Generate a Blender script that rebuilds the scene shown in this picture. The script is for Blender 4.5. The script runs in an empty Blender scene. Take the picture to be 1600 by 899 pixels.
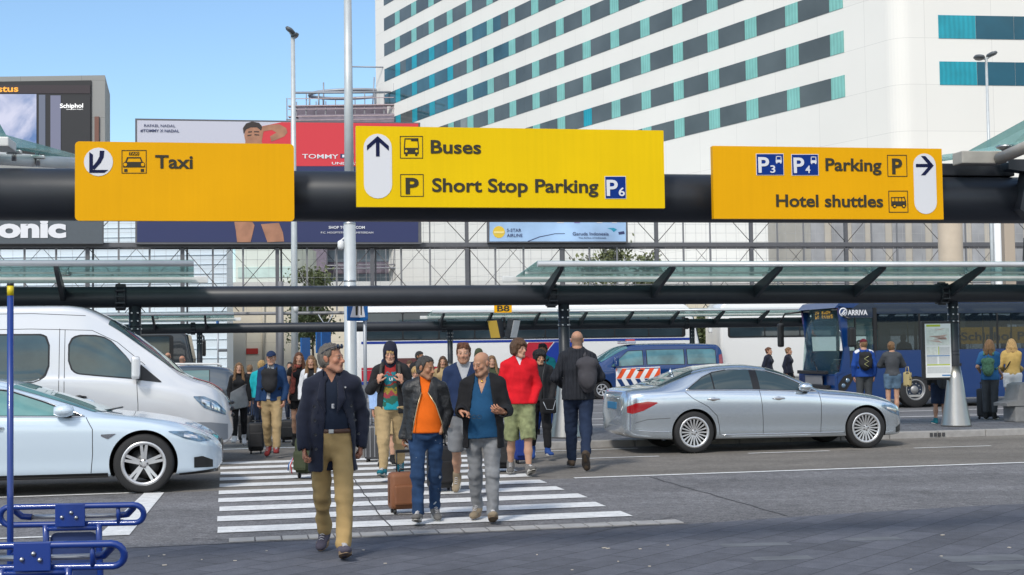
import bpy, bmesh, math, random
import numpy as np
from mathutils import Vector, Matrix
random.seed(7)
SC = bpy.context.scene
COL = SC.collection
R_ = math.radians
# ------------------------------------------------------------------ camera
FPX, CZ = 2100.0, 1.76
ROLL, PITCH = math.atan(.014), math.atan((548-449.5)/FPX)
def _cam_axes():
    F = Vector((0, math.cos(PITCH), math.sin(PITCH))); R0 = Vector((1, 0, 0)); U0 = Vector((0, -math.sin(PITCH), math.cos(PITCH)))
    return F, R0*math.cos(ROLL)-U0*math.sin(ROLL), U0*math.cos(ROLL)+R0*math.sin(ROLL)
CF, CR, CU = _cam_axes()
cam_d = bpy.data.cameras.new('camera'); cam = bpy.data.objects.new('camera', cam_d); COL.objects.link(cam)
cam_d.sensor_width = 36; cam_d.lens = 36*FPX/1600; cam_d.clip_start = .1; cam_d.clip_end = 4000
m = Matrix((CR, CU, -CF)).transposed().to_4x4(); m.translation = (0, 0, CZ); cam.matrix_world = m
SC.camera = cam
# ------------------------------------------------------------------ light
SUN_EL, SUN_AZ = R_(44), R_(205)          # azimuth clockwise from +Y: behind the camera, to the left
W = bpy.data.worlds.new('World'); SC.world = W; W.use_nodes = True
nt = W.node_tree; bg = nt.nodes['Background']
sky = nt.nodes.new('ShaderNodeTexSky'); sky.sky_type = 'NISHITA'; sky.sun_disc = False
sky.sun_elevation = SUN_EL; sky.sun_rotation = SUN_AZ; sky.air_density = 1.0; sky.dust_density = .6; sky.ozone_density = 1.6
# broken cloud over the half of the sky behind the camera (seen only in reflections and as soft light)
tc = nt.nodes.new('ShaderNodeTexCoord'); sep = nt.nodes.new('ShaderNodeSeparateXYZ'); nt.links.new(tc.outputs['Generated'], sep.inputs[0])
mp = nt.nodes.new('ShaderNodeMapping'); mp.inputs['Scale'].default_value = (1, 1, 3.2); nt.links.new(tc.outputs['Generated'], mp.inputs[0])
nz = nt.nodes.new('ShaderNodeTexNoise'); nz.inputs['Scale'].default_value = 2.6; nz.inputs['Detail'].default_value = 7; nt.links.new(mp.outputs[0], nz.inputs['Vector'])
rmp = nt.nodes.new('ShaderNodeMapRange'); rmp.inputs[1].default_value = .42; rmp.inputs[2].default_value = .62; nt.links.new(nz.outputs['Fac'], rmp.inputs[0])
rmy = nt.nodes.new('ShaderNodeMapRange'); rmy.inputs[1].default_value = .35; rmy.inputs[2].default_value = -.15; nt.links.new(sep.outputs['Y'], rmy.inputs[0])
mul = nt.nodes.new('ShaderNodeMath'); mul.operation = 'MULTIPLY'; nt.links.new(rmp.outputs[0], mul.inputs[0]); nt.links.new(rmy.outputs[0], mul.inputs[1])
mixw = nt.nodes.new('ShaderNodeMix'); mixw.data_type = 'RGBA'; nt.links.new(mul.outputs[0], mixw.inputs[0]); tnt = nt.nodes.new('ShaderNodeMix'); tnt.data_type = 'RGBA'; tnt.blend_type = 'MULTIPLY'; tnt.inputs[0].default_value = 1; tnt.inputs[7].default_value = (.86, .97, 1.02, 1); nt.links.new(sky.outputs[0], tnt.inputs[6]); nt.links.new(tnt.outputs[2], mixw.inputs[6])
mixw.inputs[7].default_value = (7.5, 7.4, 7.2, 1)
nt.links.new(mixw.outputs[2], bg.inputs['Color']); bg.inputs['Strength'].default_value = .13
sd = bpy.data.lights.new('sun', 'SUN'); sun = bpy.data.objects.new('sun', sd); COL.objects.link(sun)
sd.energy = 2.0; sd.angle = R_(10); sd.color = (1, .95, .87)
_d = Vector((math.sin(SUN_AZ)*math.cos(SUN_EL), math.cos(SUN_AZ)*math.cos(SUN_EL), math.sin(SUN_EL)))
sun.rotation_euler = _d.to_track_quat('Z', 'Y').to_euler()
vs = SC.view_settings; vs.view_transform = 'Standard'; vs.look = 'None'; vs.exposure = .5; vs.gamma = 1; vs.use_curve_mapping = False
SC.cycles.max_bounces = 6; SC.cycles.transparent_max_bounces = 12; SC.cycles.caustics_reflective = False; SC.cycles.caustics_refractive = False
# ------------------------------------------------------------------ places measured from the photograph
def ray(x, y): return CF + CR*((x-800)/FPX) + CU*((449.5-y)/FPX)
def G(x, y, z=0.):                      # ground point seen at a pixel of the 1600x899 photograph
    d = ray(x, y); return Vector((0, 0, CZ)) + d*((z-CZ)/d.z)
def P(x, y, D):                         # point at distance D
    d = ray(x, y); return Vector((0, 0, CZ)) + d*(D/d.y)
ANG = R_(12.0)
U2 = Vector((math.cos(ANG), math.sin(ANG), 0)); V2 = Vector((-math.sin(ANG), math.cos(ANG), 0)); O2 = Vector((0, 13.97, 0))
def UV(s, t, z=0.): return O2 + U2*s + V2*t + Vector((0, 0, z))
def toUV(p): q = Vector(p)-O2; return q.dot(U2), q.dot(V2)
# ------------------------------------------------------------------ materials
MATS = {}
def mat(name, col, rough=.6, metal=0., var=.0, vscale=6., bump=0., bscale=60., spec=.5, coat=0., emit=None, estr=1., alpha=None, trans=None, sheen=0.):
    if name in MATS: return MATS[name]
    M = bpy.data.materials.new(name); M.use_nodes = True; n = M.node_tree.nodes; l = M.node_tree.links; b = n['Principled BSDF']
    c = tuple(col)+(1,)
    b.inputs['Base Color'].default_value = c; b.inputs['Roughness'].default_value = rough; b.inputs['Metallic'].default_value = metal
    b.inputs['Specular IOR Level'].default_value = spec; b.inputs['Coat Weight'].default_value = coat; b.inputs['Coat Roughness'].default_value = .04
    if sheen: b.inputs['Sheen Weight'].default_value = sheen
    M.diffuse_color = c
    tcn = n.new('ShaderNodeTexCoord')
    if var:
        t = n.new('ShaderNodeTexNoise'); t.inputs['Scale'].default_value = vscale; t.inputs['Detail'].default_value = 6; l.new(tcn.outputs['Object'], t.inputs['Vector'])
        mr = n.new('ShaderNodeMapRange'); mr.inputs[1].default_value = .25; mr.inputs[2].default_value = .75; mr.inputs[3].default_value = 1-var; mr.inputs[4].default_value = 1+var; l.new(t.outputs['Fac'], mr.inputs[0])
        mx = n.new('ShaderNodeMix'); mx.data_type = 'RGBA'; mx.blend_type = 'MULTIPLY'; mx.inputs[0].default_value = 1; mx.inputs[6].default_value = c
        l.new(mr.outputs[0], mx.inputs[7]); l.new(mx.outputs[2], b.inputs['Base Color'])
    if bump:
        t2 = n.new('ShaderNodeTexNoise'); t2.inputs['Scale'].default_value = bscale; t2.inputs['Detail'].default_value = 4; l.new(tcn.outputs['Object'], t2.inputs['Vector'])
        bp = n.new('ShaderNodeBump'); bp.inputs['Strength'].default_value = bump; bp.inputs['Distance'].default_value = .02; l.new(t2.outputs['Fac'], bp.inputs['Height']); l.new(bp.outputs[0], b.inputs['Normal'])
    if emit: b.inputs['Emission Color'].default_value = tuple(emit)+(1,); b.inputs['Emission Strength'].default_value = estr
    if trans is not None:               # thin clear glass: part straight through, part surface
        o = n['Material Output']; tr = n.new('ShaderNodeBsdfTransparent'); tr.inputs[0].default_value = tuple(alpha or (1, 1, 1))+(1,); ms = n.new('ShaderNodeMixShader'); ms.inputs[0].default_value = 1-trans
        l.new(tr.outputs[0], ms.inputs[1]); l.new(b.outputs[0], ms.inputs[2]); l.new(ms.outputs[0], o.inputs[0])
    MATS[name] = M; return M
def nodes_of(M): return M.node_tree.nodes, M.node_tree.links, M.node_tree.nodes['Principled BSDF']
def attr_mat(name, rough=.5, sub=0.):   # colour from the mesh attribute (skin, lips, brows, eyes)
    M = mat(name, (.5, .3, .2), rough); n, l, b = nodes_of(M)
    a = n.new('ShaderNodeAttribute'); a.attribute_name = 'Col'; l.new(a.outputs['Color'], b.inputs['Base Color'])
    if sub: b.inputs['Subsurface Weight'].default_value = sub; b.inputs['Subsurface Radius'].default_value = (.02, .008, .004); b.inputs['Subsurface Scale'].default_value = .5
    return M
# ------------------------------------------------------------------ objects
def link(o, parent=None):
    COL.objects.link(o)
    if parent is not None: o.parent = parent
    return o
def tag(o, label=None, cat=None, group=None, kind=None):
    if label: o['label'] = label
    if cat: o['category'] = cat
    if group: o['group'] = group
    if kind: o['kind'] = kind
    return o
def thing(name, label, cat, loc=(0, 0, 0), rz=0., group=None):
    o = bpy.data.objects.new(name, None); o.location = loc; o.rotation_euler = (0, 0, rz); o.empty_display_size = .2
    return tag(link(o), label, cat, group)
def raw(name, verts, faces, mats, parent=None, smooth=False, midx=None):
    me = bpy.data.meshes.new(name); me.from_pydata([tuple(v) for v in verts], [], [tuple(int(i) for i in f) for f in faces])
    for mm in (mats if isinstance(mats, (list, tuple)) else [mats]): me.materials.append(mm)
    if midx is not None: me.polygons.foreach_set('material_index', np.asarray(midx, dtype=np.int32))
    if smooth: me.polygons.foreach_set('use_smooth', np.ones(len(me.polygons), dtype=bool))
    me.update(); return link(bpy.data.objects.new(name, me), parent)
def copy_tree(o, parent=None):
    c = o.copy(); COL.objects.link(c); c.parent = parent
    for ch in list(o.children): copy_tree(ch, c)
    return c
class MB:                               # collects shapes for ONE mesh object
    def __init__(s): s.v = []; s.f = []; s.m = []; s.sm = []; s.pc = []
    def add(s, vs, fs, mi=0, smooth=False):
        o = len(s.v); s.pc.append((o, len(s.f))); s.v += [Vector(v) for v in vs]; s.f += [tuple(i+o for i in f) for f in fs]; s.m += [mi]*len(fs); s.sm += [smooth]*len(fs); return s
    def box(s, c, d, rot=None, mi=0, bev=0.):
        x, y, z = d[0]/2, d[1]/2, d[2]/2
        bm = bmesh.new(); bmesh.ops.create_cube(bm, size=1); bmesh.ops.scale(bm, vec=d, verts=bm.verts)
        if bev: bmesh.ops.bevel(bm, geom=bm.edges[:], offset=min(bev, .49*min(d)), segments=2, affect='EDGES', profile=.6)
        M = (rot if rot is not None else Matrix.Identity(3)); bm.verts.index_update()
        s.add([M @ v.co + Vector(c) for v in bm.verts], [[v.index for v in f.verts] for f in bm.faces], mi); bm.free(); return s
    def tube(s, pts, r, n=10, mi=0, closed=False, caps=True):
        pts = [Vector(p) for p in pts]; rr = r if isinstance(r, (list, tuple)) else [r]*len(pts); N = len(pts); vs = []; fs = []
        up = None
        for i, p in enumerate(pts):
            if closed: t = pts[(i+1) % N]-pts[i-1]
            else: t = pts[min(i+1, N-1)]-pts[max(i-1, 0)]
            t.normalize()
            if up is None: up = Vector((0, 0, 1)) if abs(t.z) < .9 else Vector((1, 0, 0))
            a = t.cross(up); a = a.normalized() if a.length > 1e-6 else Vector((1, 0, 0)); b = a.cross(t).normalized(); up = b
            vs += [p+a*(rr[i]*math.cos(2*math.pi*k/n))+b*(rr[i]*math.sin(2*math.pi*k/n)) for k in range(n)]
        for i in range(N if closed else N-1):
            j = (i+1) % N
            fs += [(i*n+k, i*n+(k+1) % n, j*n+(k+1) % n, j*n+k) for k in range(n)]
        s.add(vs, fs, mi, True)
        if caps and not closed: o = len(s.v)-len(vs); s.f += [tuple(o+k for k in reversed(range(n))), tuple(o+(N-1)*n+k for k in range(n))]; s.m += [mi]*2; s.sm += [False]*2
        return s
    def lathe(s, prof, c=(0, 0, 0), axis='Z', n=32, mi=0, ang=None):   # profile of (radius, height); rows of None break the surface
        c = Vector(c); vs = []; fs = []; rows = len(prof)
        for (r, h) in prof:
            for k in range(n):
                a = 2*math.pi*k/n; x, y = r*math.cos(a), r*math.sin(a)
                vs.append(c+(Vector((x, y, h)) if axis == 'Z' else Vector((x, h, y)) if axis == 'Y' else Vector((h, x, y))))
        for i in range(rows-1): fs += [(i*n+k, i*n+(k+1) % n, (i+1)*n+(k+1) % n, (i+1)*n+k) for k in range(n)]
        return s.add(vs, fs, mi, True)
    def prism(s, poly, h0, h1, fr=None, mi=0):       # polygon in a frame (origin, ex, ey, ez) extruded between h0 and h1 along ez
        o, ex, ey, ez = fr or (Vector((0, 0, 0)), Vector((1, 0, 0)), Vector((0, 1, 0)), Vector((0, 0, 1)))
        n = len(poly); vs = [o+ex*p[0]+ey*p[1]+ez*h0 for p in poly]+[o+ex*p[0]+ey*p[1]+ez*h1 for p in poly]
        return s.add(vs, [tuple(reversed(range(n))), tuple(range(n, 2*n))]+[(i, (i+1) % n, n+(i+1) % n, n+i) for i in range(n)], mi)
    def quad(s, a, b, c, d, mi=0): return s.add([a, b, c, d], [(0, 1, 2, 3)], mi)
    def build(s, name, mats, parent=None, label=None):
        o = raw(name, s.v, s.f, mats, parent, midx=s.m); o.data.polygons.foreach_set('use_smooth', np.array(s.sm, dtype=bool))
        bm = bmesh.new(); bm.from_mesh(o.data); bmesh.ops.recalc_face_normals(bm, faces=bm.faces); bm.to_mesh(o.data); bm.free()
        if label: o['label'] = label
        return o
def each(mb, name, mats, parent, per=1):   # the collected shapes as separate parts (per shapes to a part)
    out = []; pc = mb.pc[::per]+[(len(mb.v), len(mb.f))]
    for (v0, f0), (v1, f1) in zip(pc, pc[1:]):
        o = MB(); o.v = mb.v[v0:v1]; o.f = [tuple(i-v0 for i in f) for f in mb.f[f0:f1]]; o.m = mb.m[f0:f1]; o.sm = mb.sm[f0:f1]; out.append(o.build(name, mats, parent))
    return out
def lines(segs, r, n=4):
    b = MB()
    for s_ in segs: b.tube(s_, r, n)
    return b
def rrect(w, h, r, n=5, x0=0., y0=0.):
    out = []
    for cx, cy, a0 in ((w-r, r, -90), (w-r, h-r, 0), (r, h-r, 90), (r, r, 180)):
        out += [(x0+cx+r*math.cos(R_(a0+90*k/n)), y0+cy+r*math.sin(R_(a0+90*k/n))) for k in range(n+1)]
    return out
_tx = {}
def text_mesh(s, size, bold=0., spacing=1., depth=.002):
    cu = bpy.data.curves.new('lettering', 'FONT'); cu.body = s; cu.size = size; cu.extrude = depth; cu.offset = bold*size; cu.space_character = spacing; cu.resolution_u = 4
    o = bpy.data.objects.new('lettering', cu); COL.objects.link(o); dg = bpy.context.evaluated_depsgraph_get(); dg.update()
    me = bpy.data.meshes.new_from_object(o.evaluated_get(dg)); bpy.data.objects.remove(o); return me
def text(s, fr, x, y, size, material, parent=None, bold=.012, width=None, spacing=1., off=.004, name='lettering', depth=.002):
    """lettering in the frame: baseline start at (x, y); width = wanted width in metres (letters are set wider or narrower to it)"""
    me = text_mesh(s, size, bold, spacing, depth); o_, ex, ey, ez = fr
    co = np.empty(len(me.vertices)*3); me.vertices.foreach_get('co', co); co = co.reshape(-1, 3)
    co[:, 0] -= co[:, 0].min()
    if width: co[:, 0] *= width/co[:, 0].max()
    B = np.array([ex, ey, ez]); w = np.array(o_)+(co+np.array([x, y, off]))@B
    me.vertices.foreach_set('co', w.ravel()); me.materials.append(material); me.name = name
    return link(bpy.data.objects.new(name, me), parent)
FRONT = (Vector((0, 0, 0)), Vector((1, 0, 0)), Vector((0, 0, 1)), Vector((0, -1, 0)))     # local frame of a face that looks at -Y
def frame(o=(0, 0, 0)): return (Vector(o), FRONT[1], FRONT[2], FRONT[3])
def plate(poly, off, material, parent, name, th=.003, fr=FRONT):
    return MB().prism(poly, off, off+th, fr).build(name, material, parent)
def apply_bool(o, cutters, mi_from_cutter=True):
    for c in cutters:
        md = o.modifiers.new('b', 'BOOLEAN'); md.operation = 'DIFFERENCE'; md.object = c; md.solver = 'EXACT'; md.material_mode = 'TRANSFER'
    dg = bpy.context.evaluated_depsgraph_get(); dg.update()
    me = bpy.data.meshes.new_from_object(o.evaluated_get(dg)); o.modifiers.clear(); o.data = me
    for c in cutters: bpy.data.objects.remove(c)
    return o
# ================================================================== GROUND
def sheet(name, poly, z, material, kind='structure', label=None, cat=None):
    o = raw(name, [(p[0], p[1], z) for p in poly], [tuple(range(len(poly)))], material); tag(o, label, cat, None, kind); return o
def strip_uv(mb, s0, s1, t0, t1, z):
    a, b, c, d = UV(s0, t0, z), UV(s1, t0, z), UV(s1, t1, z), UV(s0, t1, z); mb.quad(a, b, c, d)
def asphalt(name, c, grain=.35, patch=.12, sc=55.):
    M = mat(name, c, .9, var=patch, vscale=.55, bump=.5, bscale=140); n, l, b = nodes_of(M)
    mx = [x for x in n if x.type == 'MIX'][0]; tcn = [x for x in n if x.type == 'TEX_COORD'][0]
    for scl, g in ((sc, grain), (sc*.23, grain*.55), (2.1, .10)):
        t = n.new('ShaderNodeTexNoise'); t.inputs['Scale'].default_value = scl; t.inputs['Detail'].default_value = 3; l.new(tcn.outputs['Object'], t.inputs['Vector'])
        mr = n.new('ShaderNodeMapRange'); mr.inputs[1].default_value = .3; mr.inputs[2].default_value = .7; mr.inputs[3].default_value = 1-g; mr.inputs[4].default_value = 1+g; l.new(t.outputs['Fac'], mr.inputs[0])
        m2 = n.new('ShaderNodeMix'); m2.data_type = 'RGBA'; m2.blend_type = 'MULTIPLY'; m2.inputs[0].default_value = 1
        l.new(mx.outputs[2], m2.inputs[6]); l.new(mr.outputs[0], m2.inputs[7]); mx = m2
    mp = n.new('ShaderNodeMapping'); mp.inputs['Rotation'].default_value = (0, 0, -ANG); mp.inputs['Scale'].default_value = (.05, 1.1, 1); l.new(tcn.outputs['Object'], mp.inputs[0])   # wheel tracks along the road, then patches and oil spots
    for vec, scl, lo, hi, a, bb in ((mp, 1.0, .35, .65, .86, 1.10), (None, 1.15, .60, .70, 1.0, .80)):
        t = n.new('ShaderNodeTexNoise'); t.inputs['Scale'].default_value = scl; t.inputs['Detail'].default_value = 3; l.new((vec.outputs[0] if vec else tcn.outputs['Object']), t.inputs['Vector'])
        mr = n.new('ShaderNodeMapRange'); mr.inputs[1].default_value = lo; mr.inputs[2].default_value = hi; mr.inputs[3].default_value = a; mr.inputs[4].default_value = bb; l.new(t.outputs['Fac'], mr.inputs[0])
        m2 = n.new('ShaderNodeMix'); m2.data_type = 'RGBA'; m2.blend_type = 'MULTIPLY'; m2.inputs[0].default_value = 1; l.new(mx.outputs[2], m2.inputs[6]); l.new(mr.outputs[0], m2.inputs[7]); mx = m2
    l.new(mx.outputs[2], b.inputs['Base Color']); b.inputs['Specular IOR Level'].default_value = .25; return M
def paving(name, c, bw, bh, rot, mort=.5, var=.16):
    M = mat(name, c, .85, bump=.25, bscale=90); n, l, b = nodes_of(M); tcn = [x for x in n if x.type == 'TEX_COORD'][0]
    mp = n.new('ShaderNodeMapping'); mp.inputs['Rotation'].default_value = (0, 0, rot); l.new(tcn.outputs['Object'], mp.inputs[0])
    br = n.new('ShaderNodeTexBrick'); br.inputs['Scale'].default_value = 1; br.inputs['Brick Width'].default_value = bw; br.inputs['Row Height'].default_value = bh
    br.inputs['Mortar Size'].default_value = .008; br.inputs['Mortar Smooth'].default_value = .3; br.inputs['Bias'].default_value = -.2
    br.inputs['Color1'].default_value = tuple(x*(1-var) for x in c)+(1,); br.inputs['Color2'].default_value = tuple(x*(1+var) for x in c)+(1,); br.inputs['Mortar'].default_value = tuple(x*mort for x in c)+(1,)
    l.new(mp.outputs[0], br.inputs['Vector'])
    mx = None; src = br.outputs['Color']
    for scl, g in ((.8, .14), (7, .12), (60, .16)):
        t = n.new('ShaderNodeTexNoise'); t.inputs['Scale'].default_value = scl; t.inputs['Detail'].default_value = 5; l.new(tcn.outputs['Object'], t.inputs['Vector'])
        mr = n.new('ShaderNodeMapRange'); mr.inputs[1].default_value = .3; mr.inputs[2].default_value = .7; mr.inputs[3].default_value = 1-g; mr.inputs[4].default_value = 1+g; l.new(t.outputs['Fac'], mr.inputs[0])
        m2 = n.new('ShaderNodeMix'); m2.data_type = 'RGBA'; m2.blend_type = 'MULTIPLY'; m2.inputs[0].default_value = 1; l.new(src, m2.inputs[6]); l.new(mr.outputs[0], m2.inputs[7]); src = m2.outputs[2]
    l.new(src, b.inputs['Base Color']); b.inputs['Specular IOR Level'].default_value = .3; return M
M_ASPH_A = asphalt('asphalt_blue_grey', (.172, .169, .174), .42, .12, 46.)
M_ASPH_B = asphalt('asphalt_worn_brown', (.185, .170, .152), .28, .12, 60.)
M_PAVE = paving('block_paving', (.110, .114, .134), .62, .31, R_(-52))
M_PLAT = paving('platform_paving', (.145, .15, .165), .3, .3, ANG)
M_KERB = mat('kerb_stone', (.30, .29, .28), .85, var=.15, vscale=8, bump=.3)
M_PAINT = mat('road_paint', (.68, .68, .67), .75, var=.16, vscale=7, bump=.15, bscale=120)
def worn(M):                                     # chips and tyre wear: the asphalt shows through in specks
    n, l, b = nodes_of(M); tcn = [x for x in n if x.type == 'TEX_COORD'][0]; mx = [x for x in n if x.type == 'MIX'][0]
    t = n.new('ShaderNodeTexNoise'); t.inputs['Scale'].default_value = 24; t.inputs['Detail'].default_value = 8; t.inputs['Roughness'].default_value = .7; l.new(tcn.outputs['Object'], t.inputs['Vector'])
    mr = n.new('ShaderNodeMapRange'); mr.inputs[1].default_value = .55; mr.inputs[2].default_value = .70; mr.inputs[3].default_value = 0; mr.inputs[4].default_value = .75; l.new(t.outputs['Fac'], mr.inputs[0])
    m2 = n.new('ShaderNodeMix'); m2.data_type = 'RGBA'; l.new(mr.outputs[0], m2.inputs[0]); l.new(mx.outputs[2], m2.inputs[6]); m2.inputs[7].default_value = (.2, .2, .2, 1); l.new(m2.outputs[2], b.inputs['Base Color'])
worn(M_PAINT)
M_DARK = mat('dark_joint', (.05, .05, .053), .9)
sheet('ground', [(-1500, -300), (1500, -300), (1500, 2600), (-1500, 2600)], -.012, mat('far_ground', (.16, .16, .155), .9, var=.2, vscale=.05))
def band(name, s0, s1, t0, t1, z, M): return sheet(name, [UV(s0, t0), UV(s1, t0), UV(s1, t1), UV(s0, t1)], z, M)
band('road', -60, 60, -1.2, 4.3, -.004, M_ASPH_A)
band('road', -60, 60, 4.3, 9.75, -.004, M_ASPH_B)
band('crossing_path', -6.7, 2.4, 9.7, 14.35, -.002, M_ASPH_B)
band('bus_road', -80, 90, 14.3, 34.5, -.004, asphalt('asphalt_bus', (.16, .16, .165), .25, .1))
# near pavement: its edge bends away from the kerb line on the right
edge = [UV(-60, -.75), UV(-2.2, -.75), UV(1.6, -.78), UV(3.2, -.52), UV(5.2, -.30), UV(7.5, -.35), UV(60, -.35)]
sheet('pavement', [(-60, -60), (60, -60)]+[(p.x, p.y) for p in reversed(edge)], .002, M_PAVE)
mb = MB()                                        # pale setts along the edge of the crossing and a dark joint
s = -2.9
while s < 1.55:
    mb.box(UV(s+.125, -.55, .003), (.235, .24, .012), Matrix.Rotation(ANG, 3, 'Z'), bev=.004); s += .25
tag(mb.build('kerb_strip', mat('pale_sett', (.34, .33, .32), .85, var=.18, vscale=5, bump=.3)), kind='structure')
mb = MB()
def wig(a, b, w, n=14, j=.02):
    a, b = Vector(a), Vector(b); d = (b-a); nrm = Vector((-d.y, d.x, 0)).normalized(); pts = [a+d*(i/n)+nrm*random.uniform(-j, j) for i in range(n+1)]
    for p, q in zip(pts, pts[1:]): mb.quad(p-nrm*w/2, q-nrm*w/2, q+nrm*w/2, p+nrm*w/2)
wig(G(548, 742, .006), G(616, 832, .006), .016)
wig(UV(-60, -.77, .0045), UV(1.6, -.79, .0045), .022, 60, .006)
wig(G(1015, 745, .001), G(1230, 806, .001), .016); wig(G(300, 842, .001), G(452, 845, .001), .012)
wig(G(915, 835, .004), G(1060, 806, .004), .014)
tag(mb.build('road_crack', M_DARK), kind='structure')
mb = MB()
for (px, py, w, l_) in ((1180, 851, .2, .62), (1540, 872, .3, .7), (1222, 872, .2, .5), (1578, 886, .25, .6), (1365, 842, .2, .5)):
    c = G(px, py, .0038); rot = Matrix.Rotation(ANG-.1, 3, 'Z'); mb.quad(c+rot@Vector((-l_/2, -w/2, 0)), c+rot@Vector((l_/2, -w/2, 0)), c+rot@Vector((l_/2, w/2, 0)), c+rot@Vector((-l_/2, w/2, 0)))
tag(mb.build('worn_paver', mat('worn_paver', (.125, .132, .145), .8, var=.25, vscale=4)), kind='structure')
# platform with kerb
mb = MB()
def prism_uv(s0, s1, t0, t1, z0, z1, mi=0):
    mb.prism([tuple(UV(s0, t0).xy), tuple(UV(s1, t0).xy), tuple(UV(s1, t1).xy), tuple(UV(s0, t1).xy)], z0, z1, mi=mi)
prism_uv(-80, -6.6, 9.88, 14.3, -.02, .12, 0); prism_uv(2.3, 80, 9.88, 14.3, -.02, .12, 0); prism_uv(-90, 90, 34.5, 41, -.02, .12, 0)
tag(mb.build('platform_pavement', M_PLAT), kind='structure')
mb = MB(); s = -30.7
while s < 34:
    if s < -7 or s > 2.25: mb.box(UV(s+.5, 9.80, .053), (.988, .15, .146), Matrix.Rotation(ANG, 3, 'Z'), bev=.02)
    mb.box(UV(s+.5, 34.42, .053), (.988, .15, .146), Matrix.Rotation(ANG, 3, 'Z'), bev=.02); s += 1
tag(mb.build('kerb', M_KERB), kind='structure')
mb = MB(); k = toUV(G(1486, 686))
for i in range(4): mb.box(UV(k[0]-.15+i*.085, 9.72, .055), (.055, .02, .07), Matrix.Rotation(ANG, 3, 'Z'))
tag(mb.build('kerb_drain', M_DARK), kind='structure')
# painted markings
mb = MB()
for i in range(10):
    t0 = .02+i*.94; e = random.uniform(-.04, .04)
    strip_uv(mb, -3.0+e*.4, 1.28+e, t0, t0+.46, .0035)
tag(mb.build('zebra_crossing', M_PAINT), kind='structure')
mb = MB()
strip_uv(mb, 1.75, 60, 4.24, 4.36, .0035); strip_uv(mb, -60, -3.75, 4.30, 4.42, .0035)
for i in range(14): strip_uv(mb, 2.55+i*3.0, 2.55+i*3.0+1.45, 7.40, 7.49, .0035)
a, b, c, d = UV(-4.15, .15, .0035), UV(-3.85, .15, .0035), UV(-3.7, 4.26, .0035), UV(-3.95, 4.26, .0035); mb.quad(a, b, c, d)
strip_uv(mb, -4.4, 2.0, 11.9, 12.05, .0035); strip_uv(mb, 1.6, 4.2, 9.2, 9.28, .0035); strip_uv(mb, -60, -4.2, .22, .32, .0035); strip_uv(mb, -60, -4.0, 1.35, 1.47, .0035)
for t in (15.2, 16.6, 19.2): strip_uv(mb, -40, 70, t, t+.16, .0035)
strip_uv(mb, -40, 70, 14.75, 14.95, .0035)
for i in range(10): strip_uv(mb, -2.4+.5*i, -2.1+.5*i, 15.6, 16.5, .0035)
for t in (22.3, 27.5): strip_uv(mb, -60, 80, t, t+.12, .0035)
tag(mb.build('lane_marking', M_PAINT), kind='structure')
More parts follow.
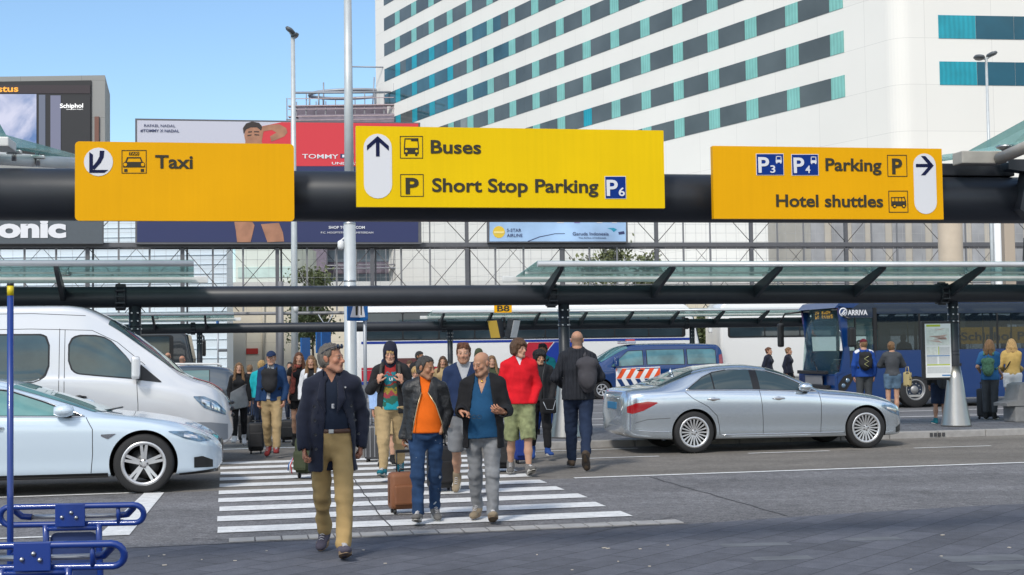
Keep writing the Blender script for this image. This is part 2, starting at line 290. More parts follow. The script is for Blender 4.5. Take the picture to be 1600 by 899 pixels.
# ================================================================== SHELTERS
M_BEAM = mat('dark_steel', (.022, .025, .031), .42, var=.12, vscale=3, spec=.4)
M_ALU = mat('brushed_aluminium', (.62, .62, .62), .28, 1., var=.08, vscale=12)
M_ALUP = mat('pale_rail', (.66, .66, .64), .5, var=.12, vscale=5)
M_RAILW = mat('silver_rail', (.55, .56, .57), .35, .35, var=.08, vscale=3)
M_RGLASS = mat('canopy_glass', (.30, .49, .47), .10, spec=.5, alpha=(.68, .87, .85), trans=.52)
M_STEELC = mat('column_cone', (.42, .40, .37), .34, 1., var=.06, vscale=4)
M_BOLT = mat('bolt', (.45, .45, .45), .35, 1.)
def shelter(label, loc, rz, zb, span, cols, canopies, rad=.185, back=.17, base_z=.12, pitch=2.1):
    """beam along local x at height zb; cols = x of the columns; canopies = (x0, x1) of the glass roofs"""
    t = thing('bus_shelter', label, 'shelter', loc, rz, 'bus station shelters')
    mb = MB(); mb.tube([(span[0], 0, zb), (span[1], 0, zb)], rad, 28); mb.build('beam', M_BEAM, t)
    for x in cols:
        mb = MB()
        for dx in (-.07, .07): mb.lathe([(rad+.002, x+dx-.02), (rad+.02, x+dx-.02), (rad+.02, x+dx+.02), (rad+.002, x+dx+.02)], (0, 0, zb), 'X', 28)
        for k in range(12):
            a = 2*math.pi*k/12; mb.box((x, (rad+.03)*math.cos(a), zb+(rad+.03)*math.sin(a)), (.17, .035, .035), bev=.008)
        mb.build('flange', M_BEAM, t)
    for x in cols:
        x += .24
        mb = MB(); mb.tube([(x, 0, base_z), (x, 0, zb-rad+.03)], .105, 20)
        for z in (1.55, 1.62, 2.2, 2.27): mb.tube([(x, 0, z), (x, 0, z+.02)], .109, 20)
        c = mb.build('column', M_BEAM, t)
        mb = MB(); mb.lathe([(.01, base_z), (.30, base_z), (.295, base_z+.03), (.215, base_z+.5), (.155, base_z+.95), (.115, base_z+1.2), (.105, base_z+1.2)], (x, 0, 0), 'Z', 28); mb.build('column_cone', M_STEELC, c)
        mb = MB()
        for z in (zb-.28, zb-.42, zb-.56):
            for a in (-.5, .5, -1.6, 1.6): mb.box((x+.105*math.sin(a), -.105*math.cos(a), z), (.03, .03, .03), bev=.006)
        each(mb, 'bolt', M_BOLT, c)
    yn, zn, yb, zbk = -1.35, zb+.50, .30, zb+back
    nrm = Vector((0, zbk-zn, -(yb-yn))).normalized()*-1
    for (x0, x1) in canopies:
        mb = MB(); mb.box(((x0+x1)/2, (yn+yb)/2, (zn+zbk)/2+.05), (x1-x0, math.hypot(yb-yn, zn-zbk), .014), Matrix.Rotation(math.atan2(zbk-zn, yb-yn), 3, 'X')); mb.build('glass_roof', M_RGLASS, t)
        mb = MB(); mb.tube([(x0, yn, zn), (x1, yn, zn)], .05, 14); mb.build('front_rail', M_RAILW, t)
        mb = MB(); mb.box(((x0+x1)/2+(.12 if x0 < 0 and x1 < 2 else -.12), yb+.07, zbk+.005), (x1-x0+.25, .05, .12), bev=.012); mb.box(((x0+x1)/2, (yn*.45+yb*.55), (zn*.45+zbk*.55)-.005), (x1-x0, .05, .035)); mb.build('rear_rail', M_ALUP, t)
        n = max(1, int((x1-x0)/pitch)); a0 = x0+.45
        for i in range(n+1):
            x = a0+i*pitch
            if x > x1-.1: break
            ang = math.atan2(zn-.06-zb, yn); L = math.hypot(yn, zn-.06-zb)
            mb = MB(); pts = [(-.02, .10), (L-.05, .045), (L+.02, .0), (L-.05, -.05), (-.02, -.15)]
            ey = Vector((0, yn, zn-.06-zb)).normalized(); ez_ = Vector((0, -ey.z, ey.y)); ez_ = ez_ if ez_.z > 0 else -ez_
            mb.prism(pts, -.035, .035, (Vector((x, 0, zb+.02)), ey, ez_, Vector((1, 0, 0)))); a_ = mb.build('arm', M_BEAM, t)
            mb = MB(); c = Vector((x+.12, (yn+yb)/2, (zn+zbk)/2-.01)); mb.lathe([(.0, -.05), (.05, -.05), (.055, -.03), (.02, -.02), (.02, .05)], c, 'Z', 12); mb.box(c-Vector((.06, 0, .05)), (.14, .05, .03)); mb.build('glass_fitting', M_BOLT, a_)
    return t
c1, c2 = G(884, 684, .12), G(1494, 666, .12)
rz2 = math.atan2(c2.y-c1.y, c2.x-c1.x); d2 = (c2-c1).normalized(); L12 = (c2-c1).length
def along(base, d, px, z=1.5):           # how far along a line through base until the photograph column px
    lo, hi = -80., 80.
    for _ in range(60):
        mid = (lo+hi)/2; p = base+d*mid; p = Vector((p.x, p.y, z))-Vector((0, 0, CZ)); q = 800+FPX*p.dot(CR)/p.dot(CF) if p.dot(CF) > .5 else -9e9 if mid < 0 else 9e9
        if q < px: lo = mid
        else: hi = mid
    return lo
zb2 = P(884, 461.5, c1.y).z
ev2 = Vector((-d2.y, d2.x, 0))
xl = along(c1, d2, 211)
can = [(-22., along(c1, d2, 303, 3.2)), (along(c1, d2, 812, 3.2), 24.)]
shelter('dark tubular bus shelter on steel cone footings behind the silver saloon', (c1.x, c1.y, 0), rz2, zb2, (-26, 26), [xl-.24, -.24, L12-.24, 2*L12-.24, xl-L12], can, back=.32)
b3 = P(703, 511, 52.); b3.z = 0; d3 = Vector((math.cos(R_(11)), math.sin(R_(11)), 0)); zb3 = P(703, 509.5, 52.).z
shelter('smaller looking farther bus shelter carrying the B8 sign', (b3.x, b3.y, 0), R_(11), zb3, (-40, 40), [along(b3, d3, 312)-.24, -.24, along(b3, d3, 1082)-.24, along(b3, d3, 1560)],
        [(-30, along(b3, d3, 366, 3.2)), (along(b3, d3, 668, 3.2), 30)], back=.34, pitch=1.85)
b1 = P(-20, 304, 9.6); zb1 = b1.z; e1 = P(1560, 311, 10.95); d1 = Vector((e1.x-b1.x, e1.y-b1.y, 0)).normalized(); rz1 = math.atan2(d1.y, d1.x)
S1L = (e1-b1).length
sh1 = shelter('thick black overhead beam carrying the three yellow direction signs', (b1.x, b1.y, 0), rz1, zb1, (-6, S1L+6), [], [], rad=.19)
mb = MB(); xb = along(b1, d1, 1592, zb1)          # the heavy bracket with its round end plate at the right
mb.prism([(-.27, -.10), (-.18, -.17), (0, -.02), (.5, .1), (.5, .46), (.0, .42), (-.06, .3), (-.36, .30), (-.36, .22), (-.2, .2)], -.06, .06, (Vector((xb+.12, -.21, zb1)), Vector((1, 0, 0)), Vector((0, 0, 1)), Vector((0, -1, 0))))
br = mb.build('bracket', M_BEAM, sh1)
IM1 = Matrix.LocRotScale(Vector((b1.x, b1.y, 0)), Matrix.Rotation(rz1, 3, 'Z'), None).inverted()
def slab(name, pts, M, th=.02):
    q = [IM1@P(*p) for p in pts]; n_ = (q[1]-q[0]).cross(q[2]-q[0]).normalized()*th; k = len(q)
    mb_ = MB(); mb_.add(q+[v+n_ for v in q], [tuple(range(k)), tuple(range(2*k-1, k-1, -1))]+[(i, k+i, k+(i+1) % k, (i+1) % k) for i in range(k)]); return mb_.build(name, M, sh1)
def rod(name, pts, r, M): return MB().tube([IM1@P(*p) for p in pts], r, 10).build(name, M, sh1)
slab('glass_roof', [(-150, 165, 8.6), (12, 216, 9.9), (118, 245, 11.4), (118, 251, 11.4), (12, 231, 9.8), (-150, 200, 8.5)], M_RGLASS)
slab('glass_roof', [(-60, 150, 9.4), (0, 194, 9.9), (13, 217, 10.1), (-60, 217, 9.6)], M_RGLASS)
rod('rear_rail', [(-120, 240, 9.2), (120, 256, 11.2)], .05, M_ALUP); MB().box(IM1@P(4, 226, 9.75), (.14, .3, .07), bev=.01).build('rail_end', M_ALUP, sh1)
for px_, py_, D_ in ((22, 241, 10.0), (59, 249, 10.5), (91, 255, 11.0)):
    c_ = IM1@P(px_, py_-3, D_); f_ = MB(); f_.tube([c_+Vector((0, 0, .035)), c_-Vector((0, 0, .07))], .018, 8); f_.box(c_, (.11, .05, .03), bev=.008); f_.build('glass_fitting', M_BOLT, sh1)
slab('glass_roof', [(1511, 237, 11.3), (1660, 155, 9.6), (1700, 200, 9.4), (1566, 236, 10.6)], M_RGLASS)
slab('glass_roof', [(1440, 246, 12.4), (1512, 237, 11.3), (1512, 244, 11.2), (1440, 254, 12.4)], M_RGLASS)
q_ = [IM1@P(1493, 248, 10.75), IM1@P(1562, 248, 10.55), IM1@P(1640, 214, 9.7)]
MB().box((q_[0]+q_[1])/2, ((q_[1]-q_[0]).length, .16, .10), bev=.01).build('rear_rail', mat('old_rail', (.36, .34, .30), .6, var=.15, vscale=9), sh1)
MB().tube([q_[1], q_[2]], .05, 8).build('rear_rail', MATS['old_rail'], sh1)
c_ = IM1@P(1571, 231, 10.5); f_ = MB(); f_.lathe([(0, .02), (.07, .015), (.07, 0), (.03, -.02), (.018, -.05), (.018, -.12)], c_, 'Z', 14); f_.build('glass_fitting', M_BOLT, sh1)
MB().box((along(b1, d1, 1500, zb1), -.02, zb1+.24), (.9, .10, .10), bev=.01).build('cable_tray', M_BEAM, sh1)
MB().lathe([(.0, -.02), (.10, -.02), (.105, 0), (.105, .03)], (xb+.02, -.275, zb1+.17), 'Y', 20).build('end_plate', mat('pitted_plate', (.16, .16, .15), .8, var=.4, vscale=40), br)
# ================================================================== DIRECTION SIGNS
M_SIGNO = mat('sign_orange_yellow', (.74, .36, .001), .45, spec=.12, var=.04, vscale=2)
M_SIGNY = mat('sign_yellow', (.76, .50, .001), .45, spec=.12, var=.04, vscale=2)
M_INK = mat('sign_ink', (.045, .042, .03), .6, spec=.12); M_NAVYI = mat('sign_navy', (.008, .012, .05), .6, spec=.12); M_SWHITE = mat('sign_white', (.66, .66, .68), .5, spec=.12); M_SBLUE = mat('sign_blue', (.004, .03, .20), .5, spec=.12)
def ribbed(M, amt=.05):               # faint vertical ribs and grime streaks of the sign boards
    n, l, b = nodes_of(M); tcn = [x for x in n if x.type == 'TEX_COORD'][0]; mx = [x for x in n if x.type == 'MIX'][0]; mp = n.new('ShaderNodeMapping'); mp.inputs['Scale'].default_value = (14, 1, .5); l.new(tcn.outputs['Object'], mp.inputs[0])
    t = n.new('ShaderNodeTexNoise'); t.inputs['Scale'].default_value = 2.5; t.inputs['Detail'].default_value = 5; l.new(mp.outputs[0], t.inputs['Vector']); mr = n.new('ShaderNodeMapRange'); mr.inputs[1].default_value = .3; mr.inputs[2].default_value = .7; mr.inputs[3].default_value = 1-amt; mr.inputs[4].default_value = 1+amt; l.new(t.outputs['Fac'], mr.inputs[0])
    m2 = n.new('ShaderNodeMix'); m2.data_type = 'RGBA'; m2.blend_type = 'MULTIPLY'; m2.inputs[0].default_value = 1; l.new(mx.outputs[2], m2.inputs[6]); l.new(mr.outputs[0], m2.inputs[7]); l.new(m2.outputs[2], b.inputs['Base Color'])
ribbed(M_SIGNY, .022); ribbed(M_SIGNO, .016)
M_EDGE = mat('sign_edge', (.25, .16, .02), .5)
class Sign:
    def __init__(s, name, label, TL, TR, BL, BR, D0, dirv, rz, mface, th=.05, group=None, cat='sign', D1=None, off=None, rounded=.02, edge=None):
        s.q = (TL, TR, BL, BR)
        a = P(BL[0], BL[1], D0); D1 = D1 or D0
        # walk along the direction until the right edge column is met
        L = along(a, dirv, BR[0], a.z); b = a+dirv*L
        s.w = L; s.h = P(TL[0], TL[1], a.y).z-a.z
        s.t = thing(name, label, cat, (a.x, a.y, a.z), rz, group)
        mb = MB(); mb.prism(rrect(s.w, s.h, rounded), -th, 0, FRONT, 0); s.panel = mb.build('panel', mface, s.t)
    def L(s, px, py):
        TL, TR, BL, BR = s.q; u = (px-BL[0])/(BR[0]-BL[0]); yt = TL[1]+(TR[1]-TL[1])*u; yb = BL[1]+(BR[1]-BL[1])*u
        return u*s.w, (yb-py)/(yb-yt)*s.h
    def poly(s, pts, M, name, off=.001, parent=None, th=.002): return plate([s.L(*p) for p in pts], off, M, parent or s.t, name, th)
    def text(s, str_, px0, px1, pyb, cap_px, M, bold=.012, name='lettering', off=.001, parent=None):
        x, y = s.L(px0, pyb); x1, _ = s.L(px1, pyb); size = (s.L(px0, pyb-cap_px)[1]-y)/.73
        return text(str_, FRONT, x, y, size, M, parent or s.t, bold, x1-x, off=off+.002, name=name)
    def frame_box(s, x0, y0, x1, y1, M, name='pictogram_frame', w=1.):
        mb = MB()
        for (a, b, c, d) in ((x0, y0, x1, y0+w), (x0, y1-w, x1, y1), (x0, y0, x0+w, y1), (x1-w, y0, x1, y1)):
            mb.prism([s.L(a, d), s.L(c, d), s.L(c, b), s.L(a, b)], .001, .003, FRONT)
        return mb.build(name, M, s.t)
    def shapes(s, polys, M, name, off=.001, parent=None):
        mb = MB()
        for p in polys: mb.prism([s.L(*q) for q in p], off, off+.002, FRONT)
        return mb.build(name, M, parent or s.t)
def circ(cx, cy, r, n=20, r2=None): return [(cx+r*math.cos(2*math.pi*k/n), cy-(r2 or r)*math.sin(2*math.pi*k/n)) for k in range(n)]
def pill(x0, x1, y0, y1, n=10):
    r = (x1-x0)/2; cx = (x0+x1)/2
    return [(cx+r*math.cos(math.pi*k/n), y0+r-r*math.sin(math.pi*k/n)) for k in range(n+1)]+[(cx-r*math.cos(math.pi*k/n), y1-r+r*math.sin(math.pi*k/n)) for k in range(n+1)]
def Dbeam(px, off=.33): p = b1+d1*along(b1, d1, px, zb1); return p.y-off
GRP = 'yellow direction signs on the overhead beam'
# --- Taxi
sg = Sign('direction_sign', 'orange taxi direction sign with a round down-left arrow', (117, 221), (459, 226), (117, 345), (460, 347), Dbeam(117), d1, rz1, M_SIGNO, group=GRP, rounded=.03)
p_ = sg.poly(circ(153, 253.5, 22.3), M_SWHITE, 'arrow_disc')
sg.shapes([[(139, 238), (144.5, 242), (144.5, 266), (139, 270.5)], [(139, 270.5), (144, 266), (168, 266), (162, 270.5)], [(155, 236), (162, 236), (161, 246), (156.5, 255), (146.5, 266), (144.5, 264), (144.5, 260), (151, 252), (154.5, 245)]], M_NAVYI, 'arrow', .0035, p_)
sg.frame_box(188.5, 235, 227, 271.5, M_INK)
def pic(polys, name='pictogram'): return sg.shapes(polys, M_INK, name)
pk = pic([[(200, 238), (215.5, 238), (215.5, 243), (200, 243)], [(197, 246), (218, 246), (222, 256), (220, 256), (216.6, 247.8), (198.6, 247.8), (195, 256), (193, 256)], [(190.8, 256), (192.8, 253.5), (222, 253.5), (224.5, 256), (224.5, 262), (190.8, 262)], [(192.5, 264.5), (197.5, 264.5), (197.5, 269), (192.5, 269)], [(218, 264.5), (223, 264.5), (223, 269), (218, 269)]])
sg.shapes([circ(194.3, 257.8, 2.7, 12), circ(221.2, 257.8, 2.7, 12)], M_SIGNO, 'headlamp_mark', .0035, pk)
sg.text('TAXI', 201, 214.5, 242.3, 3.6, M_SIGNO, .01, off=.0035, parent=pk)
sg.text('Taxi', 240.5, 299, 263, 21, M_INK, .02)
# --- Buses
sg = Sign('direction_sign', 'large bright yellow direction sign for buses and short stop parking', (555, 197), (1037, 205.5), (557, 323.5), (1039, 325.5), Dbeam(557, .36), d1, rz1, M_SIGNY, group=GRP, rounded=.004)
p_ = sg.poly(pill(568.5, 611, 209.5, 310.5), M_SWHITE, 'arrow_pill')
sg.shapes([[(587, 219), (592.5, 219), (592.5, 245), (587, 245)], [(589.7, 213), (606.5, 228.5), (606.5, 236), (589.7, 220.5), (573.5, 235.5), (573.5, 228)]], M_NAVYI, 'arrow', .0035, p_)
sg.frame_box(623.5, 213, 658.5, 248, M_INK); sg.frame_box(623.5, 272.5, 659, 307.5, M_INK)
pk = pic([[(630.5, 217.5), (632, 217.5), (630.8, 232), (629.3, 232)], [(650, 217.5), (651.5, 217.5), (652.6, 232), (651.1, 232)], [(630.5, 216.5), (651.5, 216.5), (651.5, 221), (640.5, 221), (640.5, 218.2), (630.5, 218.2)], [(629.5, 231.5), (652, 231.5), (652, 241), (629.5, 241)], [(631.5, 241), (635, 241), (635, 244), (631.5, 244)], [(646.5, 241), (650, 241), (650, 244), (646.5, 244)]])
sg.shapes([circ(633, 236.8, 2, 12), circ(648.6, 236.8, 2, 12)], M_SIGNY, 'headlamp_mark', .0035, pk)
sg.text('P', 631.5, 651.5, 302.5, 25, M_INK, .03)
sg.text('Buses', 670.5, 748, 239.5, 21, M_INK, .02); sg.text('Short Stop Parking', 672, 932, 299.5, 21.5, M_INK, .02)
def badge(x0, y0, x1, y1, num, glyph):
    b = sg.poly([(x0, y0), (x1, y0), (x1, y1), (x0, y1)], M_SWHITE, 'parking_badge'); sg.shapes([[(x0+.9, y0+.9), (x1-.9, y0+.9), (x1-.9, y1-.9), (x0+.9, y1-.9)]], M_SBLUE, 'badge_field', .0032, b)
    w = x1-x0
    if glyph: sg.text('P', x0+3, x0+w*.46, y1-4.5, (y1-y0)*.73, M_SWHITE, .02, parent=b, off=.0055); sg.text(num, x0+w*.5, x0+w*.68, y1-4, (y1-y0)*.35, M_SWHITE, .015, parent=b, off=.0055)
    else: sg.text('P', x0+2.5, x0+w*.6, y1-5, (y1-y0)*.72, M_SWHITE, .02, parent=b, off=.0055); sg.text(num, x0+w*.64, x0+w*.93, y1-4.5, (y1-y0)*.38, M_SWHITE, .015, parent=b, off=.0055)
    if glyph:
        gx, gy = x0+w*.72, y0+4.; sg.shapes([[(gx, gy), (gx+8, gy), (gx+8, gy+1.2), (gx, gy+1.2)], [(gx, gy), (gx+1, gy), (gx+.6, gy+7), (gx-.4, gy+7)], [(gx+7, gy), (gx+8, gy), (gx+8.4, gy+7), (gx+7.4, gy+7)], [(gx-.6, gy+5.8), (gx+8.6, gy+5.8), (gx+8.6, gy+10), (gx-.6, gy+10)], [(gx, gy+10), (gx+1.8, gy+10), (gx+1.8, gy+11.6), (gx, gy+11.6)], [(gx+6.2, gy+10), (gx+8, gy+10), (gx+8, gy+11.6), (gx+6.2, gy+11.6)]], M_SWHITE, 'coach_mark', .0055, b)
badge(942.5, 276, 976.5, 311, '6', False)
# --- Parking
sg = Sign('direction_sign', 'orange direction sign for parking and hotel shuttles with a right arrow', (1115, 228), (1474.5, 233.5), (1115.5, 342), (1474.5, 344), Dbeam(1115, .33), d1, rz1, M_SIGNO, group=GRP, rounded=.004)
p_ = sg.poly(pill(1428, 1464, 241, 335.5), M_SWHITE, 'arrow_pill')
sg.shapes([[(1432, 257.3), (1456, 257.3), (1456, 262.3), (1432, 262.3)], [(1440.5, 245), (1447.5, 245), (1460.5, 260), (1446.5, 275), (1439.5, 275), (1453.5, 260)]], M_NAVYI, 'arrow', .0035, p_)
badge(1181.5, 240.5, 1224, 274.5, '3', True); badge(1236, 241.5, 1278, 275, '4', True)
sg.text('Parking', 1289, 1377, 267, 20, M_INK, .02); sg.text('Hotel shuttles', 1211, 1378, 323, 19.5, M_INK, .02)
sg.frame_box(1386.5, 243, 1418, 277, M_INK); sg.frame_box(1387, 299, 1418, 333, M_INK); sg.text('P', 1394, 1410, 272, 24, M_INK, .03)
pk = pic([[(1391, 309), (1411.5, 309), (1411.5, 310.2), (1391, 310.2)], [(1391, 309), (1392, 309), (1392, 316), (1391, 316)], [(1396.5, 309), (1397.5, 309), (1397.5, 316), (1396.5, 316)], [(1402, 309), (1403, 309), (1403, 316), (1402, 316)], [(1407.5, 309), (1408.5, 309), (1408.5, 316), (1407.5, 316)], [(1411, 308), (1412.5, 308), (1415, 316), (1413.5, 316)], [(1391, 315.5), (1414.8, 315.5), (1415, 323), (1391, 323)], circ(1396.2, 323, 3.2, 14), circ(1410.8, 323, 3.2, 14)])
sg.shapes([circ(1396.2, 323, 1.6, 12), circ(1410.8, 323, 1.6, 12)], M_SIGNO, 'wheel_mark', .0035, pk)
# ================================================================== HOTEL
M_HWHITE = mat('white_cladding', (.765, .745, .70), .55, var=.025, vscale=.15)
def clad(M, w, h, joint):
    n, l, b = nodes_of(M); tcn = [x for x in n if x.type == 'TEX_COORD'][0]; mx = [x for x in n if x.type == 'MIX'][0]
    br = n.new('ShaderNodeTexBrick'); br.offset = 0; br.inputs['Scale'].default_value = 1; br.inputs['Brick Width'].default_value = w; br.inputs['Row Height'].default_value = h; br.inputs['Mortar Size'].default_value = .014; br.inputs['Mortar Smooth'].default_value = .2
    br.inputs['Color1'].default_value = (1, 1, 1, 1); br.inputs['Color2'].default_value = (.97, .97, .97, 1); br.inputs['Mortar'].default_value = (joint, joint, joint, 1)
    l.new(tcn.outputs['UV'], br.inputs['Vector'])
    m2 = n.new('ShaderNodeMix'); m2.data_type = 'RGBA'; m2.blend_type = 'MULTIPLY'; m2.inputs[0].default_value = 1; l.new(mx.outputs[2], m2.inputs[6]); l.new(br.outputs['Color'], m2.inputs[7]); l.new(m2.outputs[2], b.inputs['Base Color'])
clad(M_HWHITE, 4.95, 3.3, .72)
M_HGLASS = mat('hotel_dark_glass', (.085, .10, .10), .04, spec=.45, var=.3, vscale=.2)
M_HTEAL = mat('hotel_curtain_glass', (.20, .46, .41), .12, spec=.5, var=.12, vscale=.8)
M_HBLUE = mat('hotel_blue_glass', (.012, .085, .13), .06, spec=.4, var=.2, vscale=.4)
M_HCYAN = mat('hotel_cyan_glass', (.01, .28, .36), .12, spec=.4, var=.15, vscale=.7)
def ribs(M, sc, amt):                    # curtain folds behind the glass
    n, l, b = nodes_of(M); tcn = [x for x in n if x.type == 'TEX_COORD'][0]; mx = [x for x in n if x.type == 'MIX'][0]
    wv = n.new('ShaderNodeTexWave'); wv.inputs['Scale'].default_value = sc; wv.inputs['Distortion'].default_value = 1.5; wv.inputs['Detail'].default_value = 1; l.new(tcn.outputs['UV'], wv.inputs['Vector'])
    mr = n.new('ShaderNodeMapRange'); mr.inputs[3].default_value = 1-amt; mr.inputs[4].default_value = 1+amt; l.new(wv.outputs['Fac'], mr.inputs[0])
    m2 = n.new('ShaderNodeMix'); m2.data_type = 'RGBA'; m2.blend_type = 'MULTIPLY'; m2.inputs[0].default_value = 1; l.new(mx.outputs[2], m2.inputs[6]); l.new(mr.outputs[0], m2.inputs[7]); l.new(m2.outputs[2], b.inputs['Base Color'])
ribs(M_HTEAL, .9, .10); ribs(M_HCYAN, .9, .10)
dA = Vector((-.484, .875, 0)); nA = Vector((-.875, -.484, 0)); A0 = Vector((24.7, 98, 0))
dB = Vector((math.cos(R_(7)), math.sin(R_(7)), 0)); nB = Vector((dB.y, -dB.x, 0))
hotel = thing('hotel_tower', 'tall white hotel with slanting rows of dark and teal windows', 'hotel', tuple(A0))
def onA(q, z, o=0): return dA*q+nA*o+Vector((0, 0, z))
pC = -dA*4.2                                        # start of the rounded corner
cen = pC-nA*1.6; cor = []
aA = math.atan2(nA.y, nA.x); aB = math.atan2(nB.y, nB.x)
if aB < aA: aB += 2*math.pi
for k in range(9): a = aA+(aB-aA)*k/8; cor.append(cen+Vector((math.cos(a), math.sin(a), 0))*1.6)
B0 = cor[-1]
foot = [onA(87, 0), pC]+cor[1:]+[B0+dB*48, B0+dB*48-nB*40, onA(87, 0)-nA*18]
ZR0, FLR, WH = 20.05, 3.3, 1.62
def wallmesh(poly, z0, z1):
    mb = []; uv = []; vs = []; fs = []; s = 0
    n = len(poly)
    for i in range(n):
        a, b = poly[i], poly[(i+1) % n]; L = (b-a).length; o = len(vs)
        vs += [(a.x, a.y, z0), (b.x, b.y, z0), (b.x, b.y, z1), (a.x, a.y, z1)]; fs.append((o, o+1, o+2, o+3)); uv += [(s, z0), (s+L, z0), (s+L, z1), (s, z1)]; s += L
    o = len(vs); vs += [(p.x, p.y, z1) for p in poly]; fs.append(tuple(range(o, o+n))); uv += [(p.x, p.y) for p in poly]
    return vs, fs, uv
def uvmesh(name, vs, fs, uv, M, parent, smooth=False):
    o = raw(name, vs, fs, M, parent, smooth); ul = o.data.uv_layers.new(name='UVMap'); ul.data.foreach_set('uv', np.array(uv, dtype=np.float32).ravel()); return o
vs, fs, uv = wallmesh(foot, 0, 72); uvmesh('wall', vs, fs, [(u_, v_-ZR0+.02) for u_, v_ in uv], M_HWHITE, hotel)
def inview(p, mx=60): 
    q = p+A0-Vector((0, 0, CZ)); w = q.dot(CF); x, y = 800+FPX*q.dot(CR)/w, 449.5-FPX*q.dot(CU)/w; return -mx < x < 1600+mx and -mx < y < 345
cntw = {'curtained_window': 0, 'dark_window': 0}; rest = {}
def window(name, org, d, nrm, q0, q1, z0, z1, M):
    pts = [(q0, z0), (q1, z0), (q1, z1), (q0, z1)]
    o = .035; V = [org+d*q+nrm*o+Vector((0, 0, z)) for q, z in pts]+[org+d*q+nrm*.0+Vector((0, 0, z)) for q, z in pts]
    F = [(0, 1, 2, 3), (0, 4, 5, 1), (1, 5, 6, 2), (2, 6, 7, 3), (3, 7, 4, 0)]; UVs = [pts[i] for f in F for i in ((0, 1, 2, 3) if f == (0, 1, 2, 3) else (0, 0, 0, 0))]
    c = (V[0]+V[2])/2
    if not inview(c): rest.setdefault(M.name, ([], [], [])); R = rest[M.name]; k = len(R[0]); R[0].extend(V); R[1].extend([tuple(i+k for i in f) for f in F]); R[2].extend(UVs); return
    cntw[name] += 1
    if cntw[name] > 98: rest.setdefault(M.name, ([], [], [])); R = rest[M.name]; k = len(R[0]); R[0].extend(V); R[1].extend([tuple(i+k for i in f) for f in F]); R[2].extend(UVs); return
    uvmesh(name, V, F, UVs, M, hotel)
rnd = random.Random(3); M_HSKY = mat('hotel_sky_reflection_glass', (.035, .10, .13), .04, spec=.6, var=.5, vscale=.18); M_HPALE = mat('hotel_pale_glass', (.20, .21, .20), .05, spec=.5, var=.4, vscale=.3)  # M_HSKY: bluish sky reflection painted into the pane colour
for q_i in range(17):
    for k in range(0, 13):
        z0 = ZR0+FLR*k; q = q_i*4.95
        window('curtained_window', Vector((0, 0, 0)), dA, nA, q+.02, q+1.46, z0, z0+WH, M_HCYAN if (q_i > 12 and k in (3, 4, 5)) or rnd.random() < .05 else M_HTEAL)
        blue = q_i > 9 and k in (3, 4, 5) or q_i in (5, 6, 7) and k == 0  # panes that get the painted sky reflection
        for qa, qb in (((1.49, 4.93),) if q_i < 8 else ((1.49, 3.2), (3.22, 4.93))): window('dark_window', Vector((0, 0, 0)), dA, nA, q+qa, q+qb, z0, z0+WH, M_HSKY if blue and rnd.random() < .7 else M_HPALE if rnd.random() < .03 else M_HGLASS)
zB = None
qB = along(A0+B0, dB, 1468, 21)
for k in range(0, 14):
    for j in range(5):
        q = qB+j*8.6; z0 = 20.0+FLR*k; D_ = 0
        window('curtained_window', B0, dB, nB, q, q+2.75, z0, z0+1.66, M_HCYAN); window('dark_window', B0, dB, nB, q+2.78, q+5.6, z0, z0+1.66, M_HBLUE); window('dark_window', B0, dB, nB, q+5.63, q+8.57, z0, z0+1.66, M_HBLUE)
for mn, (V, F, UVs) in rest.items(): tag(uvmesh('window_rows', V, F, UVs, MATS[mn], hotel), kind='stuff')
# ================================================================== BUILDINGS BEHIND
M_WARE = mat('warehouse_cladding', (.70, .635, .51), .7, var=.05, vscale=.3); clad(M_WARE, 6.0, 1.3, .72)
wd = Vector((math.cos(R_(8)), math.sin(R_(8)), 0)); wn = Vector((wd.y, -wd.x, 0))
w0 = P(-60, 500, 96.); w0.z = 0; wlen = along(w0, wd, 1240, 3)
ware = thing('warehouse', 'long low cream clad warehouse with a pale parapet', 'building', tuple(w0))
ztop = P(420, 455, 98.).z
poly = [Vector((0, 0, 0)), wd*wlen, wd*wlen-wn*22, -wn*22]
vs, fs, uv = wallmesh(poly, 0, ztop); uvmesh('wall', vs, fs, uv, M_WARE, ware)
mb = MB(); mb.prism([tuple((wn*.2-wd*.2).xy), tuple((wd*(wlen+.2)+wn*.2).xy), tuple((wd*(wlen+.2)-wn*22.2).xy), tuple((-wn*22.2-wd*.2).xy)], ztop+.002, P(420, 440, 98.).z); mb.build('parapet', mat('parapet', (.60, .60, .58), .6, var=.05), ware)
mb = MB()
for px in (255, 327, 350, 412, 620, 700, 980):
    q = along(w0, wd, px, 3); mb.tube([wd*q+wn*.12+Vector((0, 0, .1)), wd*q+wn*.12+Vector((0, 0, ztop))], .09, 8)
each(mb, 'downpipe', mat('downpipe', (.5, .46, .38), .6), ware)
q = along(w0, wd, 394, 3); c = wd*q+wn*.05; zz = P(394, 549, 97.).z
o = MB().box((c.x, c.y-.03, zz), (.85, .05, .42), Matrix.Rotation(R_(8), 3, 'Z'), bev=.01).build('wall_sign', mat('red_sign', (.45, .03, .02), .5), ware)
mb = MB(); q = along(w0, wd, 160, 3)
for k in range(2): 
    a = wd*(q+k*6)+wn*.04
    mb.prism([(0, 0), (4.2, 0), (4.2, 3.6), (0, 3.6)], 0, .06, (a, wd, Vector((0, 0, 1)), wn))
each(mb, 'roller_door', mat('roller_door', (.48, .46, .40), .6), ware)
